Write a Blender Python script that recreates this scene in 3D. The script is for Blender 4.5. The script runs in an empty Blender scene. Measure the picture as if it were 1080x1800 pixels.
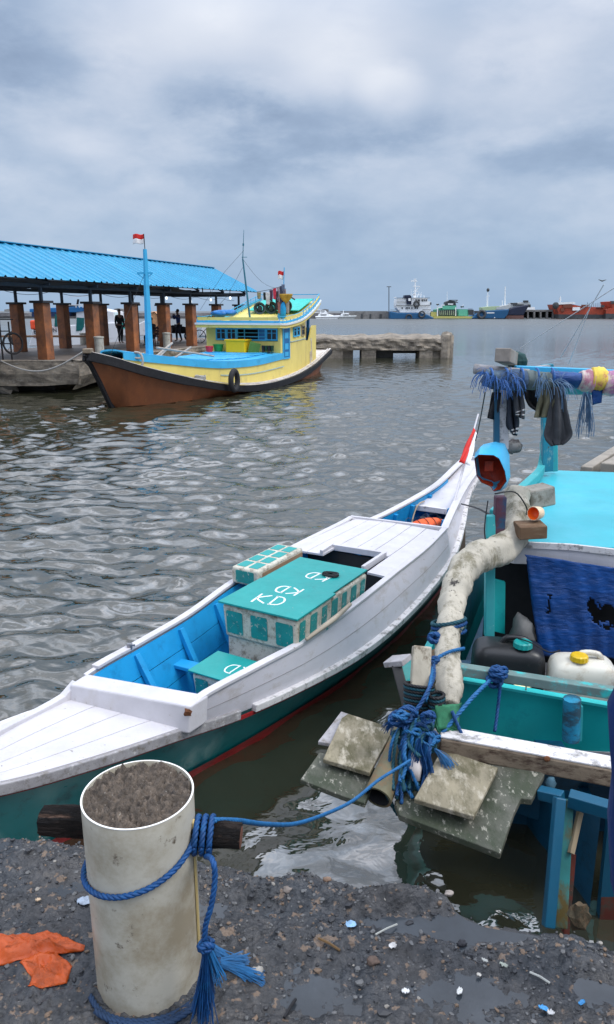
import bpy, bmesh, math, random
import numpy as np
from mathutils import Vector, Matrix, noise as mnoise
random.seed(7); rng = np.random.default_rng(7)
R = math.radians
SC = bpy.context.scene
COL = SC.collection
# ------------------------------------------------------------------ camera
CAM_H = 2.6                       # eye height above the water, 1.6 m above the quay
PITCH = math.atan((900 - 546) / 1300)
cam_d = bpy.data.cameras.new('camera'); cam = bpy.data.objects.new('camera', cam_d); COL.objects.link(cam)
cam.location = (0, 0, CAM_H); cam.rotation_euler = (math.pi / 2 - PITCH, 0, 0)
cam_d.sensor_fit = 'VERTICAL'; cam_d.sensor_height = 36; cam_d.lens = 26
cam_d.clip_start = 0.05; cam_d.clip_end = 6000
SC.camera = cam
# ------------------------------------------------------------------ view, world, sun
SC.view_settings.view_transform = 'Standard'; SC.view_settings.look = 'None'
SC.view_settings.gamma = 1; SC.view_settings.use_curve_mapping = False
SC.view_settings.exposure = 0.45
SUN_EL, SUN_AZ = R(55), R(112)    # azimuth measured from +Y towards +X
_c, _s = math.cos(PITCH), math.sin(PITCH)
def ray(px, py):
    a = (px - 540) / 1300.; b = -(py - 900) / 1300.
    return Vector((a, _c + b * _s, -_s + b * _c))
world = bpy.data.worlds.new('World'); SC.world = world; world.use_nodes = True
def build_world():
    nt = world.node_tree; N = nt.nodes; L = nt.links; N.clear()
    out = N.new('ShaderNodeOutputWorld'); bg = N.new('ShaderNodeBackground'); bg.inputs[1].default_value = 1.0
    L.new(bg.outputs[0], out.inputs[0])
    sky = N.new('ShaderNodeTexSky'); sky.sky_type = 'NISHITA'; sky.sun_disc = False
    sky.sun_elevation = SUN_EL; sky.sun_rotation = SUN_AZ; sky.air_density = 1.0; sky.dust_density = 2.0
    skm = N.new('ShaderNodeMixRGB'); skm.blend_type = 'MULTIPLY'; skm.inputs[0].default_value = 1
    skm.inputs[2].default_value = (.09, .09, .09, 1); L.new(sky.outputs[0], skm.inputs[1])
    tc = N.new('ShaderNodeTexCoord'); D = tc.outputs['Generated']
    sep = N.new('ShaderNodeSeparateXYZ'); L.new(D, sep.inputs[0])
    def math_(op, a, b=None, c=None, clamp=False):
        n = N.new('ShaderNodeMath'); n.operation = op; n.use_clamp = clamp
        for i, v in enumerate((a, b, c)):
            if v is None: continue
            if isinstance(v, (int, float)): n.inputs[i].default_value = v
            else: L.new(v, n.inputs[i])
        return n.outputs[0]
    def noise(scale, vec, det=6, rough=.55, dist=0.):
        mp = N.new('ShaderNodeMapping'); mp.inputs['Scale'].default_value = vec; L.new(D, mp.inputs[0])
        n = N.new('ShaderNodeTexNoise'); n.inputs['Scale'].default_value = scale; n.inputs['Detail'].default_value = det
        n.inputs['Roughness'].default_value = rough; n.inputs['Distortion'].default_value = dist
        L.new(mp.outputs[0], n.inputs['Vector']); return n.outputs['Fac']
    def rampc(f, stops):
        r = N.new('ShaderNodeValToRGB'); L.new(f, r.inputs[0]); e = r.color_ramp.elements
        while len(e) < len(stops): e.new(.5)
        for el, (p, c) in zip(e, stops): el.position = p; el.color = tuple(c) + (1,)
        return r.outputs[0]
    def mix(f, a, b, t='MIX'):
        m = N.new('ShaderNodeMixRGB'); m.blend_type = t
        for i, v in enumerate((f, a, b)):
            if isinstance(v, (int, float)): m.inputs[i].default_value = v
            elif isinstance(v, tuple): m.inputs[i].default_value = v + (1,)
            else: L.new(v, m.inputs[i])
        return m.outputs[0]
    big = noise(2.2, (1, 1, 2.6), 5, .5, .1)
    med = noise(6.0, (1, 1, 2.5), 9, .55, .15)
    fine = noise(17, (1, 1, 1.9), 9, .6, .1)
    f = math_('ADD', math_('MULTIPLY', big, .38), math_('MULTIPLY', med, .44))
    f = math_('ADD', f, math_('MULTIPLY', fine, .18))
    # cloud masses of this sky: (direction, squashed radius, amount)
    def mass(px, py, rad, zs, amt):
        d = ray(px, py).normalized()
        v = N.new('ShaderNodeVectorMath'); v.operation = 'SUBTRACT'; L.new(D, v.inputs[0]); v.inputs[1].default_value = d
        m = N.new('ShaderNodeVectorMath'); m.operation = 'MULTIPLY'; L.new(v.outputs[0], m.inputs[0]); m.inputs[1].default_value = (1, 1, zs)
        l = N.new('ShaderNodeVectorMath'); l.operation = 'LENGTH'; L.new(m.outputs[0], l.inputs[0])
        q = math_('ADD', l.outputs['Value'], math_('MULTIPLY', math_('SUBTRACT', med, .5), rad * 1.1))
        q = math_('ADD', q, math_('MULTIPLY', math_('SUBTRACT', fine, .5), rad * .35))
        g = N.new('ShaderNodeMapRange'); g.interpolation_type = 'SMOOTHERSTEP'; L.new(q, g.inputs[0])
        g.inputs[1].default_value = rad; g.inputs[2].default_value = 0; g.inputs[3].default_value = 0; g.inputs[4].default_value = amt
        return g.outputs[0]
    for a in MASSES: f = math_('ADD', f, mass(*a))
    # elevation above the horizon
    z = math_('MAXIMUM', sep.outputs[2], 0.0)
    cl = rampc(f, [(.30, (.200, .265, .380)), (.41, (.262, .337, .462)), (.51, (.355, .425, .540)), (.62, (.47, .52, .615)), (.80, (.64, .665, .72))])
    hz = rampc(z, [(0.0, (1, 1, 1)), (.04, (.82, .82, .82)), (.12, (.28, .28, .28)), (.22, (0, 0, 0))])
    hcol = mix(math_('MULTIPLY', math_('ADD', med, -.3), .8, None, True), (.245, .365, .530), (.335, .43, .56))
    cl = mix(math_('MULTIPLY', hz, .85), cl, hcol)
    # overcast brightens towards the zenith (outside the frame)
    up = N.new('ShaderNodeMapRange'); L.new(sep.outputs[2], up.inputs[0]); up.interpolation_type = 'SMOOTHSTEP'
    up.inputs[1].default_value = .28; up.inputs[2].default_value = .80; up.inputs[3].default_value = 1.0; up.inputs[4].default_value = ZENITH
    brk = N.new('ShaderNodeMapRange'); L.new(noise(4.5, (1, 1, 1), 5, .5, .2), brk.inputs[0]); brk.inputs[1].default_value = .42; brk.inputs[2].default_value = .60; brk.inputs[3].default_value = .55; brk.inputs[4].default_value = 1.32
    brf = N.new('ShaderNodeMapRange'); L.new(sep.outputs[2], brf.inputs[0]); brf.inputs[1].default_value = .34; brf.inputs[2].default_value = .50
    one = N.new('ShaderNodeMix'); L.new(brf.outputs[0], one.inputs[0]); one.inputs[2].default_value = 1.0; L.new(brk.outputs[0], one.inputs[3])
    cl = mix(1.0, cl, math_('MULTIPLY', up.outputs[0], one.outputs[0]), 'MULTIPLY')
    cl = mix(brf.outputs[0], cl, mix(1.0, cl, (1.10, 1.0, .92), 'MULTIPLY'))
    fin = mix(.90, skm.outputs[0], cl)
    L.new(fin, bg.inputs[0])
MASSES = [(600, 55, .14, 1.5, .17), (690, 165, .06, 1.3, .16), (600, 130, .10, 1.5, .08), (380, 30, .13, 1.8, .20), (900, 110, .16, 2.0, .12), (215, 80, .12, 1.5, .12), (150, 250, .09, 3.0, .10),
          (560, 230, .20, 3.2, -.12), (380, 170, .10, 2.0, -.10), (420, 310, .14, 4.0, -.10), (1000, 270, .16, 4.0, -.09), (60, 120, .10, 2.0, -.12), (800, 330, .16, 4.0, .08),
          (200, 380, .18, 4.0, .05)]
ZENITH = 4.0
build_world()
sd = bpy.data.lights.new('sun', 'SUN'); sun = bpy.data.objects.new('sun', sd); COL.objects.link(sun)
sd.energy = 1.3; sd.angle = R(22); sd.color = (1.0, .96, .90)
sv = Vector((math.sin(SUN_AZ) * math.cos(SUN_EL), math.cos(SUN_AZ) * math.cos(SUN_EL), math.sin(SUN_EL)))
sun.rotation_euler = (-sv).to_track_quat('-Z', 'Y').to_euler()

# ------------------------------------------------------------------ measuring helpers
def P(px, py, z=0.):
    r = ray(px, py); t = (z - CAM_H) / r.z
    return Vector((r.x * t, r.y * t, z))
def D(px, py, Y):
    r = ray(px, py); t = Y / r.y
    return Vector((r.x * t, Y, CAM_H + r.z * t))
def lerp(a, b, t): return a + (b - a) * t
def itp(u, pts):
    """smooth (monotone-ish) interpolation of a table [(u, v...)]"""
    if u <= pts[0][0]: return pts[0][1]
    if u >= pts[-1][0]: return pts[-1][1]
    n = len(pts)
    for i in range(n - 1):
        if u <= pts[i + 1][0]:
            x0, y0 = pts[i][:2]; x1, y1 = pts[i + 1][:2]; h = x1 - x0; t = (u - x0) / h
            def sl(k):
                if k <= 0 or k >= n - 1:
                    k2 = max(0, min(n - 2, k - (k >= n - 1))); return (pts[k2 + 1][1] - pts[k2][1]) / (pts[k2 + 1][0] - pts[k2][0])
                return (pts[k + 1][1] - pts[k - 1][1]) / (pts[k + 1][0] - pts[k - 1][0])
            m0, m1 = sl(i) * h, sl(i + 1) * h
            return (2*t**3-3*t**2+1)*y0 + (t**3-2*t**2+t)*m0 + (-2*t**3+3*t**2)*y1 + (t**3-t**2)*m1
def rs(a, b): return a + (b - a) * random.random()
def smooth_path(pts, per=6):
    pts = [Vector(p) for p in pts]; out = []
    n = len(pts)
    for i in range(n - 1):
        p0 = pts[max(i-1, 0)]; p1 = pts[i]; p2 = pts[i+1]; p3 = pts[min(i+2, n-1)]
        for k in range(per):
            t = k / per
            out.append(.5 * ((2*p1) + (p2-p0)*t + (2*p0-5*p1+4*p2-p3)*t*t + (3*p1-p0-3*p2+p3)*t**3))
    out.append(pts[-1]); return out

# ------------------------------------------------------------------ numpy noise
def _hash(i, j, s):
    n = (i.astype(np.int64) * 374761393 + j.astype(np.int64) * 668265263 + s * 1442695041) & 0x7fffffff
    n = ((n ^ (n >> 13)) * 1274126177) & 0x7fffffff
    n = n ^ (n >> 16)
    return (n & 0xffff) / 65535.0
def vnoise(x, y, s=0):
    i = np.floor(x); j = np.floor(y); fx = x - i; fy = y - j
    fx = fx*fx*fx*(fx*(fx*6-15)+10); fy = fy*fy*fy*(fy*(fy*6-15)+10)
    a = _hash(i, j, s); b = _hash(i+1, j, s); c = _hash(i, j+1, s); d = _hash(i+1, j+1, s)
    return (a*(1-fx)+b*fx)*(1-fy) + (c*(1-fx)+d*fx)*fy
def fbm(x, y, o=5, s=0, g=.5):
    t = 0; a = 1; n = 0
    for k in range(o):
        t = t + a * vnoise(x * 2**k + 17.3*k, y * 2**k - 9.1*k, s + k); n += a; a *= g
    return t / n

# ------------------------------------------------------------------ mesh builder
class MB:
    def __init__(s): s.v = []; s.f = []; s.m = []; s.mi = 0
    def add(s, vs, fs):
        o = len(s.v); s.v += [tuple(v) for v in vs]; s.f += [tuple(o + i for i in f) for f in fs]; s.m += [s.mi] * len(fs); return s
    def hexa(s, p):   # 8 points: bottom 4 (ccw), top 4
        return s.add(p, [(3,2,1,0), (4,5,6,7), (0,1,5,4), (1,2,6,5), (2,3,7,6), (3,0,4,7)])
    def box(s, c, d, M=None):
        c = Vector(c); x, y, z = d[0]/2, d[1]/2, d[2]/2
        ps = [Vector(q) for q in ((-x,-y,-z),(x,-y,-z),(x,y,-z),(-x,y,-z),(-x,-y,z),(x,-y,z),(x,y,z),(-x,y,z))]
        if M is not None: ps = [M @ q for q in ps]
        return s.hexa([c + q for q in ps])
    def beam(s, a, b, w, h, up=(0,0,1)):
        a = Vector(a); b = Vector(b); d = (b - a).normalized(); up = Vector(up)
        sd = d.cross(up)
        if sd.length < 1e-4: sd = d.cross(Vector((0, 1, 0)))
        sd.normalize(); u = sd.cross(d).normalized()
        A = [a - sd*w/2 - u*h/2, a + sd*w/2 - u*h/2, b + sd*w/2 - u*h/2, b - sd*w/2 - u*h/2]
        B = [q + u*h for q in A]
        return s.hexa(A + B)
    def strip(s, path, w, h, side=None):   # swept rectangle; side: list of vectors or None
        path = [Vector(p) for p in path]; n = len(path); rings = []
        for i, p in enumerate(path):
            d = (path[min(i+1, n-1)] - path[max(i-1, 0)]).normalized()
            sd = Vector(side[i]).normalized() if side else d.cross(Vector((0,0,1))).normalized()
            u = sd.cross(d).normalized()
            if u.z < 0 and abs(u.z) > .2: u = -u
            ww = w[i] if isinstance(w, (list, tuple)) else w; hh = h[i] if isinstance(h, (list, tuple)) else h
            rings.append([p - sd*ww/2 - u*hh/2, p + sd*ww/2 - u*hh/2, p + sd*ww/2 + u*hh/2, p - sd*ww/2 + u*hh/2])
        vs = [q for r in rings for q in r]; fs = []
        for i in range(n - 1):
            for k in range(4): fs.append((i*4+k, i*4+(k+1)%4, (i+1)*4+(k+1)%4, (i+1)*4+k))
        fs.append((3,2,1,0)); e = (n-1)*4; fs.append((e, e+1, e+2, e+3))
        return s.add(vs, fs)
    def tube(s, path, r, n=8, cap=True, jit=0., prof=None):
        path = [Vector(p) for p in path]; m = len(path)
        d0 = (path[1] - path[0]).normalized(); ref = Vector((0,0,1)) if abs(d0.z) < .9 else Vector((1,0,0))
        x = d0.cross(ref).normalized(); vs = []; fs = []
        for i, p in enumerate(path):
            d = (path[min(i+1, m-1)] - path[max(i-1, 0)])
            if d.length < 1e-9: d = d0
            d.normalize(); x = (x - d * x.dot(d))
            if x.length < 1e-6: x = d.cross(Vector((0,1,0)))
            x.normalize(); y = d.cross(x); rr = r[i] if isinstance(r, (list, tuple)) else r
            for k in range(n):
                a = 2*math.pi*k/n; q = rr * (1 + (jit * mnoise.noise(p*9 + Vector((math.cos(a), math.sin(a), 0))*1.3) if jit else 0))
                if prof: q *= prof(k, i)
                vs.append(p + (x*math.cos(a) + y*math.sin(a)) * q)
        for i in range(m-1):
            for k in range(n): fs.append((i*n+k, i*n+(k+1)%n, (i+1)*n+(k+1)%n, (i+1)*n+k))
        if cap: fs.append(tuple(range(n-1, -1, -1))); fs.append(tuple(range((m-1)*n, m*n)))
        return s.add(vs, fs)
    def rope(s, path, r, pitch=.05, n=6, per=None, strands=3):
        path = [Vector(p) for p in path]
        # resample
        L = [0]
        for a, b in zip(path, path[1:]): L.append(L[-1] + (b-a).length)
        step = per or pitch/7; k = max(4, int(L[-1]/step)); pts = []; j = 0
        for i in range(k+1):
            t = L[-1]*i/k
            while j < len(L)-2 and L[j+1] < t: j += 1
            f = (t-L[j])/max(1e-9, L[j+1]-L[j]); pts.append(path[j].lerp(path[j+1], min(1, f)))
        d0 = (pts[1]-pts[0]).normalized(); ref = Vector((0,0,1)) if abs(d0.z) < .9 else Vector((1,0,0)); x = d0.cross(ref).normalized()
        st = [[] for _ in range(strands)]
        for i, p in enumerate(pts):
            d = (pts[min(i+1,k)]-pts[max(i-1,0)]).normalized(); x = (x - d*x.dot(d)).normalized(); y = d.cross(x); t = L[-1]*i/k
            for q in range(strands):
                a = 2*math.pi*(t/pitch + q/strands); st[q].append(p + (x*math.cos(a)+y*math.sin(a))*r*.46)
        for q in st: s.tube(q, r*.56, n)
        return s
    def lathe(s, prof, o, ax=(0,0,1), n=16, M=None, cap=True):
        ax = Vector(ax).normalized(); ref = Vector((0,1,0)) if abs(ax.y) < .9 else Vector((1,0,0)); x = ax.cross(ref).normalized(); y = ax.cross(x); o = Vector(o)
        vs = []; fs = []; m = len(prof)
        for r, h in prof:
            for k in range(n):
                a = 2*math.pi*k/n; vs.append(o + ax*h + (x*math.cos(a)+y*math.sin(a))*r)
        for i in range(m-1):
            for k in range(n): fs.append((i*n+k, i*n+(k+1)%n, (i+1)*n+(k+1)%n, (i+1)*n+k))
        if cap: fs.append(tuple(range(n-1,-1,-1))); fs.append(tuple(range((m-1)*n, m*n)))
        return s.add(vs, fs)
    def grid(s, G):   # G[i][j] points
        n = len(G); m = len(G[0]); vs = [p for r in G for p in r]
        return s.add(vs, [(i*m+j, i*m+j+1, (i+1)*m+j+1, (i+1)*m+j) for i in range(n-1) for j in range(m-1)])
    def sheet(s, G, th):   # thin solid from a grid
        n = len(G); m = len(G[0]); G = [[Vector(p) for p in r] for r in G]; top = []; bot = []
        for i in range(n):
            for j in range(m):
                a = G[min(i+1,n-1)][j] - G[max(i-1,0)][j]; b = G[i][min(j+1,m-1)] - G[i][max(j-1,0)][j] if False else G[i][min(j+1,m-1)] - G[i][max(j-1,0)]
                nn = a.cross(b)
                nn = nn.normalized() if nn.length > 1e-12 else Vector((0,0,1))
                top.append(G[i][j] + nn*th/2); bot.append(G[i][j] - nn*th/2)
        K = n*m; fs = []
        for i in range(n-1):
            for j in range(m-1):
                q = (i*m+j, i*m+j+1, (i+1)*m+j+1, (i+1)*m+j); fs.append(q[::-1] if False else q); fs.append(tuple(K+x for x in q[::-1]))
        edge = [(0,j) for j in range(m)] + [(i,m-1) for i in range(1,n)] + [(n-1,j) for j in range(m-2,-1,-1)] + [(i,0) for i in range(n-2,0,-1)]
        e = [i*m+j for i,j in edge]
        for a, b in zip(e, e[1:]+e[:1]): fs.append((b, a, K+a, K+b))
        return s.add(top + bot, fs)
    def prism(s, poly, vec):
        poly = [Vector(p) for p in poly]; vec = Vector(vec); n = len(poly)
        fs = [tuple(range(n-1,-1,-1)), tuple(range(n, 2*n))] + [(i, (i+1)%n, n+(i+1)%n, n+i) for i in range(n)]
        return s.add(poly + [p+vec for p in poly], fs)
    def blob(s, c, d, seed=0, n=6, amp=.3, M=None):
        c = Vector(c); vs = []; fs = []; m = n*2
        for i in range(1, n):
            th = math.pi*i/n
            for k in range(m):
                a = 2*math.pi*k/m; q = Vector((math.sin(th)*math.cos(a), math.sin(th)*math.sin(a), math.cos(th)))
                q = q * (1 + amp*mnoise.noise(q*1.7 + Vector((seed*3.7, seed*1.3, 0))))
                q = Vector((q.x*d[0], q.y*d[1], q.z*d[2]));
                if M is not None: q = M @ q
                vs.append(c+q)
        t = Vector((0,0,d[2]));
        if M is not None: t = M @ t
        vs += [c+t, c-t]; T = len(vs)-2
        for k in range(m):
            fs.append((T, k, (k+1)%m)); b = (n-2)*m; fs.append((T+1, b+(k+1)%m, b+k))
        for i in range(n-2):
            for k in range(m): fs.append((i*m+k, (i+1)*m+k, (i+1)*m+(k+1)%m, i*m+(k+1)%m))
        return s.add(vs, fs)
    def build(s, name, mat, parent=None, smooth=False, bevel=0., seg=2, fix=True, sub=0):
        me = bpy.data.meshes.new(name); o0 = wloc(parent) if parent else Vector((0,0,0))
        if parent is None and s.v:
            o0 = Vector(s.origin) if hasattr(s, 'origin') else Vector((0,0,0))
        me.from_pydata([(v[0]-o0.x, v[1]-o0.y, v[2]-o0.z) for v in s.v], [], s.f)
        for m in (mat if isinstance(mat, (list, tuple)) else [mat]): me.materials.append(m)
        if any(s.m): me.polygons.foreach_set('material_index', s.m)
        if fix:
            bm = bmesh.new(); bm.from_mesh(me); bmesh.ops.recalc_face_normals(bm, faces=bm.faces); bm.to_mesh(me); bm.free()
        if smooth:
            me.shade_smooth()
            if smooth != 'all': me.set_sharp_from_angle(angle=R(42))
        me.update()
        o = bpy.data.objects.new(name, me); COL.objects.link(o)
        if parent: o.parent = parent
        else: o.location = o0
        if bevel:
            b = o.modifiers.new('bevel', 'BEVEL'); b.width = bevel; b.segments = seg; b.limit_method = 'ANGLE'; b.angle_limit = R(35)
        if sub:
            b = o.modifiers.new('sub', 'SUBSURF'); b.levels = b.render_levels = sub
        return o
def wloc(o):
    v = Vector((0,0,0))
    while o is not None: v += o.location; o = o.parent
    return v
def to_mesh(o):
    bpy.context.view_layer.update(); dg = bpy.context.evaluated_depsgraph_get(); me = bpy.data.meshes.new_from_object(o.evaluated_get(dg))
    n = bpy.data.objects.new(o.name.split('.')[0], me); n.location = o.location; n.rotation_euler = o.rotation_euler; n.parent = o.parent; COL.objects.link(n); cu = o.data; bpy.data.objects.remove(o); return n
def tag(o, label=None, cat=None, group=None, kind=None):
    if label: o['label'] = label
    if cat: o['category'] = cat
    if group: o['group'] = group
    if kind: o['kind'] = kind
    return o
def thing(name, label, cat, loc, group=None):
    o = bpy.data.objects.new(name, None); COL.objects.link(o); o.location = loc; o.empty_display_size = .1
    return tag(o, label, cat, group)
def copy_tree(o, parent=None):
    c = o.copy(); COL.objects.link(c); c.parent = parent
    for ch in list(o.children): copy_tree(ch, c)
    return c
def wave_sheet(corners, nu, nv, fold, amp, th=.006, seed=0, sag=0.):
    """cloth between 4 corners (tl, tr, br, bl) with vertical folds, normal towards -Y"""
    tl, tr, br, bl = [Vector(c) for c in corners]; G = []
    for i in range(nv):
        v = i/(nv-1); row = []
        for j in range(nu):
            u = j/(nu-1); p = tl.lerp(tr, u).lerp(bl.lerp(br, u), v)
            k = mnoise.noise(Vector((u*fold + seed*5.1, v*1.6, seed))) + .5*mnoise.noise(Vector((u*fold*2.3, v*3 + seed, 7)))
            p = p + Vector((0, amp*k*(.35+.65*v), sag*math.sin(math.pi*u)*-1)); row.append(p)
        G.append(row)
    return G

# ------------------------------------------------------------------ materials
def sr(r, g, b):
    f = lambda c: (c/255/12.92) if c/255 <= .04045 else ((c/255+.055)/1.055)**2.4
    return (f(r), f(g), f(b))
_mats = {}
def mat(name, base, rough=.6, var=.15, vs=5., c2=None, t2=.6, s2=7., w2=.06, c3=None, t3=.66, s3=24., w3=.03, bump=.15, bs=40., bd=.003,
        spec=.5, metal=0., stretch=(1,1,1), trans=0., ior=1.45, r2=None, alpha=1., coat=0., sub=0., emit=None, z2=None):
    if name in _mats: return _mats[name]
    m = bpy.data.materials.new(name); m.use_nodes = True; nt = m.node_tree; N = nt.nodes; L = nt.links
    b = N['Principled BSDF']; tc = N.new('ShaderNodeTexCoord'); oi = N.new('ShaderNodeObjectInfo')
    ad = N.new('ShaderNodeVectorMath'); ad.operation = 'ADD'; L.new(tc.outputs['Object'], ad.inputs[0])
    mu = N.new('ShaderNodeMath'); mu.operation = 'MULTIPLY'; mu.inputs[1].default_value = 37.; L.new(oi.outputs['Random'], mu.inputs[0]); L.new(mu.outputs[0], ad.inputs[1])
    def nz(scale, st=(1,1,1), det=6, rg=.6):
        mp = N.new('ShaderNodeMapping'); mp.inputs['Scale'].default_value = st; L.new(ad.outputs[0], mp.inputs[0])
        n = N.new('ShaderNodeTexNoise'); n.inputs['Scale'].default_value = scale; n.inputs['Detail'].default_value = det; n.inputs['Roughness'].default_value = rg
        L.new(mp.outputs[0], n.inputs['Vector']); return n.outputs['Fac']
    def mix(f, a, c, t='MIX'):
        x = N.new('ShaderNodeMixRGB'); x.blend_type = t
        for i, v in enumerate((f, a, c)):
            if isinstance(v, (int, float)): x.inputs[i].default_value = v
            elif isinstance(v, tuple): x.inputs[i].default_value = v[:3] + (1,)
            else: L.new(v, x.inputs[i])
        return x.outputs[0]
    def rng_(f, a, c, lo=0., hi=1.):
        r = N.new('ShaderNodeMapRange'); L.new(f, r.inputs[0]); r.inputs[1].default_value = a; r.inputs[2].default_value = c; r.inputs[3].default_value = lo; r.inputs[4].default_value = hi
        return r.outputs[0]
    lo = tuple(c*(1-var) for c in base); hi = tuple(min(1, c*(1+var)) for c in base)
    col = mix(rng_(nz(vs, stretch, 7, .62), .32, .68), lo, hi)
    fac2 = None
    if c2:
        fac2 = rng_(nz(s2, stretch, 10, .72), t2-w2, t2+w2); col = mix(fac2, col, c2)
    if c3:
        f3 = rng_(nz(s3, stretch, 8, .7), t3-w3, t3+w3); col = mix(f3, col, c3)
    L.new(col, b.inputs['Base Color'])
    if r2 is not None and fac2 is not None: L.new(rng_(fac2, 0, 1, rough, r2), b.inputs['Roughness'])
    else:
        L.new(rng_(nz(vs*2.3, stretch), .3, .7, max(0, rough-.08), min(1, rough+.08)), b.inputs['Roughness'])
    b.inputs['Specular IOR Level'].default_value = spec; b.inputs['Metallic'].default_value = metal; b.inputs['IOR'].default_value = ior
    b.inputs['Coat Weight'].default_value = coat
    if trans: b.inputs['Transmission Weight'].default_value = trans
    if alpha < 1: b.inputs['Alpha'].default_value = alpha
    if sub: b.inputs['Subsurface Weight'].default_value = sub; b.inputs['Subsurface Radius'].default_value = (.02,.02,.02)
    if emit: b.inputs['Emission Color'].default_value = emit + (1,); b.inputs['Emission Strength'].default_value = 1.
    if bump:
        bp = N.new('ShaderNodeBump'); bp.inputs['Strength'].default_value = bump; bp.inputs['Distance'].default_value = bd
        h = nz(bs, stretch, 8, .65)
        if fac2 is not None:
            a2 = N.new('ShaderNodeMath'); a2.operation = 'MULTIPLY_ADD'; L.new(fac2, a2.inputs[0]); a2.inputs[1].default_value = -.5; L.new(h, a2.inputs[2]); h = a2.outputs[0]
        L.new(h, bp.inputs['Height']); L.new(bp.outputs[0], b.inputs['Normal'])
    _mats[name] = m; return m
# ------------------------------------------------------------------ water
def water_material():
    m = bpy.data.materials.new('harbour_water'); m.use_nodes = True; nt = m.node_tree; N = nt.nodes; L = nt.links; b = N['Principled BSDF']
    tc = N.new('ShaderNodeTexCoord')
    def nz(scale, st, det=4, rg=.5, dist=0.):
        mp = N.new('ShaderNodeMapping'); mp.inputs['Scale'].default_value = st; L.new(tc.outputs['Object'], mp.inputs[0])
        n = N.new('ShaderNodeTexNoise'); n.inputs['Scale'].default_value = scale; n.inputs['Detail'].default_value = det; n.inputs['Roughness'].default_value = rg
        n.inputs['Distortion'].default_value = dist; L.new(mp.outputs[0], n.inputs['Vector']); return n.outputs['Fac']
    cr = N.new('ShaderNodeValToRGB'); L.new(nz(.35, (1,1,1)), cr.inputs[0])
    cr.color_ramp.elements[0].position = .35; cr.color_ramp.elements[0].color = (.024, .025, .014, 1)
    cr.color_ramp.elements[1].position = .7; cr.color_ramp.elements[1].color = (.040, .040, .026, 1)
    L.new(cr.outputs[0], b.inputs['Base Color'])
    b.inputs['IOR'].default_value = 2.3; b.inputs['Specular IOR Level'].default_value = .5
    # small chop: fades out where it would only be grain, as it does to the eye
    bp = N.new('ShaderNodeBump'); bp.inputs['Strength'].default_value = .5; bp.inputs['Distance'].default_value = .012; L.new(nz(5.5, (1, 1.25, 1), 3, .45, .4), bp.inputs['Height'])
    bp2 = N.new('ShaderNodeBump'); bp2.inputs['Strength'].default_value = .55; bp2.inputs['Distance'].default_value = .09; L.new(nz(1.5, (.8, 1.3, 1), 5, .55, .2), bp2.inputs['Height'])
    sp = N.new('ShaderNodeSeparateXYZ'); L.new(tc.outputs['Object'], sp.inputs[0])
    mr = N.new('ShaderNodeMapRange'); L.new(sp.outputs[1], mr.inputs[0]); mr.inputs[1].default_value = 18; mr.inputs[2].default_value = 50; mr.inputs[3].default_value = 0; mr.inputs[4].default_value = .7
    L.new(mr.outputs[0], bp2.inputs['Strength']); L.new(bp.outputs[0], bp2.inputs['Normal']); L.new(bp2.outputs[0], b.inputs['Normal'])
    rr = N.new('ShaderNodeMapRange'); L.new(sp.outputs[1], rr.inputs[0]); rr.inputs[1].default_value = 30; rr.inputs[2].default_value = 160; rr.inputs[3].default_value = .03; rr.inputs[4].default_value = .30
    L.new(rr.outputs[0], b.inputs['Roughness'])
    return m
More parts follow.
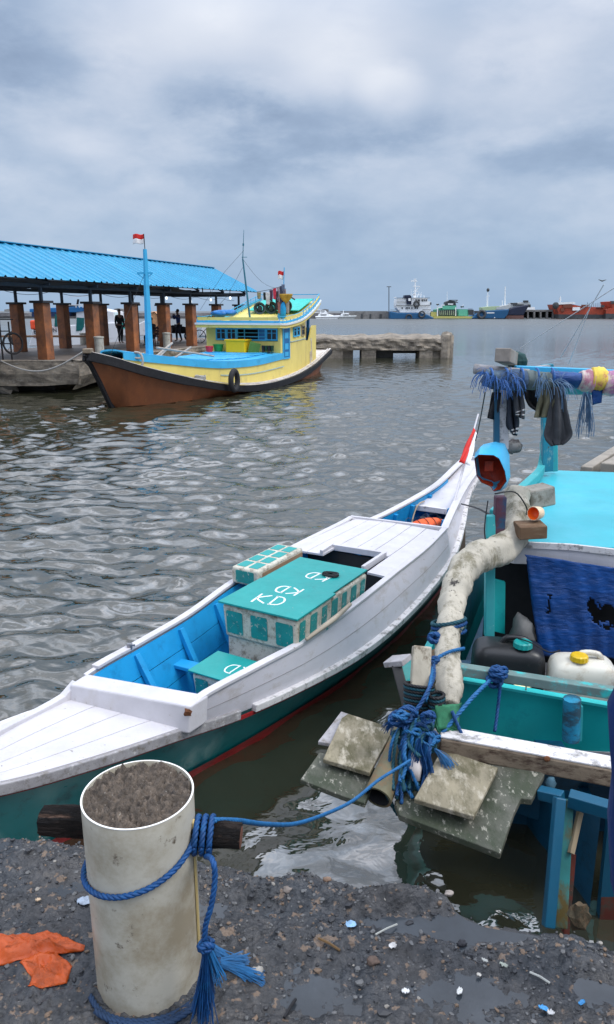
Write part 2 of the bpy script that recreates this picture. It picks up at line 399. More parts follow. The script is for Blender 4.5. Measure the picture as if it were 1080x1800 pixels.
def build_water():
    ys = [0.9]
    while ys[-1] < 4: ys.append(ys[-1] + .028)
    while ys[-1] < 90: ys.append(ys[-1] + max(.028, ys[-1]*.0052))
    while ys[-1] < 4000: ys.append(ys[-1]*1.12)
    ts = list(np.linspace(-.62, .62, 470)); ext = [.66,.72,.8,.9,1.05,1.3,1.7,2.4,4,8]
    ts = [-e for e in ext[::-1]] + ts + ext
    Y = np.array(ys)[:, None]; T = np.array(ts)[None, :]
    X = T * np.maximum(Y, 1.2) ; YY = Y + 0*T
    r = np.random.default_rng(3); Z = np.zeros_like(X)
    wx = 0.35*(vnoise(X*.6, YY*.6, 5)-.5); wy = .35*(vnoise(X*.6+9, YY*.6, 6)-.5)
    # ripples: many directions, wavelengths .35 - 2.2 m, a light breeze from the right
    step = np.maximum(.028, YY*.0052)
    for k in range(90):
        lam = .13 * (.85/.13)**r.random(); th = R(86) + r.normal()*R(27); kx, ky = math.cos(th)*2*math.pi/lam, math.sin(th)*2*math.pi/lam
        slope = .035 * (lam/.5)**.10 * (.6 + .8*r.random()); A = slope*lam/(2*math.pi)
        fade = np.clip((lam/step - 2.5)/2.5, 0, 1)
        ph = r.random()*6.28
        Z += A*fade*np.sin((X+wx)*kx + (YY+wy)*ky + ph)
    # calmer in the lee of the quay and between the moored boats
    calm = .30 + .70*np.clip((YY - 3.2 - .9*X)/4.5, 0, 1)
    env = .55 + .9*fbm(X*.22, YY*.13, 3, 11)
    Z *= calm*env
    # crests slightly sharper than troughs
    Z = Z + .20*np.maximum(Z, 0)**2/.03
    co = np.stack([X, YY, Z], -1).reshape(-1, 3)
    n, mcol = X.shape; idx = np.arange(n*mcol).reshape(n, mcol)
    q = np.stack([idx[:-1,:-1], idx[:-1,1:], idx[1:,1:], idx[1:,:-1]], -1).reshape(-1, 4)
    me = bpy.data.meshes.new('water'); me.vertices.add(len(co)); me.vertices.foreach_set('co', co.ravel().astype(np.float32))
    me.loops.add(q.size); me.loops.foreach_set('vertex_index', q.ravel().astype(np.int32))
    me.polygons.add(len(q)); me.polygons.foreach_set('loop_start', np.arange(0, q.size, 4, dtype=np.int32)); me.update(calc_edges=True)
    me.shade_smooth(); me.materials.append(water_material())
    o = bpy.data.objects.new('water', me); COL.objects.link(o); tag(o, kind='structure'); return o
build_water()

# ------------------------------------------------------------------ quay ground
EDGE = [(-6, 2.35), (-2.2, 2.05)] + [tuple(P(x, y, 1.0))[:2] for x, y in [(0,1464),(60,1470),(110,1477),(170,1488),(350,1508),(400,1518),(440,1532),(470,1548),(520,1536),(560,1543),(620,1560),(660,1566),(710,1558),(780,1566),(800,1592),(840,1610),(900,1620),(960,1630),(1010,1632),(1050,1652),(1080,1672)]] + [(1.6, 1.50), (6, 1.3)]
def edge_y(x):
    return np.interp(x, [e[0] for e in EDGE], [e[1] for e in EDGE])
PUDDLE_Z = 1.0
def ground_h(X, Y):
    big = fbm(X*1.4+3, Y*1.4, 3, 21) - .5
    med = fbm(X*7, Y*7, 4, 22) - .5
    fin = fbm(X*42, Y*42, 4, 23, .62) - .5
    peb = np.clip(vnoise(X*95, Y*95, 24) - .62, 0, 1) + .7*np.clip(vnoise(X*48+5, Y*48, 27) - .66, 0, 1)
    h = .030*big + .034*med + .026*fin + .008*peb + .006*(fbm(X*120, Y*120, 2, 28)-.5)
    # shallow hollows where rain water lies, heaped rubble at the broken edge
    for cx, cy, rx, ry, d in HOLLOWS:
        q = ((X-cx)/(rx*1.25))**2 + ((Y-cy)/(ry*1.25))**2; w = np.exp(-q); h = h*(1-.45*w) - d*1.15*w
    for cx, cy, rx, ry, d in HEAPS:
        q = ((X-cx)/rx)**2 + ((Y-cy)/ry)**2; h = h + d*np.exp(-q)*(.6+.8*fbm(X*20, Y*20, 3, 25))
    return h + .008
def gp(px, py): p = P(px, py, 1.0); return p.x, p.y
HOLLOWS = [(*gp(250,1600), .16, .05, .018), (*gp(545,1750), .12, .07, .022), (*gp(690,1620), .12, .035, .020), (*gp(870,1640), .20, .035, .016), (*gp(780,1740), .12, .05, .012), (*gp(470,1600), .10, .04, .010), (*gp(110,1560), .1, .04, .012), (*gp(1040,1740), .05, .03, .02)]
HEAPS = [(*gp(480,1570), .13, .035, .030), (*gp(700,1585), .12, .025, .028), (*gp(640,1590), .10, .04, .022), (*gp(960,1690), .18, .06, .020), (*gp(60,1520), .2, .05, .014), (*gp(300,1740), .2, .05, .014), (*gp(560,1650), .14, .04, .018)]
def mud_material():
    m = bpy.data.materials.new('wet_mud'); m.use_nodes = True; nt = m.node_tree; N = nt.nodes; L = nt.links; b = N['Principled BSDF']
    tc = N.new('ShaderNodeTexCoord')
    def nz(s, det=8, rg=.6):
        n = N.new('ShaderNodeTexNoise'); n.inputs['Scale'].default_value = s; n.inputs['Detail'].default_value = det; n.inputs['Roughness'].default_value = rg; L.new(tc.outputs['Object'], n.inputs['Vector']); return n.outputs['Fac']
    def ramp(f, st):
        r = N.new('ShaderNodeValToRGB'); L.new(f, r.inputs[0]); e = r.color_ramp.elements
        while len(e) < len(st): e.new(.5)
        for x, (p, c) in zip(e, st): x.position = p; x.color = c + (1,)
        return r.outputs[0]
    def mx(f, a, c, t='MIX'):
        x = N.new('ShaderNodeMixRGB'); x.blend_type = t
        for i, v in enumerate((f, a, c)):
            if isinstance(v, (int, float)): x.inputs[i].default_value = v
            elif isinstance(v, tuple): x.inputs[i].default_value = v + (1,)
            else: L.new(v, x.inputs[i])
        return x.outputs[0]
    a = ramp(nz(26, 10, .7), [(.34, (.005,.006,.008)), (.46, (.022,.024,.028)), (.58, (.055,.055,.058)), (.72, (.13,.115,.10))])
    c = ramp(nz(5, 5, .55), [(.38, (.028,.037,.048)), (.62, (.066,.060,.055))])
    col = mx(.38, a, c)
    vo = N.new('ShaderNodeTexVoronoi'); vo.inputs['Scale'].default_value = 60; L.new(tc.outputs['Object'], vo.inputs['Vector'])
    col = mx(ramp(nz(31, 3), [(.60, (0,0,0)), (.64, (1,1,1))]), col, (.17,.12,.085))
    col = mx(ramp(vo.outputs['Distance'], [(.03, (1,1,1)), (.06, (0,0,0))]), col, (.24,.22,.20))
    L.new(col, b.inputs['Base Color'])
    rr = ramp(nz(9, 6, .6), [(.42, (.16,.16,.16)), (.60, (.50,.50,.50))]); L.new(rr, b.inputs['Roughness'])
    bp = N.new('ShaderNodeBump'); bp.inputs['Strength'].default_value = .8; bp.inputs['Distance'].default_value = .006; L.new(nz(95, 8, .7), bp.inputs['Height']); L.new(bp.outputs[0], b.inputs['Normal'])
    return m
MUD = mud_material()
def mesh_from_np(name, co, q, m, smooth=True):
    me = bpy.data.meshes.new(name); me.vertices.add(len(co)); me.vertices.foreach_set('co', co.ravel().astype(np.float32))
    me.loops.add(q.size); me.loops.foreach_set('vertex_index', q.ravel().astype(np.int32))
    me.polygons.add(len(q)); me.polygons.foreach_set('loop_start', np.arange(0, q.size, 4, dtype=np.int32)); me.update(calc_edges=True)
    if smooth: me.shade_smooth()
    me.materials.append(m); o = bpy.data.objects.new(name, me); COL.objects.link(o); return o
def build_ground():
    xs = list(np.linspace(-6, -1.35, 60)) + list(np.linspace(-1.34, 1.34, 620)) + list(np.linspace(1.35, 6, 60))
    ss = list(np.linspace(0, .55, 30)) + list(np.linspace(.56, 1.0, 260))     # s=1 at the edge
    X = np.array(xs)[None, :]; S = np.array(ss)[:, None]
    rag = .020*(fbm(X*9, X*0+.3, 5, 31, .65)-.5)*2
    E = edge_y(X) + rag
    Y = -4 + (E + 4) * (S*1.0)
    # nonuniform so the visible strip is dense
    y_lo = 1.15
    Y = np.where(S < .56, -4 + (y_lo+4)*(S/.56), y_lo + (E - y_lo)*((S-.56)/.44))
    XX = X + 0*S
    Z = PUDDLE_Z + ground_h(XX, Y)
    lip = np.clip((E - Y)/.03, 0, 1); Z = Z - .02*(1-lip)**2
    rows = [np.stack([XX, Y, Z], -1)]
    # broken front face down into the water
    for k in range(1, 26):
        t = k/25; zz = lerp(PUDDLE_Z, -.6, t) + 0*X
        off = -.05*t + .05*(fbm(X*6, zz*6, 4, 33)-.5) + .02*(fbm(X*25, zz*25, 3, 34)-.5)
        zz = np.minimum(zz, Z[-1:, :] - .01*k)
        rows.append(np.stack([X, E + off, zz], -1))
    co = np.concatenate(rows, 0); n, mc = co.shape[:2]; idx = np.arange(n*mc).reshape(n, mc)
    q = np.stack([idx[:-1,:-1], idx[:-1,1:], idx[1:,1:], idx[1:,:-1]], -1).reshape(-1, 4)
    o = mesh_from_np('ground', co.reshape(-1, 3), q, MUD); tag(o, kind='structure')
    # rain water lying in the hollows
    G = MB(); px = np.linspace(-1.5, 1.5, 60); 
    rowsP = []
    for s_ in np.linspace(0, 1, 20):
        rowsP.append([Vector((x, lerp(.6, float(edge_y(x)) - .035, s_), PUDDLE_Z - .0015)) for x in px])
    G.grid(rowsP)
    pm = mat('puddle_water', (.035,.042,.05), rough=.12, var=.3, bump=.15, bs=60, bd=.002, spec=.45)
    tag(G.build('puddle', pm, smooth='all', fix=False), kind='structure')
build_ground()
def gz(x, y): return PUDDLE_Z + float(ground_h(np.array([x]), np.array([y]))[0])
def on_ground(px, py):
    p = P(px, py, 1.0); p.z = max(gz(p.x, p.y), PUDDLE_Z); return p
def build_gravel():
    cols = [mat('gravel_dark', (.035,.036,.040), rough=.5, bump=.4), mat('gravel_grey', (.12,.12,.12), rough=.6, bump=.4), mat('gravel_brown', (.16,.11,.075), rough=.7, bump=.4), mat('gravel_pale', (.26,.24,.21), rough=.7, bump=.3)]
    G = MB()
    for i in range(3600):
        x = rs(-1.25, 1.2); e = float(edge_y(x)); y = e - .012 - abs(random.gauss(0, .22)) if random.random() < .55 else rs(1.1, e-.01)
        if y < 1.05: continue
        z = gz(x, y)
        if z < PUDDLE_Z - .002 and random.random() < .85: continue
        s_ = .0022 + .0045*random.random()**2.2 + (.009*random.random() if random.random() < .035 else 0)
        G.mi = random.choices((0,1,2,3), (7,4,1.2,.25))[0]
        M = Matrix.Rotation(rs(0,6.3), 3, 'Z') @ Matrix.Rotation(rs(-.5,.5), 3, 'X')
        G.blob((x, y, z + s_*.25), (s_*rs(.8,1.7), s_, s_*rs(.35,.8)), i, 3, .5, M)
    G.origin = (0, 1.6, 1.0)
    tag(G.build('gravel', cols), 'loose wet gravel and crumbs of rubble on the quay', 'gravel', kind='stuff')
build_gravel()
# ------------------------------------------------------------------ shared materials
WHITE = mat('white_paint', (.55,.535,.56), rough=.45, var=.07, vs=7, c2=(.49,.46,.45), t2=.63, s2=6, w2=.10, c3=(.17,.14,.11), t3=.675, s3=24, w3=.012, bump=.35, bs=55)
WHITE_SIDE = mat('white_side_paint', (.56,.545,.59), rough=.45, var=.06, vs=5, c2=(.40,.36,.34), t2=.62, s2=5, w2=.10, c3=(.15,.11,.08), t3=.69, s3=20, w3=.012, bump=.3, bs=50, stretch=(1,1,1.8))
WHITE_WORN = mat('worn_white_paint', (.62,.60,.60), rough=.6, var=.10, vs=9, c2=(.26,.25,.24), t2=.56, s2=16, w2=.05, c3=(.10,.08,.06), t3=.66, s3=40, w3=.02, bump=.5, bs=60)
GREY_WORN = mat('bare_grey_timber', (.30,.29,.30), rough=.75, var=.2, vs=12, c2=(.16,.14,.12), t2=.6, s2=22, w2=.08, c3=(.50,.49,.48), t3=.62, s3=30, w3=.05, bump=.5, bs=60)
TEAL = mat('teal_paint', (.012,.285,.270), rough=.4, var=.08, vs=6, c2=(.02,.21,.20), t2=.64, s2=8, c3=(.36,.38,.33), t3=.685, s3=24, w3=.012, bump=.2)
TEAL_HULL = mat('dark_teal_hull_paint', (.005,.165,.175), rough=.35, var=.10, vs=4, c2=(.006,.085,.10), t2=.6, s2=6, bump=.15)
RED_LINE = mat('red_boot_paint', (.26,.012,.014), rough=.5, var=.15, c2=(.10,.02,.02), t2=.6, bump=.2)
BLUE_IN = mat('bright_blue_paint', (.010,.270,.560), rough=.42, var=.10, vs=5, c2=(.008,.20,.43), t2=.6, s2=7, c3=(.15,.30,.36), t3=.72, s3=26, w3=.015, bump=.15)
TEAL_WORN = mat('scratched_teal_paint', (.010,.235,.225), rough=.5, var=.12, vs=9, c2=(.015,.17,.17), t2=.58, s2=12, c3=(.42,.42,.36), t3=.605, s3=34, w3=.02, bump=.3)
BOX_WHITE = mat('dirty_cream_box', (.52,.50,.42), rough=.6, var=.10, vs=10, c2=(.22,.19,.14), t2=.56, s2=22, w2=.08, c3=(.06,.05,.04), t3=.64, s3=55, w3=.02, bump=.35, bs=80)
RUST = mat('rust', (.16,.06,.025), rough=.8, var=.3, vs=20, bump=.4)
BLACK = mat('black_paint', (.010,.010,.012), rough=.6, var=.3, spec=.3, c2=(.028,.028,.028), t2=.62, s2=20, bump=.3)
BLUE_ROPE = mat('blue_rope_fibre', (.003,.050,.17), rough=.6, var=.25, vs=30, c2=(.008,.10,.26), t2=.6, s2=40, bump=.4, bs=300, bd=.001)
BLUE_ROPE_PALE = mat('faded_blue_rope_fibre', (.008,.105,.27), rough=.6, var=.25, vs=30, bump=.4, bs=300, bd=.001)
TEAL_ROPE = mat('dark_teal_rope_fibre', (.006,.060,.085), rough=.7, var=.3, vs=30, bump=.4, bs=300, bd=.001)
GREY_ROPE = mat('pale_grey_rope_fibre', (.36,.35,.33), rough=.8, var=.2, vs=30, bump=.3, bs=300, bd=.001)
BLACK_ROPE = mat('black_cord', (.012,.012,.014), rough=.6, var=.3, bump=.2)
STEEL = mat('dull_steel', (.30,.30,.32), rough=.4, metal=.8, var=.2, bump=.1)
def frayed(mb, o, d, L, n, r=.0011, spread=.35, droop=.4, seed=0, wob=.25, floor=None, k=7):
    o = Vector(o); d = Vector(d).normalized()
    for i in range(n):
        q = Vector((rs(-1,1), rs(-1,1), rs(-1,1))) * spread; dd = (d + q).normalized(); l = L*rs(.55, 1.05); p = o + Vector((rs(-1,1), rs(-1,1), rs(-1,1)))*.006; path = [p]
        for j in range(k):
            dd = (dd + Vector((0,0,-droop/k)) + Vector((rs(-1,1), rs(-1,1), rs(-1,1)))*wob/k*2).normalized(); p = p + dd*l/k
            if floor is not None and p.z < floor: p.z = floor + .002*random.random()
            path.append(p.copy())
        mb.tube(path, r*rs(.7, 1.3), 3, cap=False)
    return mb
def knot(mb, c, r, rr, turns=4, seed=1, fn='rope'):
    c = Vector(c); rnd = random.Random(seed); path = []
    ax = [Vector((rnd.uniform(-1,1), rnd.uniform(-1,1), rnd.uniform(-1,1))).normalized() for _ in range(3)]
    for i in range(turns*14):
        t = i/14*2*math.pi; a = t; b = t*.37 + seed
        q = Vector((math.cos(a), math.sin(a)*math.cos(b), math.sin(a)*math.sin(b))) * r * (.75 + .25*math.sin(t*.61+seed)); path.append(c + q)
    mb.rope(path, rr, pitch=rr*6, n=5, per=rr*.9)
    return mb

# ------------------------------------------------------------------ white wooden boat
WO = Vector((-1.0, 3.35, 0)); WA = Vector((.5011, .8654, 0)).normalized(); WP = Vector((WA.y, -WA.x, 0))
def wb(u, w, z): return WO + WA*u + WP*w + Vector((0,0,z))
NT = [(-1.15,-.20,.74),(-.6,-.10,.60),(-.17,.03,.54),(.2,.29,.60),(.33,.31,.64),(.79,.35,.62),(1.26,.42,.62),(1.96,.455,.65),(2.52,.46,.67),(3.13,.475,.70),(3.64,.46,.74)]
NT2 = [(3.66,.425,.66),(4.0,.355,.70),(4.5,.265,.76),(5.0,.19,.82),(5.55,.145,.90),(5.85,.135,.96)]
FT = [(-1.15,-.20,.74),(-.37,-.37,.60),(.1,-.42,.56),(.2,-.40,.64),(.72,-.45,.62),(1.2,-.47,.62),(1.86,-.54,.64),(2.68,-.53,.67),(3.48,-.44,.72),(3.6,-.43,.74)]
FT2 = [(3.62,-.36,.66),(4.0,-.27,.69),(4.59,-.17,.75),(5.0,-.12,.80),(5.5,-.095,.90),(5.85,-.085,.96)]
ST = [(-1.15,-.195,.76),(-.68,-.03,.60),(-.27,.13,.545),(.21,.265,.485),(.63,.335,.405),(1.21,.45,.36),(1.74,.555,.36),(2.33,.595,.38),(3.09,.575,.42),(3.74,.515,.48),(4.3,.40,.58),(5.0,.22,.71),(5.55,.15,.82),(5.85,.14,.90)]
WLN = [(-1.15,-.20),(-.6,-.19),(-.29,-.13),(.49,.10),(1.08,.22),(1.96,.34),(2.89,.37),(4.15,.29),(5.0,.14),(5.55,.03),(5.85,.02)]
CEN = [(-1.15,-.20),(-.4,-.20),(.3,-.08),(1.2,-.05),(3.6,-.02),(5.85,.02)]
t2 = lambda tab, k: [(r[0], r[k]) for r in tab]
def nt(u): return (itp(u, t2(NT,1)), itp(u, t2(NT,2))) if u <= 3.65 else (itp(u, t2(NT2,1)), itp(u, t2(NT2,2)))
def ft(u): return (itp(u, t2(FT,1)), itp(u, t2(FT,2))) if u <= 3.61 else (itp(u, t2(FT2,1)), itp(u, t2(FT2,2)))
def stn(u): return itp(u, t2(ST,1)), itp(u, t2(ST,2))
def cen(u): return itp(u, CEN)
def far_st(u):
    w, z = stn(u); c = cen(u); hw = min(w - c, .60); f = ft(u); return min(c - hw*.98, f[0] - .03), z
def build_white_boat():
    root = thing('wooden_boat', 'long narrow white wooden boat with teal hull and blue inside, moored along the quay', 'boat', tuple(wb(2.4, 0, 0)))
    us = list(np.linspace(-1.15, 5.85, 71))
    h = MB(); G = []
    for u in us:
        w, z = stn(u); c = cen(u); wl = itp(u, WLN); fw = far_st(u)[0]; kz = itp(u, [(-1.15,.45),(-.6,.05),(0,-.22),(2,-.30),(4,-.2),(5,.02),(5.5,.25),(5.85,.62)])
        fl = c - (wl - c); row = []
        zz = max(kz, 0) if kz > 0 else 0
        a = [(w, z), (lerp(w, wl, .32), lerp(z, zz, .3)), (lerp(w, wl, .68), lerp(z, zz, .65)), (wl, max(zz, 0.001))]
        row += a + [(lerp(wl, c, .35), min(zz, lerp(0, kz, .6)) if kz < 0 else lerp(zz, kz, .5)), (c, kz if kz < zz else zz - .001)]
        row += [(lerp(fl, c, .35), min(zz, lerp(0, kz, .6)) if kz < 0 else lerp(zz, kz, .5)), (fl, max(zz, .001)), (lerp(fw, fl, .5), lerp(z, zz, .5)), (fw, z)]
        G.append([wb(u, q[0], q[1]) for q in row])
    h.grid(G); hull = h.build('hull', TEAL_HULL, root, smooth='all')
    # red line under the rubbing strake and red bottom paint
    r = MB(); pr = []
    for u in us:
        w, z = stn(u); pr.append(wb(u, w + .004, z - .032))
    r.strip(pr, .012, .020); r.build('red_line', RED_LINE, hull)
    r = MB(); Gr = []
    for u in us:
        if u < -1.0 or u > 4.9: continue
        w, z = stn(u); wl = itp(u, WLN); row = []
        for t in (0, .5, 1):
            zz = lerp(.075, -.03, t); f = max(0, zz)/max(z, .1); row.append(wb(u, lerp(wl, w, f*1.0) + .010, zz))
        Gr.append(row)
    r.grid(Gr); r.build('bottom_paint', RED_LINE, hull, smooth='all')
    # rubbing strakes
    s = MB(); cut = .70
    near = [wb(u, stn(u)[0] + .005, stn(u)[1]) for u in us if u >= cut]
    s.strip(near, .050, .046); s.build('rubbing_strake', WHITE_WORN, root, bevel=.006)
    s = MB(); s.strip([wb(u, stn(u)[0] + .004, stn(u)[1] - .002) for u in np.linspace(-1.15, cut-.06, 24)], .040, .058); s.build('rubbing_strake', GREY_WORN, root, bevel=.006)
    s = MB(); s.strip([wb(u, far_st(u)[0], far_st(u)[1]) for u in us], .05, .045); s.build('rubbing_strake', WHITE_WORN, root, bevel=.006)
    # washboards (raised sides)
    for side in (0, 1):
        b = MB()
        for rngu in (np.linspace(.22, 3.64, 40), np.linspace(3.66, 5.85, 26)):
            outer = []; inner = []
            for u in rngu:
                (w, z) = nt(u) if side == 0 else ft(u); (sw, sz) = stn(u) if side == 0 else far_st(u); sg = 1 if side == 0 else -1
                sw -= sg*.018
                outer.append([wb(u, lerp(sw, w, t) + sg*.010*math.sin(math.pi*t), lerp(sz-.01, z, t)) for t in (0, .33, .66, 1)])
            b.sheet(outer, .022)
        b.build('washboard', WHITE_SIDE if side == 0 else WHITE, root, smooth=True)
        c = MB()
        for rngu in (np.linspace(.30, 3.64, 40), np.linspace(3.60, 5.85, 26)):
            f = nt if side == 0 else ft
            ww = [.050 + (.018 if rngu[0] > 3 else 0)]*len(rngu)
            c.strip([wb(u, f(max(u, 3.67) if rngu[0] > 3 else u)[0], f(max(u, 3.67) if rngu[0] > 3 else u)[1] + .006) for u in rngu], ww, .022)
        c.build('cap_rail', WHITE, root, bevel=.004)
        # bow coaming on the far side / near edge forward
    c = MB(); c.strip([wb(u, ft(u)[0] + .005, ft(u)[1] + .0) for u in np.linspace(-1.15, .16, 16)], .045, .06); c.build('cap_rail', WHITE, root, bevel=.005)
    # fore deck of long planks
    d = MB(); npl = 4
    for k in range(npl):
        G = []
        for u in np.linspace(-1.1, .26, 22):
            a = ft(u)[0] + .02; e = stn(u)[0] + .012; za = min(stn(u)[1], .60) ; u2 = u
            t0 = k/npl + .004; t1 = (k+1)/npl - .004
            zl = lambda t: stn(u)[1] + .026 + .014*(1-t)
            G.append([wb(u2, lerp(a, e, t), zl(t) + .004*math.sin(t*40)*0) for t in (t0, (t0+t1)/2, t1)])
        d.sheet(G, .018)
    d.build('fore_deck', WHITE, root, bevel=.0015)
    # raised beam across the fore end of the well
    b = MB()
    A = [(.10,-.395),(.23,.335),(.37,.345),(.235,-.405)]
    bot = [wb(u-.02, w, .44 if i in (0,3) else .44) for i, (u, w) in enumerate(A)]; top = [wb(u, w, .640 if w < 0 else .652) for u, w in A]
    bot = [wb(u-.02, w, .47 if w < 0 else .50) for u, w in A]
    b.hexa(bot + top); bb = b.build('bow_beam', WHITE, root, bevel=.012, seg=3)
    g = MB(); g.box(wb(.18, .30, .6), (.02,.02,.001)); 
    m = MB(); a_ = wb(.222, .325, .63); m.blob(a_ + Vector((.0,-.012,-.005)), (.022,.008,.020), 3, 5, .6); m.build('rust_stain', RUST, bb)
    # inside of the well: planked lining, frames, floor
    lin = MB()
    for side in (0, 1):
        for (k0, k1) in ((0,.32),(.33,.66),(.67,1)):
            G = []
            for u in np.linspace(.24, 5.2, 44):
                (w, z) = nt(u) if side == 0 else ft(u); c = cen(u); sg = 1 if side == 0 else -1; wf = c + sg*max(.05, abs(itp(u, WLN)-c)*.92)
                zt = z - .015; zb = .17 + max(0, u-4)*.28
                G.append([wb(u, lerp(w - sg*.028, wf, t) , lerp(zt, min(zb, zt-.05), t)) for t in (k0, (k0+k1)/2, k1)])
            lin.sheet(G, .012)
    lin.build('lining', BLUE_IN, root, smooth=False)
    fl = MB(); G = []
    for u in np.linspace(.25, 5.2, 40):
        c = cen(u); hw = max(.05, abs(itp(u, WLN)-c)*.94); zb = .165 + max(0, u-4)*.28; G.append([wb(u, c + hw*t, zb) for t in (-1, -.34, .34, 1)])
    fl.sheet(G, .02); fl.build('floor_boards', BLUE_IN, root)
    for i, u in enumerate((.62, 1.06, 1.5, 1.95, 2.4, 3.8, 4.1, 4.4, 4.75)):
        f = MB(); (w, z) = ft(u); c = cen(u); wf = c - max(.05, abs(itp(u, WLN)-c)*.92); zb = .18 + max(0, u-4)*.28
        f.beam(wb(u, w + .045, z - .03), wb(u, wf + .05, zb + .08), .035, .040, up=WA); f.beam(wb(u+.0, wf + .02, zb+.09), wb(u, c, zb + .02), .035, .05, up=WA)
        f.build('rib', BLUE_IN, root, bevel=.003)
        if u > 3.5 or u < 2.0:
            f = MB(); (w, z) = nt(u); wf = c + max(.05, abs(itp(u, WLN)-c)*.92); f.beam(wb(u, w - .05, z - .03), wb(u, wf - .04, zb + .04), .035, .04, up=WA); f.build('rib', BLUE_IN, root, bevel=.003)
    th = MB(); th.beam(wb(.95, -.42, .40), wb(1.0, .36, .40), .10, .025, up=(0,0,1)); th.build('thwart', BLUE_IN, root, bevel=.004)
    st = MB(); st.beam(wb(.55, -.40, .33), wb(2.3, -.48, .33), .05, .02); st.build('stringer', BLUE_IN, root)
    # cleat on the far rail
    cl = MB(); cl.box(wb(.60, -.425, .652), (.03,.022,.035)); cl.box(wb(.60,-.415,.66), (.05,.012,.012)); cl.build('cleat', STEEL, root, bevel=.002)
    # midship deck with hatch
    dk = MB()
    def dz(u): return lerp(.668, .715, (u-2.42)/1.2)
    n = 6
    for k in range(n):
        t0, t1 = k/n + .003, (k+1)/n - .003
        segs = [(2.80, 3.60)]
        midw = lerp(-.5, .44, (t0+t1)/2)
        if midw > .24: segs = [(2.42, 3.60)]
        elif midw < -.22: segs = [(2.60, 3.60)]
        for u0, u1 in segs:
            G = []
            for u in np.linspace(u0, u1, 10):
                a, e = ft(u)[0] + .02, nt(u)[0] - .02; G.append([wb(u, lerp(a, e, t), dz(u) + .012*math.sin(math.pi*t)) for t in (t0, (t0+t1)/2, t1)])
            dk.sheet(G, .018)
    dk.build('mid_deck', WHITE, root, bevel=.0015)
    e = MB(); e.beam(wb(3.60, -.455, .72), wb(3.63, .475, .735), .03, .045); e.build('deck_beam', WHITE, root, bevel=.003)
    hc = MB()
    for a, b_ in (((2.79,-.23),(2.80,.27)), ((2.42,.245),(2.80,.25)), ((2.60,-.215),(2.80,-.22))):
        hc.beam(wb(*a, .700), wb(*b_, .705), .028, .050)
    hc.build('hatch_coaming', WHITE, root, bevel=.003)
    hw_ = MB(); hw_.sheet([[wb(2.81, t, z) for t in (-.46, 0, .44)] for z in (.66, .4, .2)], .012); hw_.build('bulkhead', mat('hold_shade', (.02,.018,.016), rough=.8), root)  # first bulkhead near black, the shade inside the hatch put into its colour
    hw_ = MB(); hw_.sheet([[wb(3.58, t*(1-(.70-z)*.55), z) for t in (-.40, 0, .42)] for z in (.70, .45, .2)], .012); hw_.build('bulkhead', BLUE_IN, root)
    # aft well and stern deck
    G = []
    for u in np.linspace(4.52, 5.85, 16):
        a, e2 = ft(u)[0] + .012, nt(u)[0] - .012; zz = itp(u, [(4.5,.66),(5.2,.78),(5.85,.93)]); G.append([wb(u, lerp(a, e2, t), zz) for t in (0,.5,1)])
    sdk = MB(); sdk.sheet(G, .02); sdk.build('stern_deck', WHITE, root)
    eb = MB(); eb.beam(wb(4.50, -.19, .655), wb(4.50, .28, .655), .03, .055); eb.build('deck_beam', WHITE_WORN, root, bevel=.003)
    tb = MB(); tb.beam(wb(5.84, -.10, .955), wb(5.84, .15, .955), .03, .04); tb.build('transom_cap', WHITE, root, bevel=.004)
    # rust runs and nail heads on the outer side
    for u, L_ in ():
        w, z = nt(u); q = MB(); q.beam(wb(u, lerp(stn(u)[0], w, .75) + .012, lerp(stn(u)[1], z, .8)), wb(u, lerp(stn(u)[0], w, .2) + .014, lerp(stn(u)[1], z, .8) - L_), .008, .003, up=WP); q.build('rust_run', RUST, root)
    # dark seam between the two side planks
    sm = MB(); sm.strip([wb(u, lerp(stn(u)[0]-.018, nt(u)[0], .52) + .0215, lerp(stn(u)[1], nt(u)[1], .52)) for u in np.linspace(.35, 3.6, 36)], .0015, .003); sm.build('plank_seam', mat('dark_seam', (.30,.28,.29), rough=.9), root)
    ru = MB(); ru.beam(wb(5.35, .06, .18), wb(5.45, .05, -.25), .03, .20, up=WA); ru.beam(wb(5.45,.07,.72), wb(5.38,.07,.15), .03, .05, up=WA); ru.build('rudder', mat('dark_wet_wood', (.06,.04,.025), rough=.5, var=.3, bump=.4), root, bevel=.004)
    # flag staff, red and white flag
    pl = MB(); a = wb(4.33, .255, .62); tip = D(841, 728, a.y + .95); pl.tube([a, a.lerp(tip, .5) + Vector((.0,0,.0)), tip], [.014,.012,.009], 8); pole = pl.build('flagstaff', WHITE, root, smooth=True)
    rg = MB(); c1 = a.lerp(tip, .80); rg.lathe([(.012,-.02),(.020,-.012),(.020,.012),(.012,.02)], c1, tip - a, 10); rg.tube([c1 + Vector((.0,0,0)), c1 + Vector((.03,0,.03)), c1 + Vector((.035,0,.05))], .008, 6); rg.build('fitting', GREY_WORN, pole, smooth=True)
    dv = (tip - a).normalized()
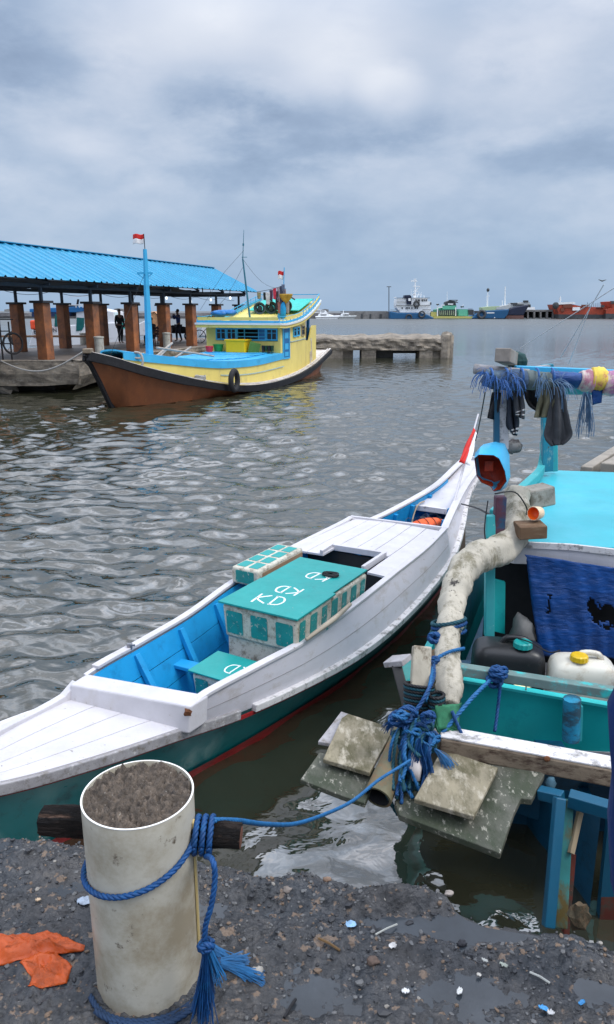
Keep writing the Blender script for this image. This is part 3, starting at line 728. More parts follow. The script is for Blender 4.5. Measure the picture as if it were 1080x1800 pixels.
    for nm, (pts, m_) in {'red_cloth': ([(833,752),(836,758),(817,815),(806,812)], 'r'), 'white_cloth': ([(836,758),(840,765),(826,818),(817,815)], 'w')}.items():
        Y = a.y + .42; G = []
        q = [D(x, y, lerp(a.y + .72, a.y + .35, (y-750)/66)) for x, y in pts]
        for i in range(12):
            v = i/11; row = []
            for j in range(6):
                t = j/5; p = q[0].lerp(q[1], t).lerp(q[3].lerp(q[2], t), v); p = p + Vector((.004*math.sin(v*9+t*3), .014*math.sin(t*7+v*4), 0)); row.append(p)
            G.append(row)
        f = MB(); f.sheet(G, .003); f.build('flag', mat('flag_red_cloth', (.55,.02,.015), rough=.7, var=.12, bump=.1) if m_ == 'r' else mat('flag_white_cloth', (.75,.74,.74), rough=.7, var=.05, bump=.1), pole, smooth='all')
    return root
build_white_boat()
def rounded_rect_poly(c, ex, ey, hw, hh, r, n=4):
    pts = []
    for sx, sy, a0 in ((1,1,0),(-1,1,90),(-1,-1,180),(1,-1,270)):
        for k in range(n+1):
            a = R(a0 + 90*k/n); pts.append(c + ex*(sx*(hw-r) + r*math.cos(a)) + ey*(sy*(hh-r) + r*math.sin(a)))
    return pts
def cool_box(name, label, u0, u1, w0, w1, z0, z1, lid=True, panels_front=3, panels_side=4, group='fish boxes aboard the white boat', taper=.012, plinth=None, brown=None):
    root = thing(name, label, 'fish box', tuple(wb((u0+u1)/2, (w0+w1)/2, z0)), group)
    b = MB(); A = [(u0,w0),(u0,w1),(u1,w1),(u1,w0)]; c = ((u0+u1)/2, (w0+w1)/2)
    def ring(z, k): return [wb(u + (-k if u > c[0] else k), w + (-k if w > c[1] else k), z) for u, w in A]
    zt = z1 - (.012 if lid else 0)
    b.hexa(ring(z0, taper) + ring(zt, 0)); body = b.build('body', BOX_WHITE, root, bevel=.018, seg=3, smooth=True)
    if plinth:
        p = MB(); A2 = [(u0+.03,w0+.02),(u0+.03,w1-.03),(u1,w1-.03),(u1,w0+.02)]; p.hexa([wb(u,w,plinth) for u,w in A2] + [wb(u,w,z0+.01) for u,w in A2]); p.build('base', BOX_WHITE, root, bevel=.008)
    zc = (z0+zt)/2; zh = (zt-z0)/2
    def panel(c_, ex, ez, hw, hh, r, nrm):
        q = MB(); poly = rounded_rect_poly(c_ + nrm*.0006, ex, ez, hw, hh, r); q.prism(poly, nrm*.003); q.build('painted_panel', TEAL_WORN, body)
    tl = (taper/(z1-z0))
    for k in range(panels_front):
        t = (k+.5)/panels_front; wdt = (w1-w0)/panels_front
        cz = zc + rs(-.004,.004); off = taper*(zt-cz)/(zt-z0)
        ez = (Vector((0,0,1)) - WA*tl).normalized()
        panel(wb(u0 + off, lerp(w0, w1, t), cz), WP, ez, wdt*.33, zh*.70, .012, (-WA - Vector((0,0,tl))).normalized())
    for k in range(panels_side):
        t = (k+.5)/panels_side; ud = (u1-u0)/panels_side; cz = zc + .006; off = taper*(zt-cz)/(zt-z0); ez = (Vector((0,0,1)) + WP*tl).normalized()
        panel(wb(lerp(u0, u1, t), w1 - off, cz), WA, ez, ud*.30*(1 if k % 2 else .8), zh*.72, .010, (WP - Vector((0,0,tl))).normalized())
    return root, body
def strokes(parent, lines, z, th=.013):
    """painted brush strokes on a lid: list of polylines in (u, w)"""
    for ln in lines:
        q = MB(); pts = [wb(u, w, z + .0022) for u, w in ln]
        if len(pts) > 2: pts = smooth_path(pts, 4)
        q.strip(pts, [th*rs(.8,1.2) for _ in pts], .0012); q.build('painted_letter_stroke', mat('white_brush_paint', (.72,.76,.74), rough=.5, var=.08, bump=.1), parent)
def letters_KD(cu, cw, s, ang, jit=0):
    """K and D as brush strokes; reading direction = +w turned by ang"""
    def T(x, y):
        ca, sa = math.cos(ang), math.sin(ang); X = x*ca - y*sa; Y = x*sa + y*ca
        return (cu + Y*s, cw + X*s)
    K = [[T(-.62,-.5), T(-.58,.5)], [T(-.08,.46), T(-.56,-.02), T(-.06,-.46)]]
    Dd = [[T(.18,-.48), T(.20,.46)], [T(.12,.46), T(.50,.40), T(.66,.0), T(.52,-.38), T(.12,-.48)]]
    return K + Dd
def build_boxes():
    r, body = cool_box('fish_box', 'large cream fish box with big teal painted lid lettered KD, amidships in the white boat', 1.15, 2.13, -.14, .42, .565, .80, plinth=.42, panels_side=7)
    l = MB(); l.hexa([wb(1.13,-.155,.800), wb(1.13,.435,.800), wb(1.62,.435,.800), wb(1.62,-.155,.800), wb(1.13,-.155,.813), wb(1.13,.435,.813), wb(1.62,.435,.813), wb(1.62,-.155,.813)])
    l.hexa([wb(1.622,-.15,.800), wb(1.622,.41,.800), wb(2.15,.41,.800), wb(2.15,-.15,.800), wb(1.622,-.15,.811), wb(1.622,.41,.811), wb(2.15,.41,.811), wb(2.15,-.15,.811)])
    lid = l.build('lid', TEAL, r, bevel=.002)
    strokes(lid, letters_KD(1.31, .12, .150, R(8)), .8115); strokes(lid, letters_KD(1.51, .14, .130, R(182)), .8115); strokes(lid, letters_KD(1.84, .18, .130, R(176)), .8100)
    rr = MB(); rr.strip([wb(1.45,.445,.63), wb(2.1,.455,.66)], .03, .02); rr.build('side_rail', TEAL, r, bevel=.003)
    r, body = cool_box('fish_box', 'low cream fish box with teal lid, half hidden in the blue well', .77, 1.04, -.10, .34, .33, .495, panels_front=3, panels_side=2)
    l = MB(); l.hexa([wb(.755,-.115,.495), wb(.755,.35,.495), wb(1.06,.35,.495), wb(1.06,-.115,.495), wb(.755,-.115,.505), wb(.755,.35,.505), wb(1.06,.35,.505), wb(1.06,-.115,.505)]); lid = l.build('lid', TEAL, r, bevel=.002)
    strokes(lid, letters_KD(.90, .15, .12, R(180)), .5035, .009)
    r, body = cool_box('fish_box', 'narrow cream fish box with teal squares, resting on the far rail', 1.78, 2.42, -.52, -.28, .655, .785, lid=False, panels_front=1, panels_side=0, taper=.0)
    for k in range(4):
        for j in range(2):
            q = MB(); c_ = wb(lerp(1.80, 2.40, (k+.5)/4), lerp(-.51, -.30, (j+.5)/2), .7856); q.prism(rounded_rect_poly(c_, WA, WP, .060, .040, .010), Vector((0,0,.002))); q.build('painted_panel', TEAL, body)
    q = MB(); q.hexa([wb(1.83,-.280,.67), wb(1.83,-.2765,.67), wb(2.40,-.2765,.67), wb(2.40,-.280,.67), wb(1.83,-.280,.755), wb(1.83,-.2765,.755), wb(2.40,-.2765,.755), wb(2.40,-.280,.755)]); q.build('bare_side', mat('brown_foam', (.26,.17,.10), rough=.85, var=.15, bump=.4), body)
    # black cord bundle on the big lid
    k = MB()
    for s_ in range(7):
        pts = []
        for i in range(20):
            a = i/19*6.28*1.6 + s_; pts.append(wb(1.90 + (.030+.012*math.sin(s_*2.1+i*.4))*math.sin(a) , .245 + .052*math.cos(a) + .012*math.sin(s_+i), .8165 + .004*s_*.5 + .003*math.sin(i)))
        k.tube(smooth_path(pts, 2), .0032, 5)
    k.origin = wb(1.9,.25,.815); tag(k.build('cord_bundle', BLACK_ROPE, smooth='all'), 'small tangle of black cord lying on the teal lid of the large fish box', 'cord')
    # pale stick leaning along the big box
    s = MB(); s.tube([wb(1.20,.455,.66), wb(1.5,.49,.69), wb(1.75,.478,.70)], [.012,.017,.013], 7, jit=.3); s.origin = wb(1.5,.49,.69)
    tag(s.build('driftwood_stick', mat('bleached_stick', (.42,.36,.28), rough=.8, var=.2, bump=.4), smooth='all'), 'short pale stick lying on the rail beside the large fish box', 'stick')
    # orange float and net in the after well
    f = MB(); vc = P(752,921,.60); f.blob(vc, (.20,.085,.055), 5, 10, .15, Matrix.Rotation(R(25),3,'Z'))
    f.origin = vc; fo = f.build('life_vest', mat('orange_foam', (.75,.10,.015), rough=.6, var=.12, bump=.25), smooth='all')
    sb = MB()
    for x in (-.12, -.04, .04, .12):
        c_ = vc + Matrix.Rotation(R(25),3,'Z') @ Vector((x,0,0)); hh = .062*math.sqrt(max(.1, 1-(x/.21)**2)); wd = .092*math.sqrt(max(.1, 1-(x/.21)**2))
        M = Matrix.Rotation(R(25),3,'Z'); sb.tube([c_ + M @ Vector((0, wd*math.cos(a), hh*math.sin(a))) for a in np.linspace(-.3, math.pi+.3, 12)], .003, 4)
    sb.build('strap', BLACK_ROPE, fo); tag(fo, 'orange foam life vest lying in the after well of the white boat', 'life vest')
    n = MB()
    for i in range(60):
        c_ = wb(rs(3.75, 4.4), rs(-.12, .22), .53); a0 = rs(0,6.28); rr_ = rs(.05,.12)
        n.tube([c_ + Vector((rr_*math.cos(a0+t), rr_*math.sin(a0+t), .05*math.sin(t*1.7+i) + .04)) for t in np.linspace(0, rs(2,5), 12)], .0022, 3, cap=False)
    n.origin = wb(4.1,.05,.45); tag(n.build('fishing_net', mat('grey_net_twine', (.10,.11,.11), rough=.7), smooth='all'), 'tangled grey fishing net heaped in the after well of the white boat', 'net')
    t = MB(); t.tube(smooth_path([wb(4.20,-.10,.47), wb(4.38,-.13,.62), wb(4.47,-.12,.70), wb(4.6,-.11,.705)], 5), .007, 6); t.origin = wb(4.4,-.12,.6)
    tag(t.build('rope_end', mat('buff_rope', (.40,.30,.20), rough=.8, bump=.3), smooth='all'), 'short buff rope hanging over the stern deck beam of the white boat', 'rope')
build_boxes()
# ------------------------------------------------------------------ yellow fishing boat
YO = Vector((-5.8, 19.8, 0)); YA = Vector((.36, .933, 0)).normalized(); YP = Vector((YA.y, -YA.x, 0))
def yb(u, w, z): return YO + YA*u + YP*w + Vector((0,0,z))
YELLOW = mat('pale_yellow_paint', (.74,.60,.17), rough=.45, var=.06, vs=2, c2=(.55,.44,.16), t2=.62, s2=2.5, c3=(.30,.20,.08), t3=.73, s3=9, w3=.02, bump=.1, stretch=(1,1,.45))
SKY_BLUE = mat('sky_blue_paint', (.045,.38,.66), rough=.45, var=.08, vs=2, c2=(.04,.28,.50), t2=.62, s2=3, c3=(.45,.55,.6), t3=.74, s3=10, w3=.02, bump=.1)
DEEP_BLUE = mat('deep_blue_paint', (.010,.13,.33), rough=.45, var=.12, vs=3, bump=.1)
HULL_BROWN = mat('red_brown_hull_paint', (.185,.058,.018), rough=.6, var=.18, vs=1.2, c2=(.13,.042,.015), t2=.55, s2=2.5, w2=.12, c3=(.22,.09,.03), t3=.64, s3=7, bump=.15, bs=12, stretch=(1,1,.5))
DARK_GLASS = mat('dark_glass', (.012,.016,.020), rough=.12, var=.3, bump=0)
DECK_WHITE = mat('scuffed_white_deck', (.64,.60,.56), rough=.6, var=.08, vs=2, c2=(.42,.33,.27), t2=.56, s2=3, w2=.1, bump=.15)
TYRE = mat('tyre_rubber', (.018,.018,.020), rough=.75, var=.25, vs=8, bump=.3)
TURQ_CLOTH = mat('turquoise_sheet', (.01,.47,.40), rough=.45, var=.1, bump=.1)
def HBT(): return [(0,.05,1.51,1.0),(.66,.38,1.32,.2),(1.4,.78,1.05,.42),(2.27,1.14,.80,.95),(3.26,1.5,.56,1.27),(4.54,1.82,.33,1.58),(5.84,2.03,.20,1.82),(7.5,2.12,.16,1.95),(9.9,2.00,.22,1.9),(12.45,1.70,.40,1.62),(14.5,1.38,.62,1.35),(16.25,1.12,.86,.9)]
YR = HBT()
def yhb(u): return itp(u, [(r[0], r[1]) for r in YR])
def yz(u): return itp(u, [(r[0], r[2]) for r in YR])
YWL = [(0,.02),(.98,.06),(1.4,.42),(2.43,1.0),(3.5,1.35),(5.3,1.72),(7,1.95),(10.2,1.9),(13,1.55),(15.2,.95),(16.25,.3)]
def rect_frame(mb, c, ex, ez, w, h, t, nrm, d):
    for sx in (-1, 1): mb.box_o = 0; a = c + ex*sx*(w/2 - t/2); mb.hexa(obox(a, ex, ez, nrm, t, h, d))
    for sz in (-1, 1): a = c + ez*sz*(h/2 - t/2); mb.hexa(obox(a, ex, ez, nrm, w - 2*t, t, d))
def obox(c, ex, ez, nn, w, h, d):
    ex = ex*w/2; ez = ez*h/2; nn = nn*d/2
    return [c-ex-nn-ez, c+ex-nn-ez, c+ex+nn-ez, c-ex+nn-ez, c-ex-nn+ez, c+ex-nn+ez, c+ex+nn+ez, c-ex+nn+ez]
Z = Vector((0,0,1))
def window(parent, c, ex, nrm, w, h, panes=2, frame=None, glass=None):
    f = MB(); rect_frame(f, c + nrm*.02, ex, Z, w, h, .05, nrm, .04)
    for k in range(1, panes): f.hexa(obox(c + nrm*.02 + ex*(-w/2 + w*k/panes), ex, Z, nrm, .035, h-.1, .036))
    f.hexa(obox(c + nrm*.02 + Z*h*.12, ex, Z, nrm, w-.1, .02, .030))
    fo = f.build('window', frame or SKY_BLUE, parent)
    g = MB(); g.hexa(obox(c + nrm*.008, ex, Z, nrm, w-.06, h-.06, .006)); g.build('pane', glass or DARK_GLASS, fo)
def build_yellow_boat():
    root = thing('fishing_boat', 'big yellow fishing boat with brown hull and blue foredeck, moored at the roofed pier', 'boat', tuple(yb(7, 0, 0)))
    us = list(np.linspace(0, 16.25, 60)); h = MB(); G = []
    for u in us:
        w, z = yhb(u), yz(u); wl = min(itp(u, YWL), w*.99); kz = 1.45 - 1.5*u if u < 1.0 else -.05 - .35*min(1, (u-1)/2)
        if u > 14.8: kz = lerp(-.4, .25, (u-14.8)/1.45)
        b = max(kz, 0.0); row = []
        for sg in (1, -1):
            r_ = [(sg*w, z), (sg*lerp(w, wl, .45), lerp(z, b, .4)), (sg*wl, b), (sg*wl*.5, min(b, kz*.7 if kz < 0 else kz)), (0, kz)]
            row += r_ if sg == 1 else r_[::-1][1:]
        G.append([yb(u, *q) for q in row])
    h.grid(G); h.add([G[-1][i] for i in range(len(G[-1]))], [tuple(range(len(G[-1])))])
    hull = h.build('hull', HULL_BROWN, root, smooth=True)
    k = MB(); k.strip([yb(.0, 0, 1.5), yb(.5, 0, .75), yb(1.0, 0, -.05)], .10, .14, side=[YP]*3); k.build('stem', BLACK, hull)
    for sg in (1, -1):
        r = MB(); r.strip([yb(u, sg*(yhb(u)+.02), yz(u) - .06) for u in us], .09, [.24 if u < 3 else (.21 if u < 12 else .17) for u in us], side=[YP]*len(us)); r.build('rail', BLACK, root, bevel=.01)
        c = MB(); c.strip([yb(u, sg*(yhb(u)-.03), yz(u) + .075) for u in us], .06, .025, side=[YP]*len(us)); c.build('rail_cap', DECK_WHITE if sg == 1 else BLACK, root)
    s = MB(); s.box(yb(.1,0,1.58), (.22,.30,.12)); s.build('stem_head', mat('old_timber', (.22,.17,.12), rough=.8, var=.3, bump=.5), root, bevel=.02)
    d = MB(); G = []
    for u in np.linspace(.3, 16.2, 50): G.append([yb(u, yhb(u)*t*.98, yz(u) + .015 if u > 4 else yz(u) - .02) for t in (-1, -.5, 0, .5, 1)])
    d.grid(G); d.build('side_deck', DECK_WHITE, root, smooth='all')
    # trunk: yellow sides, blue top
    def tw(u): return min(yhb(u) - .32, 1.55) if u > 1.2 else max(.02, yhb(u)-.32)
    TZ = [(1.0,1.52),(1.4,1.45),(2.6,1.28),(4,1.10),(5.1,1.02),(7.2,.97),(9.6,1.05)]
    tu = list(np.linspace(1.15, 9.55, 34)); y = MB(); bl = MB(); tp = MB()
    for sg in (1, -1):
        y.sheet([[yb(u, sg*tw(u), lerp(itp(u, TZ)-.16, yz(u)-.04, t)) for t in (0, .5, 1)] for u in tu], .04)
        bl.sheet([[yb(u, sg*(tw(u)+.035), lerp(itp(u, TZ), itp(u, TZ)-.19, t)) for t in (0, 1)] for u in tu], .05)
    y.build('trunk_side', YELLOW, root, smooth=True); bl.build('trunk_edge', SKY_BLUE, root, smooth=True)
    tp.sheet([[yb(u, (tw(u)+.05)*t, itp(u, TZ) + .01 + .05*(1-t*t)) for t in (-1,-.6,-.2,.2,.6,1)] for u in tu], .04)
    tpo = tp.build('foredeck', SKY_BLUE, root, smooth=True)
    hb_ = MB()
    for i, u in enumerate(np.arange(4.2, 9.0, .62)):
        for w0, w1 in ((-1.2,-.42),(-.38,.38),(.42,1.2)):
            zz = itp(u+.28, TZ) + .075; hb_.hexa(obox(yb(u+.28, (w0+w1)/2, zz), YP, YA, Z, (w1-w0), .52, .03))
    hb_.build('hatch_boards', SKY_BLUE, tpo, bevel=.008)
    bt = MB(); bt.strip([yb(u, tw(u)+.03, lerp(itp(u, TZ), yz(u), .55)) for u in np.linspace(4.6, 9.6, 20)], .03, .035, side=[YP]*20); bt.build('batten', mat('grey_blue_paint', (.35,.45,.42), rough=.6), root)
    # cabin
    def cw(u): return itp(u, [(9.4,1.52),(11,1.50),(13.2,1.26),(15,1.02)])
    def dzk(u): return yz(u) - .02
    roofz = lambda u: itp(u, [(8.9,1.98),(9.6,1.97),(11.1,2.11),(12.2,2.34),(13.2,2.62),(14.3,2.92)])
    c = MB()
    c.sheet([[yb(u, cw(u), lerp(roofz(u)-.02, dzk(u), t)) for t in (0, .5, 1)] for u in np.linspace(9.4, 12.35, 14)], .05)
    c.build('side_wall', YELLOW, root, smooth=True)
    c = MB(); c.sheet([[yb(u, -cw(u), lerp(roofz(u)-.02, dzk(u), t)) for t in (0, .5, 1)] for u in np.linspace(9.4, 12.35, 14)], .05)
    c.build('side_wall', YELLOW, root, smooth=True)
    c = MB(); c.sheet([[yb(u, cw(u), lerp(itp(u, [(12.35,1.45),(12.9,1.42),(13.4,1.95),(14.0,2.0)]), dzk(u), t)) for t in (0, .5, 1)] for u in np.linspace(12.36, 14.2, 14)], .05)
    c.sheet([[yb(u, -cw(u), lerp(1.6, dzk(u), t)) for t in (0, .5, 1)] for u in np.linspace(12.36, 14.2, 8)], .05)
    c.sheet([[yb(14.2, w, lerp(1.9, dzk(14.2), t)) for t in (0, .5, 1)] for w in (-1.05, 0, 1.1)], .05)
    c.build('stern_wall', YELLOW, root)
    c = MB()
    for w0, w1, z0, z1 in ((-1.52,1.52,.95,1.50),(-1.52,-1.14,1.50,1.97),(1.44,1.52,1.50,1.97)):
        c.hexa(obox(yb(9.42, (w0+w1)/2, (z0+z1)/2), YP, Z, -YA, w1-w0, z1-z0, .05))
    c.build('front_wall', YELLOW, root)
    dk = MB(); dk.hexa(obox(yb(10.2, .1, 1.70), YP, Z, -YA, 2.7, .5, .04)); dk.build('cabin_shade_board', mat('cabin_shade', (.02,.022,.025), rough=.8), root)  # near-black board standing for the shade inside the cabin
    window(root, yb(9.40, -.90, 1.745), YP, -YA, .44, .44, 2); window(root, yb(9.40, -.46, 1.745), YP, -YA, .42, .44, 2)
    window(root, yb(9.40, 1.20, 1.745), YP, -YA, .46, .44, 2)
    fr = MB(); rect_frame(fr, yb(9.39, .36, 1.745), YP, Z, 1.22, .46, .05, -YA, .05)
    for w in (.08, .66): fr.hexa(obox(yb(9.39, w, 1.745), YP, Z, -YA, .03, .4, .04))
    fr.hexa(obox(yb(9.36, .36, 1.66), YP, Z, -YA, 1.2, .03, .03)); fr.hexa(obox(yb(9.36, .36, 1.80), YP, Z, -YA, 1.2, .02, .03)); fr.build('shutter_frame', SKY_BLUE, root)
    sh = MB(); sh.hexa(obox(yb(9.40, .82, 1.75), YP, Z, -YA, .28, .38, .03)); sh.build('shutter', DEEP_BLUE, root)
    # door and side windows
    def side_pt(u, z): return yb(u, cw(u) + .03, z)
    do = MB(); do.hexa(obox(side_pt(9.90, 1.42), YA, Z, YP, .58, 1.08, .04)); door = do.build('door', DEEP_BLUE, root)
    fr = MB(); rect_frame(fr, side_pt(9.90, 1.42), YA, Z, .66, 1.16, .06, YP, .07); fr.build('door_frame', SKY_BLUE, door)
    pn = MB()
    for z in (1.70, 1.30, 1.02): pn.hexa(obox(side_pt(9.90, z) + YP*.025, YA, Z, YP, .34, .22 if z != 1.02 else .16, .02))
    pn.build('door_panel', SKY_BLUE, door)
    window(root, side_pt(10.78, 1.80), YA, YP, .34, .36, 1); window(root, side_pt(11.18, 1.82), YA, YP, .34, .36, 1)
    window(root, side_pt(11.85, 1.84), YA, YP, .42, .42, 1, frame=mat('tan_frame', (.35,.28,.15), rough=.6))
    bt = MB(); bt.strip([yb(u, cw(u)+.04, itp(u, [(10.3,1.45),(12.3,1.52)])) for u in np.linspace(10.3, 12.3, 8)], .03, .03, side=[YP]*8); bt.build('batten', mat('grey_blue_paint', (.35,.45,.42)), root)
    p = MB(); p.beam(yb(13.3, 1.12, 1.2), yb(13.35, 1.12, 2.62), .10, .10); p.build('porch_post', DEEP_BLUE, root)
    p = MB(); p.beam(yb(12.4, 1.1, 1.55), yb(13.3, 1.1, 1.2), .10, .30, up=Z); p.build('porch_brace', DEEP_BLUE, root)
    # roof: slab edge, upper board, deck on top
    ru = list(np.linspace(8.95, 14.1, 22)); rw = lambda u: itp(u, [(8.95,1.74),(11,1.72),(13,1.58),(14.1,1.4)])
    r = MB(); r.sheet([[yb(u, rw(u)*t, roofz(u) + .06) for t in (-1,-.5,0,.5,1)] for u in ru], .10); roof = r.build('roof', YELLOW, root, smooth=True)
    e = MB()
    for sg in (1, -1): e.strip([yb(u, sg*(rw(u)+.01), roofz(u) + .145) for u in ru], .06, .06, side=[YP]*len(ru))
    e.beam(yb(8.94, -1.75, 2.13), yb(8.94, 1.75, 2.13), .06, .07); e.build('roof_trim', mat('white_trim', (.66,.68,.70), rough=.5, var=.05), roof)
    e = MB()
    for sg in (1, -1): e.strip([yb(u, sg*(rw(u)-.06), roofz(u) + .225) for u in ru], .04, .08, side=[YP]*len(ru))
    e.beam(yb(9.0, -1.68, 2.20), yb(9.0, 1.68, 2.20), .04, .08); e.build('roof_edge', SKY_BLUE, roof)
    e = MB(); e.beam(yb(9.0, -1.68, 2.31), yb(9.0, 1.62, 2.31), .035, .11); e.strip([yb(u, rw(u)-.06, roofz(u) + .36) for u in np.linspace(9.6, 11.3, 6)], .035, .11, side=[YP]*6)
    e.strip([yb(u, rw(u)-.06, roofz(u) + .33) for u in np.linspace(12.3, 14.0, 6)], .035, .06, side=[YP]*6); e.build('rail_board', YELLOW, roof)
    e = MB()
    for dz_ in (.31, .42):
        e.strip([yb(u, rw(u)-.07, roofz(u) + dz_) for u in ru], .025, .022, side=[YP]*len(ru)); e.strip([yb(u, -rw(u)+.07, roofz(u) + dz_) for u in ru], .025, .022, side=[YP]*len(ru))
    for u in np.linspace(9.0, 14.0, 15):
        for sg in (1, -1): e.beam(yb(u, sg*(rw(u)-.07), roofz(u) + .1), yb(u, sg*(rw(u)-.07), roofz(u) + .44), .025, .025)
    e.beam(yb(14.05, -1.3, roofz(14)+.42), yb(14.05, 1.3, roofz(14)+.42), .03, .03); e.build('roof_railing', SKY_BLUE, roof)
    t = MB(); t.sheet([[yb(u, w, roofz(u) + .26) for w in (-1.1,-.3,.5,1.15)] for u in np.linspace(12.2, 13.9, 6)], .03); t.build('turquoise_roof_panel', TURQ_CLOTH, roof)
    # masts
    m = MB(); b0 = yb(2.55, .30, 1.25); b1 = D(255, 438, b0.y); m.tube([b0, b0.lerp(b1, .5), b1], [.115,.09,.055], 4); m.build('mast', SKY_BLUE, root)
    m = MB(); z1 = D(255, 480, b0.y); m.beam(z1 + Vector((-.22,0,0)), z1 + Vector((.22,0,0)), .04, .05); m.beam(z1 + Vector((-.22,0,0)), z1 + Vector((0,0,-.18)), .025, .025); m.beam(z1 + Vector((.22,0,0)), z1 + Vector((0,0,-.18)), .025, .025); m.build('crosstree', SKY_BLUE, root)
    m = MB(); t0 = b1; t1 = D(253, 411, b0.y); m.tube([t0, t1], .012, 5); fs_ = m.build('flagstaff', BLACK, root)
    def small_flag(name, x0, y0, x1, y1, Y, par):
        for nm, a, b_ in (('flag', 0, .5), ('flag', .5, 1)):
            G = []
            for i in range(7):
                v = lerp(a, b_, i/6); G.append([D(lerp(x0, x1, j/8), lerp(y0, y1, v) + 1.2*math.sin(j*.8) + j*.15, Y + .05*math.sin(j*.9)) for j in range(9)])
            q = MB(); q.sheet(G, .006); q.build(nm, mat('flag_red_cloth', (.55,.02,.015)) if a == 0 else mat('flag_white_cloth', (.75,.74,.74)), par, smooth='all')
    small_flag('flag', 253, 411, 234, 428, b0.y, fs_)
    m = MB(); a0 = yb(9.6, .25, 2.05); a1 = D(427, 455, a0.y); a2 = D(429, 404, a0.y); m.tube([a0, a1], [.045,.03], 6); m.tube([a1, a2], [.018,.008], 5); q = D(430, 452, a0.y); m.tube([q + Vector((-.1,0,0)), q + Vector((.1,0,0))], .012, 4); m.tube([D(428,432,a0.y), D(428,428,a0.y)], .035, 6); m.build('antenna_mast', mat('dull_teal_pole', (.03,.15,.20), rough=.6, var=.2), root)
    m = MB(); b0 = yb(11.6, .55, 2.2); b1 = D(499, 506, b0.y); m.beam(b0, b1, .14, .14, up=YA); b2 = D(500, 470, b0.y); m.tube([b1, b2], .018, 5); fs2 = m.build('flag_post', SKY_BLUE, root)
    small_flag('flag', 500, 476, 489, 490, b0.y, fs2)
    # stays
    st = MB(); st.tube([D(429,440,a0.y), D(395, 478, a0.y-1), D(352, 545, a0.y-2)], .006, 3)
    st2 = [a1.lerp(b1, t) + Vector((0,0,-.35*math.sin(math.pi*t))) for t in np.linspace(0, 1, 10)]; st.tube(st2, .006, 3); st.tube([D(427,470,a0.y), D(400,520,a0.y-1.0), yb(9.0,-1.3,2.3)], .006, 3)
    st.build('stay_wires', BLACK_ROPE, root); st = MB(); st.tube([z1, yb(.6,.3,1.4)], .006, 3); st.build('fore_stay', BLACK_ROPE, root)
    # tyre fender on the near side
    tf = MB(); cc = yb(4.55, 1.98, .50); nrm = (YP*.93 - YA*.35).normalized(); ex = YA; ring = []
    for k in range(24):
        a = k/24*2*math.pi; ring.append(cc + YP*.05 + ex*.15*math.cos(a)*1.5 + Z*.26*math.sin(a)*1.12)
    tf.tube(ring + [ring[0], ring[1]], .085, 10, cap=False); tf.build('tyre_fender', TYRE, root, smooth='all')
    # anchor on the bow, poles, mooring line coil
    an = MB(); q = D(243, 628, yb(1.6,.9,0).y)
    arc = [D(236,619,q.y), D(246,621,q.y), D(251,631,q.y), D(250,642,q.y), D(243,655,q.y)]; an.tube(smooth_path(arc, 5), .035, 6); an.tube([D(228,628,q.y), D(249,630,q.y)], .03, 6); an.blob(D(229,628,q.y), (.07,.07,.06), 1, 5, .1); an.build('anchor', GREY_ROPE, root, smooth='all')
    pb = MB()
    for (x0,y0,x1,y1,r_) in ((253,645,303,603,.035),(262,646,300,607,.03),(279,648,336,610,.028),(276,611,376,626,.035)):
        pb.tube([D(x0,y0,yb(2.2,0,0).y), D(x1,y1,yb(5.2,0,0).y)], r_, 6)
    pb.build('boat_pole', mat('bleached_pole', (.34,.31,.28), rough=.8, var=.25, bump=.3), root)
    co = MB(); c0 = yb(3.5, 1.42, .62)
    for s_ in range(5): co.tube([c0 + Vector((.16*math.cos(a+s_), .12*math.sin(a+s_), .02*s_ + .02*math.sin(3*a))) for a in np.linspace(0, 6.4, 22)], .016, 4)
    co.build('rope_coil', GREY_ROPE, root)
    ve = MB(); ve.tube([yb(12.9, 1.46, .60), yb(12.95, 1.40, 1.5)], .025, 5); ve.build('stern_post', DECK_WHITE, root); ve = MB(); ve.tube([yb(12.3,1.62,.55), yb(12.35,1.6,1.0)], .03, 5); ve.build('stern_post', DECK_WHITE, root)
    rd = MB(); rd.strip([yb(u, yhb(u)-.10, yz(u)+.10) for u in np.linspace(5, 16, 24)], .05, .03, side=[YP]*24); rd.build('deck_edge', DECK_WHITE, root)
    return root
build_yellow_boat()
def simple_bucket(name, label, c, r0, r1, h, m, cat='bucket'):
    q = MB(); q.lathe([(r0,0),(r1,h),(r1*1.06,h),(r1*1.06,h-.02),(r1*.93,h-.01),(r0*.9,.02)], c, n=14); q.origin = c
    return tag(q.build(name, m, smooth=True), label, cat)
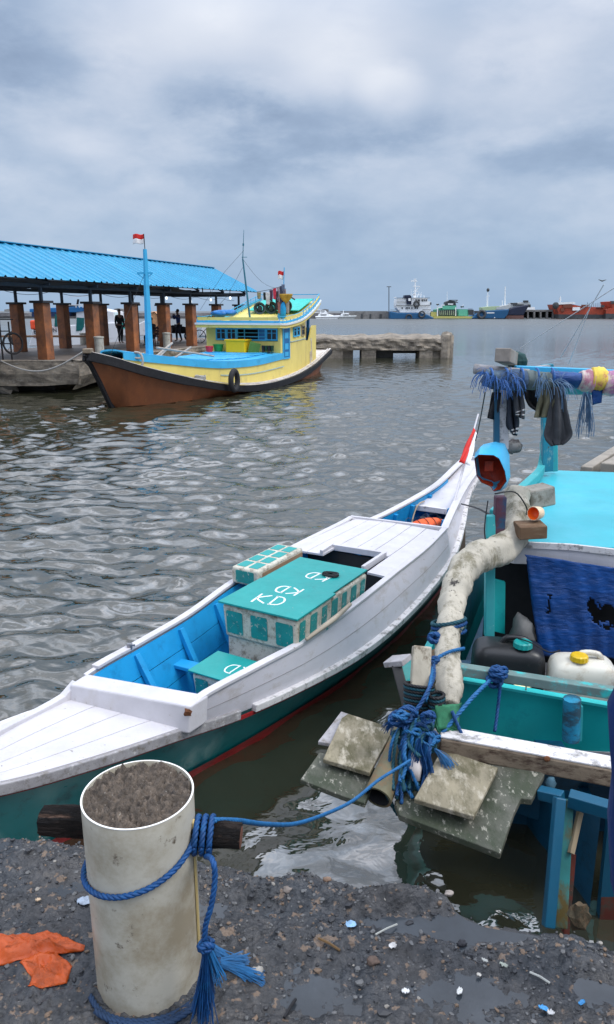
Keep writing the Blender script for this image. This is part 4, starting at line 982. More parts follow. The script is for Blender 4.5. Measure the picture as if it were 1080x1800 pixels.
def build_yellow_boat_load():
    c0 = yb(8.95, .02, 1.08)
    r = thing('fish_crate', 'bright yellow plastic fish crate in front of the yellow cabin windows', 'crate', tuple(c0))
    q = MB(); q.hexa(obox(c0 + Z*.24, YP, Z, -YA, .78, .46, .5)); q.build('body', mat('yellow_plastic', (.80,.50,.01), rough=.4, var=.05, bump=.03), r, bevel=.03, seg=3)
    q = MB(); rect_frame(q, c0 + Z*.47, YP, -YA, .86, .56, .05, Z, .05); q.build('rim', mat('yellow_plastic', (.80,.50,.01)), r, bevel=.01)
    c1 = yb(8.95, .68, 1.08); M = Matrix.Rotation(R(14), 3, 'Y')
    q = MB(); q.box(c1 + Z*.19, (.40,.14,.40), M); 
    for k in range(3): q.box(c1 + Z*.19 + Vector((-.12+.12*k,-.075,0)), (.03,.02,.36), M)
    q.origin = c1; tag(q.build('crate_lid', mat('green_plastic', (.10,.20,.035), rough=.5, var=.1), bevel=.02), 'olive green crate lid leaning against the yellow crate', 'lid')
    simple_bucket('bucket', 'small red plastic bucket on the blue foredeck by the yellow cabin', yb(8.7,-1.05,1.10), .11, .15, .22, mat('red_plastic', (.62,.03,.05), rough=.4))
    simple_bucket('bucket', 'green plastic basin standing behind the small red bucket', yb(9.05,-.86,1.12), .15, .20, .26, mat('green_basin', (.03,.30,.07), rough=.4))
    for i in range(4):
        c = yb(9.05, 1.0 + .12*i, 1.10); q = MB(); q.lathe([(.05,0),(.055,.12),(.065,.26),(.055,.26),(.045,.1)], c, n=10); q.blob(c + Vector((0,-.07,.04)), (.05,.10,.045), i, 6, .05)
        q.origin = c; tag(q.build('rubber_boot', mat('dark_green_rubber', (.015,.05,.02), rough=.35) if i % 2 else TYRE, smooth=True), 'dark rubber boot in the row beside the cabin door of the yellow boat', 'boot', 'rubber boots by the cabin')
    # gear on the roof
    def coil(label, c, r, m, tilt=0, n=9):
        q = MB(); 
        for s_ in range(n):
            rr = r*(1 - .10*s_*.5) * rs(.9,1.05); q.tube([c + Vector((rr*math.cos(a), .10*math.sin(a*2+s_)*.3 + (s_-n/2)*.03, rr*math.sin(a)*1.0)) for a in np.linspace(0, 6.3, 26)], .022, 5, cap=False)
        q.blob(c, (r*.5,.06,r*.5), 3, 6, .4); q.origin = c; tag(q.build('net_coil', m, smooth='all'), label, 'net')
    gy = yb(11.2, 0, 0).y
    coil('grey coil of fishing net on the cabin roof, nearest the antenna mast', D(457,542,gy), .22, mat('grey_green_net', (.05,.075,.075), rough=.85, var=.3, bump=.4))
    coil('second grey-green coil of net on the cabin roof, beside the laundry', D(477,541,gy+.3), .24, mat('green_net', (.05,.09,.08), rough=.85, var=.3, bump=.4))
    coil('grey net coil on the cabin roof behind the blue post', D(503,538,gy+.6), .22, mat('grey_green_net', (.05,.075,.075)))
    cloths = [(452,514,7,12,(.25,.22,.12),'small olive and white cloth'),(463,514,5,14,(.015,.02,.02),'black shirt'),(467,514,8,22,(.50,.50,.50),'white shirt'),(474,510,6,20,(.06,.03,.06),'dark purple trousers'),(480,507,6,20,(.45,.03,.06),'red shirt'),(487,505,6,26,(.35,.30,.36),'pale striped cloth'),(492,503,7,40,(.04,.05,.09),'long dark blue cloth'),(498,508,5,40,(.20,.14,.15),'brown cloth'),(484,512,7,34,(.03,.03,.04),'black trousers'),(488,518,6,34,(.30,.12,.10),'dusty red cloth'),(495,500,6,18,(.10,.13,.20),'slate blue shirt'),(503,530,6,22,(.30,.27,.24),'pale rag')]
    for i, (x, y, w, h_, c, nm) in enumerate(cloths):
        G = wave_sheet([D(x,y,gy), D(x+w,y-.5,gy), D(x+w*.9,y+h_,gy), D(x+w*.15,y+h_*.93,gy)], 8, 10, 3, .05, seed=i)
        q = MB(); q.sheet(G, .01); q.origin = D(x+w/2,y,gy); tag(q.build('laundry', mat('cloth_%d' % i, c, rough=.9, var=.2, bump=.1), smooth='all'), nm + ' hung out to dry on the yellow boat roof', 'laundry', 'laundry on the cabin roof')
    q = MB(); q.tube([D(448,514,gy), D(475,509,gy), D(500,502,gy)], .01, 4); q.origin = D(475,510,gy); tag(q.build('clothes_line', BLACK_ROPE), 'clothes line stretched over the roof of the yellow boat', 'line')
    q = MB(); q.lathe([(.02,-.20),(.18,-.05),(.27,.12),(.26,.16)], D(503,524,gy), n=12); q.origin = D(503,524,gy); tag(q.build('basket', mat('mustard_plastic', (.40,.24,.03), rough=.6, var=.2)), 'mustard coloured tub hanging upside down by the flag post', 'tub')
    q = MB(); q.blob(D(498,546,gy), (.12,.12,.34), 4, 7, .25); q.origin = D(498,546,gy); tag(q.build('blue_cloth', mat('azure_cloth', (.01,.26,.55), rough=.8), smooth='all'), 'bright blue cloth bundle tied at the foot of the flag post', 'cloth')
    q = MB(); q.tube([D(505,518,gy), D(519,527,gy)], .03, 6); q.origin = D(512,522,gy); tag(q.build('spar', mat('dark_spar', (.04,.04,.045), rough=.7)), 'short dark spar sticking out from the laundry pile', 'pole')
    for i, (x, y, s_) in enumerate(((388,551,.26),(404,550,.22))):
        q = MB(); q.blob(D(x,y,gy-1.4), (s_*1.3, s_, s_*.5), i, 7, .4); q.origin = D(x,y,gy-1.4); tag(q.build('tarpaulin_bundle', mat('blue_bundle', (.01,.16,.45), rough=.5, var=.2), smooth='all'), ('folded blue tarpaulin on the left of the cabin roof','smaller blue tarpaulin bundle beside the folded one')[i], 'tarpaulin')
    q = MB(); q.hexa(obox(yb(10.3,.1,2.20), YP, Z, -YA, 1.6, .10, 1.2)); q.origin = yb(10.3,.1,2.15); tag(q.build('roof_mat', mat('pale_mat', (.50,.46,.42), rough=.8, var=.1, bump=.3), bevel=.03), 'pale mat lying on the cabin roof under the net coils', 'mat')
build_yellow_boat_load()

# ------------------------------------------------------------------ pier
CONC = mat('weathered_concrete', (.30,.255,.20), rough=.85, var=.22, vs=1.2, c2=(.10,.085,.07), t2=.53, s2=2.2, w2=.12, c3=(.30,.28,.25), t3=.62, s3=8, w3=.06, bump=.7, bs=9, bd=.02, stretch=(1,1,1.5))
CONC_DK = mat('dark_shaded_concrete', (.045,.042,.038), rough=.7, var=.3, vs=2, bump=.7, bs=9, bd=.03)  # dark copy of the concrete, shade of the recesses in its colour
PAVE = mat('pier_paving', (.145,.115,.095), rough=.6, var=.15, vs=.8, c2=(.20,.165,.14), t2=.5, s2=.7, w2=.15, c3=(.10,.08,.07), t3=.58, s3=4, bump=.3, bs=6, bd=.01)
def edge_wall(pts, z0, z1, amp, name, parent, m, step=.25, under=.0, rows=9, seed=0):
    """ragged vertical face along a plan polyline; under = how far the foot is cut back"""
    q = MB(); path = []
    for a, b in zip(pts, pts[1:]):
        a = Vector(a); b = Vector(b); n = max(2, int((b-a).length/step))
        nn = Vector(((b-a).y, -(b-a).x)).normalized()
        for i in range(n + (b == Vector(pts[-1]))): path.append((a.lerp(b, i/n), nn))
    G = []; s_ = 0
    for (p, nn) in path:
        s_ += step; row = []
        zf = z0 + (z1-z0)*.55*max(0, mnoise.noise(Vector((s_*.35, seed, 0)))+.1)
        for k in range(rows):
            t = k/(rows-1); z = lerp(z1, zf, t); o = amp*(mnoise.noise(Vector((s_*1.1, z*3, seed))) + .5*mnoise.noise(Vector((s_*3.1, z*7, seed+5)))) - under*max(0, t-.5)*2
            row.append(Vector((p.x + nn.x*o, p.y + nn.y*o, z + (.04*mnoise.noise(Vector((s_*1.3, 2, seed))) if k == 0 else 0))))
        G.append(row)
    q.grid(G); return q.build(name, m, parent, smooth=False, fix=False)
def build_pier():
    root = thing('pier', 'long concrete pier with a crumbling edge, carrying the blue roofed shelter', 'pier', (-8, 30, 1.0))
    poly = [(-30, 24.6), (-14, 24.3), (-7.5, 24.3), (-7.1, 26.2), (-2.1, 42.6), (-2.0, 46), (-8.3, 46.2), (-12.6, 32.6), (-30, 33)]
    d = MB(); d.prism([(x, y, .80) for x, y in poly], (0,0,.20)); d.build('deck', PAVE, root)
    edge_wall([(-30,24.35),(-14,24.05),(-7.3,24.05)], .25, 1.01, .05, 'front_face', root, CONC, seed=1, under=.10)
    edge_wall([(-7.3,24.05),(-6.9,26.1),(-1.9,42.6)], .1, 1.01, .06, 'side_face', root, CONC, seed=4, under=.3)
    k = MB(); k.prism([(x, y, -.6) for x, y in [(-30, 25.3), (-8.5, 25.2), (-8.0, 26.6), (-3.2, 42.6), (-8, 45), (-12, 33), (-30, 33)]], (0,0,1.39)); k.build('substructure', CONC_DK, root)  # set-back block, its dark colour stands for the shaded recess below the deck
    kb = MB(); kb.strip([(x, y, 1.03) for x, y in [(-30,24.5),(-14,24.2),(-7.55,24.25),(-7.05,26.2),(-2.2,42.4)]], .22, .07, side=[Vector((0,1,0)),Vector((0,1,0)),Vector((.7,.7,0)),Vector((1,-.2,0)),Vector((1,-.3,0))]); kb.build('kerb', CONC, root, bevel=.02)
    # fallen slabs under the left edge
    for i in range(9):
        q = MB(); x = rs(-14, -8.0); q.blob((x, 24.25 + rs(-.1,.2), rs(-.1,.10)), (rs(.3,.8), rs(.3,.5), rs(.12,.30)), i+3, 7, .9); q.build('broken_slab', CONC_DK, root)
    return root
build_pier()
SA = Vector((.317, .948, 0)); SP = Vector((.948, -.317, 0)); SE = Vector((-2.75, 42.0, 0))   # shelter: far end of the near eave, axis, across
def sh(t, w, z): return SE - SA*t - SP*w + Z*z      # t towards the camera, w away from the near eave
def build_shelter():
    root = thing('shelter', 'long open shelter with a bright blue corrugated gable roof standing on the pier', 'shelter', tuple(sh(9, 2.6, 1.0)))
    RB = mat('blue_corrugated_sheet', (.022,.25,.43), rough=.45, var=.07, vs=.6, c2=(.03,.31,.50), t2=.6, s2=.8, w2=.1, bump=0)
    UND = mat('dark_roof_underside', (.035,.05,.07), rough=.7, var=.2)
    T1 = 24.5
    for sd, (wa, za, wb_, zb) in enumerate(((-.05, 3.58, 2.6, 4.86), (2.6, 4.86, 5.25, 3.58))):
        q = MB(); n = int(T1/.045); G = []
        for i in range(n+1):
            t = T1*i/n; ph = (t/.45) % 1.0; rb = .05 if ph < .2 else 0; 
            jag = .04*math.sin(int(t/1.05)*2.3)
            row = [sh(t, lerp(wa, wb_, k/3) - (jag*(1 if sd == 0 else 0) if k == 0 else 0), lerp(za, zb, k/3) + rb) for k in range(4)]
            G.append(row)
        q.grid(G); q.build('roof', RB, root, fix=False)
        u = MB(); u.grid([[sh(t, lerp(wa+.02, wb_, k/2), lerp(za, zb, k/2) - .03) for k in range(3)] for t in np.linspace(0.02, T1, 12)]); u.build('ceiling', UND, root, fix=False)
    q = MB(); q.strip([sh(t, 2.6, 4.89) for t in (0, T1)], .30, .03); q.build('ridge_cap', RB, root)
    tr = MB()
    for t in np.arange(1.3, T1, 2.72):
        tr.beam(sh(t, .1, 3.45), sh(t, 5.1, 3.45), .07, .10); tr.beam(sh(t, .1, 3.48), sh(t, 2.6, 4.72), .06, .08); tr.beam(sh(t, 5.1, 3.48), sh(t, 2.6, 4.72), .06, .08); tr.beam(sh(t, 2.6, 3.5), sh(t, 2.6, 4.7), .05, .05)
    tr.build('truss', UND, root)
    pu = MB()
    for w in (.5, 4.7): pu.beam(sh(.5, w, 3.40), sh(T1, w, 3.40), .08, .12)
    for w, z in ((1.2, 4.12), (4.0, 4.12)): pu.beam(sh(.5, w, z), sh(T1, w, z), .06, .06)
    pu.beam(sh(.9, .5, 3.38), sh(.9, 4.7, 3.38), .08, .12)
    pu.build('purlin', UND, root)
    # dark sheet for the shaded roof underside at the near eave, as far as the fifth column
    q = MB(); G = [[sh(t, w, itp(w, [(0,3.52),(.6,3.42),(1.3,3.42),(2.0,3.52)]) + .04*math.sin(t*2.1)) for w in (0,.35,.8,1.3,2.0)] for t in np.linspace(7.4, T1, 40)]; q.grid(G); q.build('eave_shade_sheet', mat('eave_shade', (.03,.04,.05), rough=.8, var=.3), root, smooth='all', fix=False)
    BR = mat('rust_brown_plaster', (.36,.125,.042), rough=.6, var=.30, vs=2.5, c2=(.075,.045,.038), t2=.53, s2=1.7, w2=.16, c3=(.24,.10,.04), t3=.6, s3=6, bump=.2, bs=14)
    CAP = mat('dark_cap', (.030,.028,.032), rough=.6)
    def column(t, w, wd=.39, h=1.84):
        c = sh(t, w, 1.0); q = MB(); q.hexa(obox(c + Z*h/2, SP, Z, SA, wd, h, wd)); co = q.build('column', BR, root, bevel=.015)
        q = MB(); q.hexa(obox(c + Z*(h+.04), SP, Z, SA, wd*1.42, .08, wd*1.42)); q.build('capital', CAP, co, bevel=.012)
        q = MB(); q.beam(c + Z*(h+.08), c + Z*2.5, .09, .09, up=SA); q.build('steel_post', UND, co)
    for t in (1.3, 4.1, 6.9, 9.4, 12.1, 14.8, 17.6, 20.5, 23.4): column(t, .5)
    for t in (2.1, 5.0, 7.8, 10.75, 13.7, 16.6, 19.6, 22.5): column(t, 4.7)
    wl = MB(); pts = []
    for w in (.9,): 
        for i, t in enumerate(np.linspace(24, 1, 60)): pts.append(sh(t, w, 3.25 - .14*abs(math.sin(t*1.15))))
    wl.tube(pts, .008, 4); wi = wl.build('bulb_wire', BLACK_ROPE, root)
    for px_, py_ in ((293,524),(336,530),(371,527),(405,524)):
        q = D(px_, py_, 38 if px_ > 300 else 34); b = MB(); b.blob(q, (.055,.055,.075), 1, 7, 0); b.build('lit_bulb', mat('bulb_glow', (.9,.9,.95), emit=(.85,.92,1.0), bump=0), root, smooth='all'); b = MB(); b.tube([q + Z*.06, q + Z*.45], .012, 4); b.build('bulb_cord', BLACK_ROPE, root)
    return root
build_shelter()
def skin_figure(name, joints, edges, m, parent=None, root_j=0, sub=1):
    me = bpy.data.meshes.new(name); o0 = wloc(parent) if parent else Vector((0,0,0)); ks = list(joints)
    me.from_pydata([tuple(Vector(joints[k][0]) - o0) for k in ks], [(ks.index(a), ks.index(b)) for a, b in edges], []); me.materials.append(m)
    o = bpy.data.objects.new(name, me); COL.objects.link(o)
    if parent: o.parent = parent
    md = o.modifiers.new('skin', 'SKIN'); md.use_smooth_shade = True
    for i, k in enumerate(ks):
        v = me.skin_vertices[0].data[i]; r = joints[k][1]; v.radius = r if isinstance(r, tuple) else (r, r); v.use_root = (i == root_j)
    s = o.modifiers.new('sub', 'SUBSURF'); s.levels = s.render_levels = sub
    return o
def person(label, base, face, top, trouser, pose='stand', skin=(.18,.10,.065), h=1.66, arm='down', group='people on the pier'):
    root = thing('person', label, 'person', tuple(base), group); root.rotation_euler = (0,0,0)
    ca, sa = math.cos(face), math.sin(face); base = Vector(base); k = h/1.66
    def T(x, y, z): return base + Vector((x*ca - y*sa, x*sa + y*ca, z))*1.0 if False else base + Vector(((x*ca - y*sa)*k, (x*sa + y*ca)*k, z*k))
    sit = pose == 'sit'; dz_ = -.42 if sit else 0; J = {}; E = []
    hip = .90 + dz_
    J['pelvis'] = (T(0,0,hip), (.15,.11)); J['waist'] = (T(0,.01,hip+.16), (.125,.095)); J['chest'] = (T(0,.01,hip+.38), (.155,.11)); J['neck'] = (T(0,.0,hip+.54), (.055,.055)); J['headb'] = (T(0,-.02,hip+.60), (.062,.07)); J['head'] = (T(0,-.03,hip+.70), (.078,.095)); J['crown'] = (T(0,-.02,hip+.76), (.06,.07))
    E += [('pelvis','waist'),('waist','chest'),('chest','neck'),('neck','headb'),('headb','head'),('head','crown')]
    for s_, n in ((1,'r'),(-1,'l')):
        J['sh'+n] = (T(.18*s_,.01,hip+.46), .055)
        if arm == 'down': el = T(.22*s_,.02,hip+.20); wr = T(.22*s_,-.05,hip-.04); ha = T(.21*s_,-.07,hip-.12)
        elif arm == 'up': el = T(.20*s_,-.16,hip+.30); wr = T(.10*s_,-.24,hip+.52); ha = T(.07*s_,-.22,hip+.58)
        else: el = T(.22*s_,-.06,hip+.20); wr = T(.12*s_,-.28,hip+.12); ha = T(.08*s_,-.34,hip+.10)
        J['el'+n] = (el, .042); J['wr'+n] = (wr, .030); J['ha'+n] = (ha, (.028,.040))
        J['hi'+n] = (T(.09*s_,0,hip-.06), .085)
        if sit: J['kn'+n] = (T(.12*s_,-.42,hip-.04), .062); J['an'+n] = (T(.12*s_,-.40,.09), .040); J['to'+n] = (T(.13*s_,-.55,.04), .035)
        else: st_ = .10*s_; J['kn'+n] = (T(.10*s_,-.03+st_*.5,.48), .060); J['an'+n] = (T(.11*s_,.03+st_,.09), .040); J['to'+n] = (T(.13*s_,-.12+st_,.04), .035)
        E += [('chest','sh'+n),('sh'+n,'el'+n),('el'+n,'wr'+n),('wr'+n,'ha'+n),('pelvis','hi'+n),('hi'+n,'kn'+n),('kn'+n,'an'+n),('an'+n,'to'+n)]
    skin_m = mat('skin_%d' % int(skin[0]*1000), skin, rough=.5, var=.08, bump=0)
    skin_figure('body', J, E, skin_m, root)
    def clothes(nm, keys, es, c, grow):
        JJ = {q: (J[q][0], tuple(r + grow for r in J[q][1]) if isinstance(J[q][1], tuple) else J[q][1] + grow) for q in keys}
        skin_figure(nm, JJ, es, mat('cloth_' + nm + '_%d' % int(sum(c)*1e4), c, rough=.9, var=.15, bump=.1), root)
    tk = ['pelvis','waist','chest','neck']; te = [('pelvis','waist'),('waist','chest'),('chest','neck')]
    for n in 'rl': tk += ['sh'+n,'el'+n,'wr'+n]; te += [('chest','sh'+n),('sh'+n,'el'+n),('el'+n,'wr'+n)]
    clothes('jacket', tk, te, top, .014)
    lk = ['pelvis']; le = []
    for n in 'rl': lk += ['hi'+n,'kn'+n,'an'+n]; le += [('pelvis','hi'+n),('hi'+n,'kn'+n),('kn'+n,'an'+n)]
    clothes('trousers', lk, le, trouser, .012)
    hr = MB(); hr.blob(T(0,.0,hip+.745), (.090*k,.105*k,.085*k), 2, 8, .1); hr.build('hair', mat('black_hair', (.012,.010,.010), rough=.6), root, smooth='all')
    fc = MB(); fc.blob(T(0,-.125,hip+.68), (.016*k,.020*k,.022*k), 1, 5, 0); fc.build('nose', skin_m, root, smooth='all')
    return root
def gpx(px, py, z=1.0): p = P(px, py, z); return p
def chair(label, base, face, m, group='chairs on the pier'):
    root = thing('chair', label, 'chair', tuple(base), group); base = Vector(base); ca, sa = math.cos(face), math.sin(face)
    T = lambda x, y, z: base + Vector((x*ca - y*sa, x*sa + y*ca, z))
    q = MB(); q.hexa([T(-.22,-.22,.42),T(.22,-.22,.42),T(.22,.22,.42),T(-.22,.22,.42),T(-.22,-.22,.46),T(.22,-.22,.46),T(.22,.22,.46),T(-.22,.22,.46)]); q.build('seat', m, root)
    for x in (-.2,.2):
        for y in (-.2,.2): q = MB(); q.beam(T(x,y,0), T(x,y,.42), .04, .04); q.build('leg', m, root)
    q = MB()
    for z in (.55,.68,.81): q.beam(T(-.2,.23,z), T(.2,.23,z), .03, .07)
    for x in (-.2,.2): q.beam(T(x,.23,.46), T(x,.25,.88), .035, .035)
    q.build('backrest', m, root)
def wheel(mb, c, ax, r, tr, spokes=10):
    ax = Vector(ax).normalized(); x = ax.cross(Z).normalized(); y = Z
    mb.tube([c + x*r*math.cos(a) + y*r*math.sin(a) for a in np.linspace(0, 2*math.pi, 25)], tr, 6, cap=False)
    for k in range(spokes): a = k/spokes*2*math.pi; mb.tube([c, c + x*r*math.cos(a) + y*r*math.sin(a)], .006, 3, cap=False)
def build_pier_things():
    person('dark figure in black walking just left of the blue mast', gpx(213,604), R(40), (.012,.015,.018), (.012,.013,.016), h=1.62)
    person('person in a blue jacket standing beside the widest column, hands at the mouth', gpx(315,601), R(-60), (.015,.045,.16), (.02,.022,.035), arm='up', h=1.62)
    person('person in a grey top sitting on a chair right of the blue mast', gpx(268,607), R(-20), (.08,.075,.08), (.03,.03,.035), 'sit', arm='fwd')
    person('bare armed person in dark clothes sitting by the white mooring post', gpx(294,608), R(20), (.09,.08,.075), (.06,.03,.03), 'sit', arm='fwd')
    CH = mat('dark_red_plastic', (.05,.015,.015), rough=.5)
    chair('dark chair under the person in the grey top', gpx(268,606), R(-20), CH); chair('dark chair under the person by the white mooring post', gpx(294,607), R(20), CH)
    chair('empty dark red chair between the two seated people', gpx(281,609), R(10), CH)
    # scooter and bicycle beyond the seated people
    r = thing('scooter', 'dark scooter parked beyond the seated people near the wide column', 'scooter', tuple(gpx(314,600))); c = gpx(314,600)
    q = MB(); q.blob(c + Vector((0,0,.62)), (.62,.16,.20), 3, 8, .4); q.blob(c + Vector((-.5,0,.55)), (.14,.18,.38), 5, 8, .3); q.build('body', BLACK, r, smooth='all')
    q = MB(); q.tube([c + Vector((-.5,-.3,1.0)), c + Vector((-.5,.3,1.0))], .02, 5); q.tube([c + Vector((-.5,0,.6)), c + Vector((-.5,0,1.0))], .03, 5); q.build('handlebar', STEEL, r)
    for x in (-.6,.6): q = MB(); wheel(q, c + Vector((x,0,.28)), (0,1,0), .24, .05); q.build('wheel', TYRE, r)
    c = gpx(368,603); r = thing('bicycle', 'dark bicycle leaning at the corner of the yellow cabin', 'bicycle', tuple(c))
    for x in (-.5,.5): q = MB(); wheel(q, c + Vector((x*.9,x*.4,.33)), (.35,-.9,0), .32, .02); q.build('wheel', TYRE, r)
    q = MB(); A = c + Vector((-.45,-.2,.33)); B = c + Vector((.45,.2,.33)); C_ = c + Vector((.0,0,.85)); D_ = c + Vector((.32,.14,.8)); E_ = c + Vector((0,0,.3))
    for a, b in ((A,C_),(A,E_),(E_,C_),(E_,D_),(C_,D_),(D_,B)): q.tube([a,b], .018, 5)
    q.build('frame', BLACK, r)
    # white capped mooring posts along the pier edge
    WP_ = mat('chalky_post', (.42,.41,.36), rough=.7, var=.15, vs=6, c2=(.25,.22,.18), t2=.6, s2=9, bump=.2)
    for (x, y, r_, h_, lb) in ((176,625,.17,.62,'short white capped mooring post in front of the brown columns'),(148,606,.17,.50,'short grey white mooring post beyond the third column'),(294,613,.16,.62,'white mooring post beside the seated person')):
        c = gpx(x, y); q = MB(); q.lathe([(r_,0),(r_,h_),(r_*1.12,h_+.01),(r_*1.12,h_+.06),(r_*.2,h_+.08)], c, n=16); q.origin = c; tag(q.build('mooring_post', WP_, smooth=True), lb, 'mooring post', 'mooring posts along the pier')
    # hand cart at the left edge
    c = gpx(6, 634); r = thing('hand_cart', 'tall dark steel hand cart with one spoked wheel at the left end of the pier', 'cart', tuple(c)); IR = mat('dark_iron', (.035,.03,.03), rough=.6, var=.3, bump=.2)
    for dx in (-.45, 0): q = MB(); a = c + Vector((dx,0,0)); q.beam(a, a + Z*(2.1 if dx == 0 else 1.8), .045, .045); q.build('upright', IR, r)
    q = MB(); a = c + Vector((.28,.05,0)); q.beam(a, a + Z*1.25, .04, .04); q.build('upright', IR, r)
    q = MB()
    for z in (.55,.95,1.32): q.beam(c + Vector((-.6,0,z)), c + Vector((.45 if z > 1.3 else .28,.05,z)), .035, .035)
    q.build('rung', IR, r)
    q = MB(); wheel(q, c + Vector((.42,-.10,.56)), (.75,-.66,0), .33, .035, 8); q.build('wheel', TYRE, r)
    # timber bench
    c = gpx(30, 607); r = thing('bench', 'low timber bench behind the left columns', 'bench', tuple(c)); TB = mat('brown_timber', (.16,.09,.05), rough=.7, var=.25, bump=.4, bs=20)
    q = MB(); q.box(c + Vector((1.2,0,.42)), (6.0,.35,.09)); q.build('seat', TB, r, bevel=.01)
    for dx in (-1.5, .4, 2.2, 4.0): q = MB(); q.box(c + Vector((dx,0,.19)), (.10,.3,.38)); q.build('leg', TB, r)
    # pale mooring line from the bow to the pier
    a = yb(.05,-.1,1.56); b = gpx(0, 640); pts = [b.lerp(a, t) + Z*(-.42*math.sin(math.pi*t)) + Z*.12*(1-t) for t in np.linspace(0, 1, 24)]
    q = MB(); q.tube(pts, .022, 5); q.origin = a; tag(q.build('mooring_line', GREY_ROPE, smooth='all'), 'pale mooring line sagging from the yellow boat bow to the pier', 'rope')
build_pier_things()
# boats lying behind the pier
def build_back_boats():
    Y0 = 47.0
    W_ = mat('far_white_hull', (.62,.63,.66), rough=.5, var=.05, vs=1, c2=(.45,.44,.44), t2=.62, s2=1.5, bump=.05); BL = mat('far_blue_paint', (.015,.14,.36), rough=.5, var=.1); GR = mat('far_green_glass', (.005,.10,.10), rough=.2)
    r = thing('white_boat', 'white harbour boat with blue roof and lettered bow seen between the pier columns', 'boat', (-14, Y0, 0))
    h = MB(); pts = [(50,609),(56,582),(62,575),(205,566),(212,610)]; poly = [D(x, y, Y0) for x, y in pts]; h.prism([p for p in poly], (0, 3.2, 0)); hull = h.build('hull', W_, r, bevel=.08)
    c = MB(); c.prism([D(x, y, Y0+.3) for x, y in [(134,568),(134,541),(166,541),(200,548),(203,568)]], (0,2.5,0)); c.build('cabin', W_, r, bevel=.05)
    c = MB(); c.prism([D(x, y, Y0+.2) for x, y in [(52,549),(52,543),(133,539),(168,540),(168,544),(133,549)]], (0,2.9,0)); c.build('roof', BL, r, bevel=.03)
    c = MB(); c.prism([D(x, y, Y0+.05) for x, y in [(56,557),(56,549),(122,549),(121,556)]], (0,3.0,0)); c.build('awning', mat('dark_navy_cloth', (.006,.025,.08), rough=.7), r)
    c = MB(); c.prism([D(x, y, Y0-.03) for x, y in [(96,574),(97,552),(112,552),(112,574)]], (0,.05,0)); c.build('window', GR, r)
    c = MB(); c.prism([D(x, y, Y0-.03) for x, y in [(134,582),(135,558),(148,559),(148,574),(144,581)]], (0,.05,0)); c.build('window', GR, r)
    c = MB(); c.prism([D(x, y, Y0+.24) for x, y in [(157,560),(157,556),(166,556),(166,561)]], (0,.05,0)); c.build('window', DARK_GLASS, r)
    c = MB(); c.box(D(72,571,Y0-.25), (1.2,.4,.55)); c.build('life_rafts', mat('orange_raft', (.70,.07,.02), rough=.6), r, bevel=.1, seg=3)
    ra = MB()
    for x in range(134, 170, 6): ra.beam(D(x,541,Y0+.1), D(x,536,Y0+.1), .04, .04)
    ra.beam(D(112,536,Y0+.1), D(172,536,Y0+.1), .05, .05); ra.beam(D(157,540,Y0+.3), D(157,502,Y0+.3), .06, .06); ra.beam(D(120,522,Y0+.3), D(160,520,Y0+.3), .03, .03); ra.build('railing', W_, r)
    bm = MB(); bm.prism([D(x, y, Y0+.4) for x, y in [(107,540),(108,527),(111,527),(111,536),(134,537),(136,526),(139,526),(137,540)]], (0,.1,0)); bm.build('lamp_rack', BLACK, r)
    for txt, x, y, s_, m_ in (('EMUSTIN', 59.5, 586.5, .36, BLACK), ('OSTR SE', 59, 594, .28, mat('faded_red_letter', (.25,.03,.03)))):
        cu = bpy.data.curves.new('lettering', 'FONT'); cu.body = txt; cu.size = s_; cu.extrude = .004; cu.materials.append(m_)
        o = bpy.data.objects.new('lettering', cu); COL.objects.link(o); p = D(x, y, Y0 - .03); o.location = p - r.location; o.rotation_euler = (R(90), R(-4) if m_ is BLACK else R(3), 0); o.parent = r; to_mesh(o)
    t = MB(); wheel(t, D(29,594,Y0-8), (0,1,0), .30, .12, 0); t.build('tyre_fender', TYRE, r)
    r = thing('striped_boat', 'small boat covered with a turquoise striped sheet behind the pier columns', 'boat', (-12, 46.5, 0)); Y1 = 47.5
    h = MB(); h.prism([D(x, y, Y1) for x, y in [(200,590),(198,578),(235,573),(262,560),(262,590)]], (0,1.6,0)); h.build('hull', W_, r, bevel=.05)
    for k in range(5):
        c = MB(); y = 563 + k*3.6; c.prism([D(x, yy, Y1-.1+.02*k) for x, yy in [(199,y+2),(201,y-.5),(232,y-4+k*.3),(232,y-1)]], (0,1.4,0)); c.build('sheet_stripe', TURQ_CLOTH if k % 2 == 0 else W_, r)
    r = thing('timber_boat', 'peach coloured curved boat prow behind the seated people', 'boat', (-9, 48.5, 0)); Y2 = 48.5
    h = MB(); h.prism([D(x, y, Y2) for x, y in [(252,590),(255,556),(262,549),(272,547),(278,553),(281,572),(281,590)]], (0,1.4,0)); h.build('hull', mat('peach_paint', (.52,.27,.13), rough=.6, var=.15, bump=.1), r, bevel=.08)
    h = MB(); h.strip([D(x, y, Y2-.06) for x, y in [(262,551),(272,549),(277,554),(280,572)]], .06, .05); h.build('rail', BLACK, r)
    r = thing('white_boat', 'low white boat with a rounded cabin seen left of the yellow boat mast', 'boat', (-6, 52, 0)); Y3 = 52
    h = MB(); h.prism([D(x, y, Y3) for x, y in [(352,590),(356,571),(392,569),(452,566),(452,590)]], (0,1.8,0)); h.build('hull', W_, r, bevel=.05)
    h = MB(); h.prism([D(x, y, Y3+.2) for x, y in [(360,571),(366,566),(390,562),(394,556),(420,552),(440,553),(444,566),(444,571)]], (0,1.4,0)); h.build('cabin', W_, r, bevel=.1, seg=3)
build_back_boats()

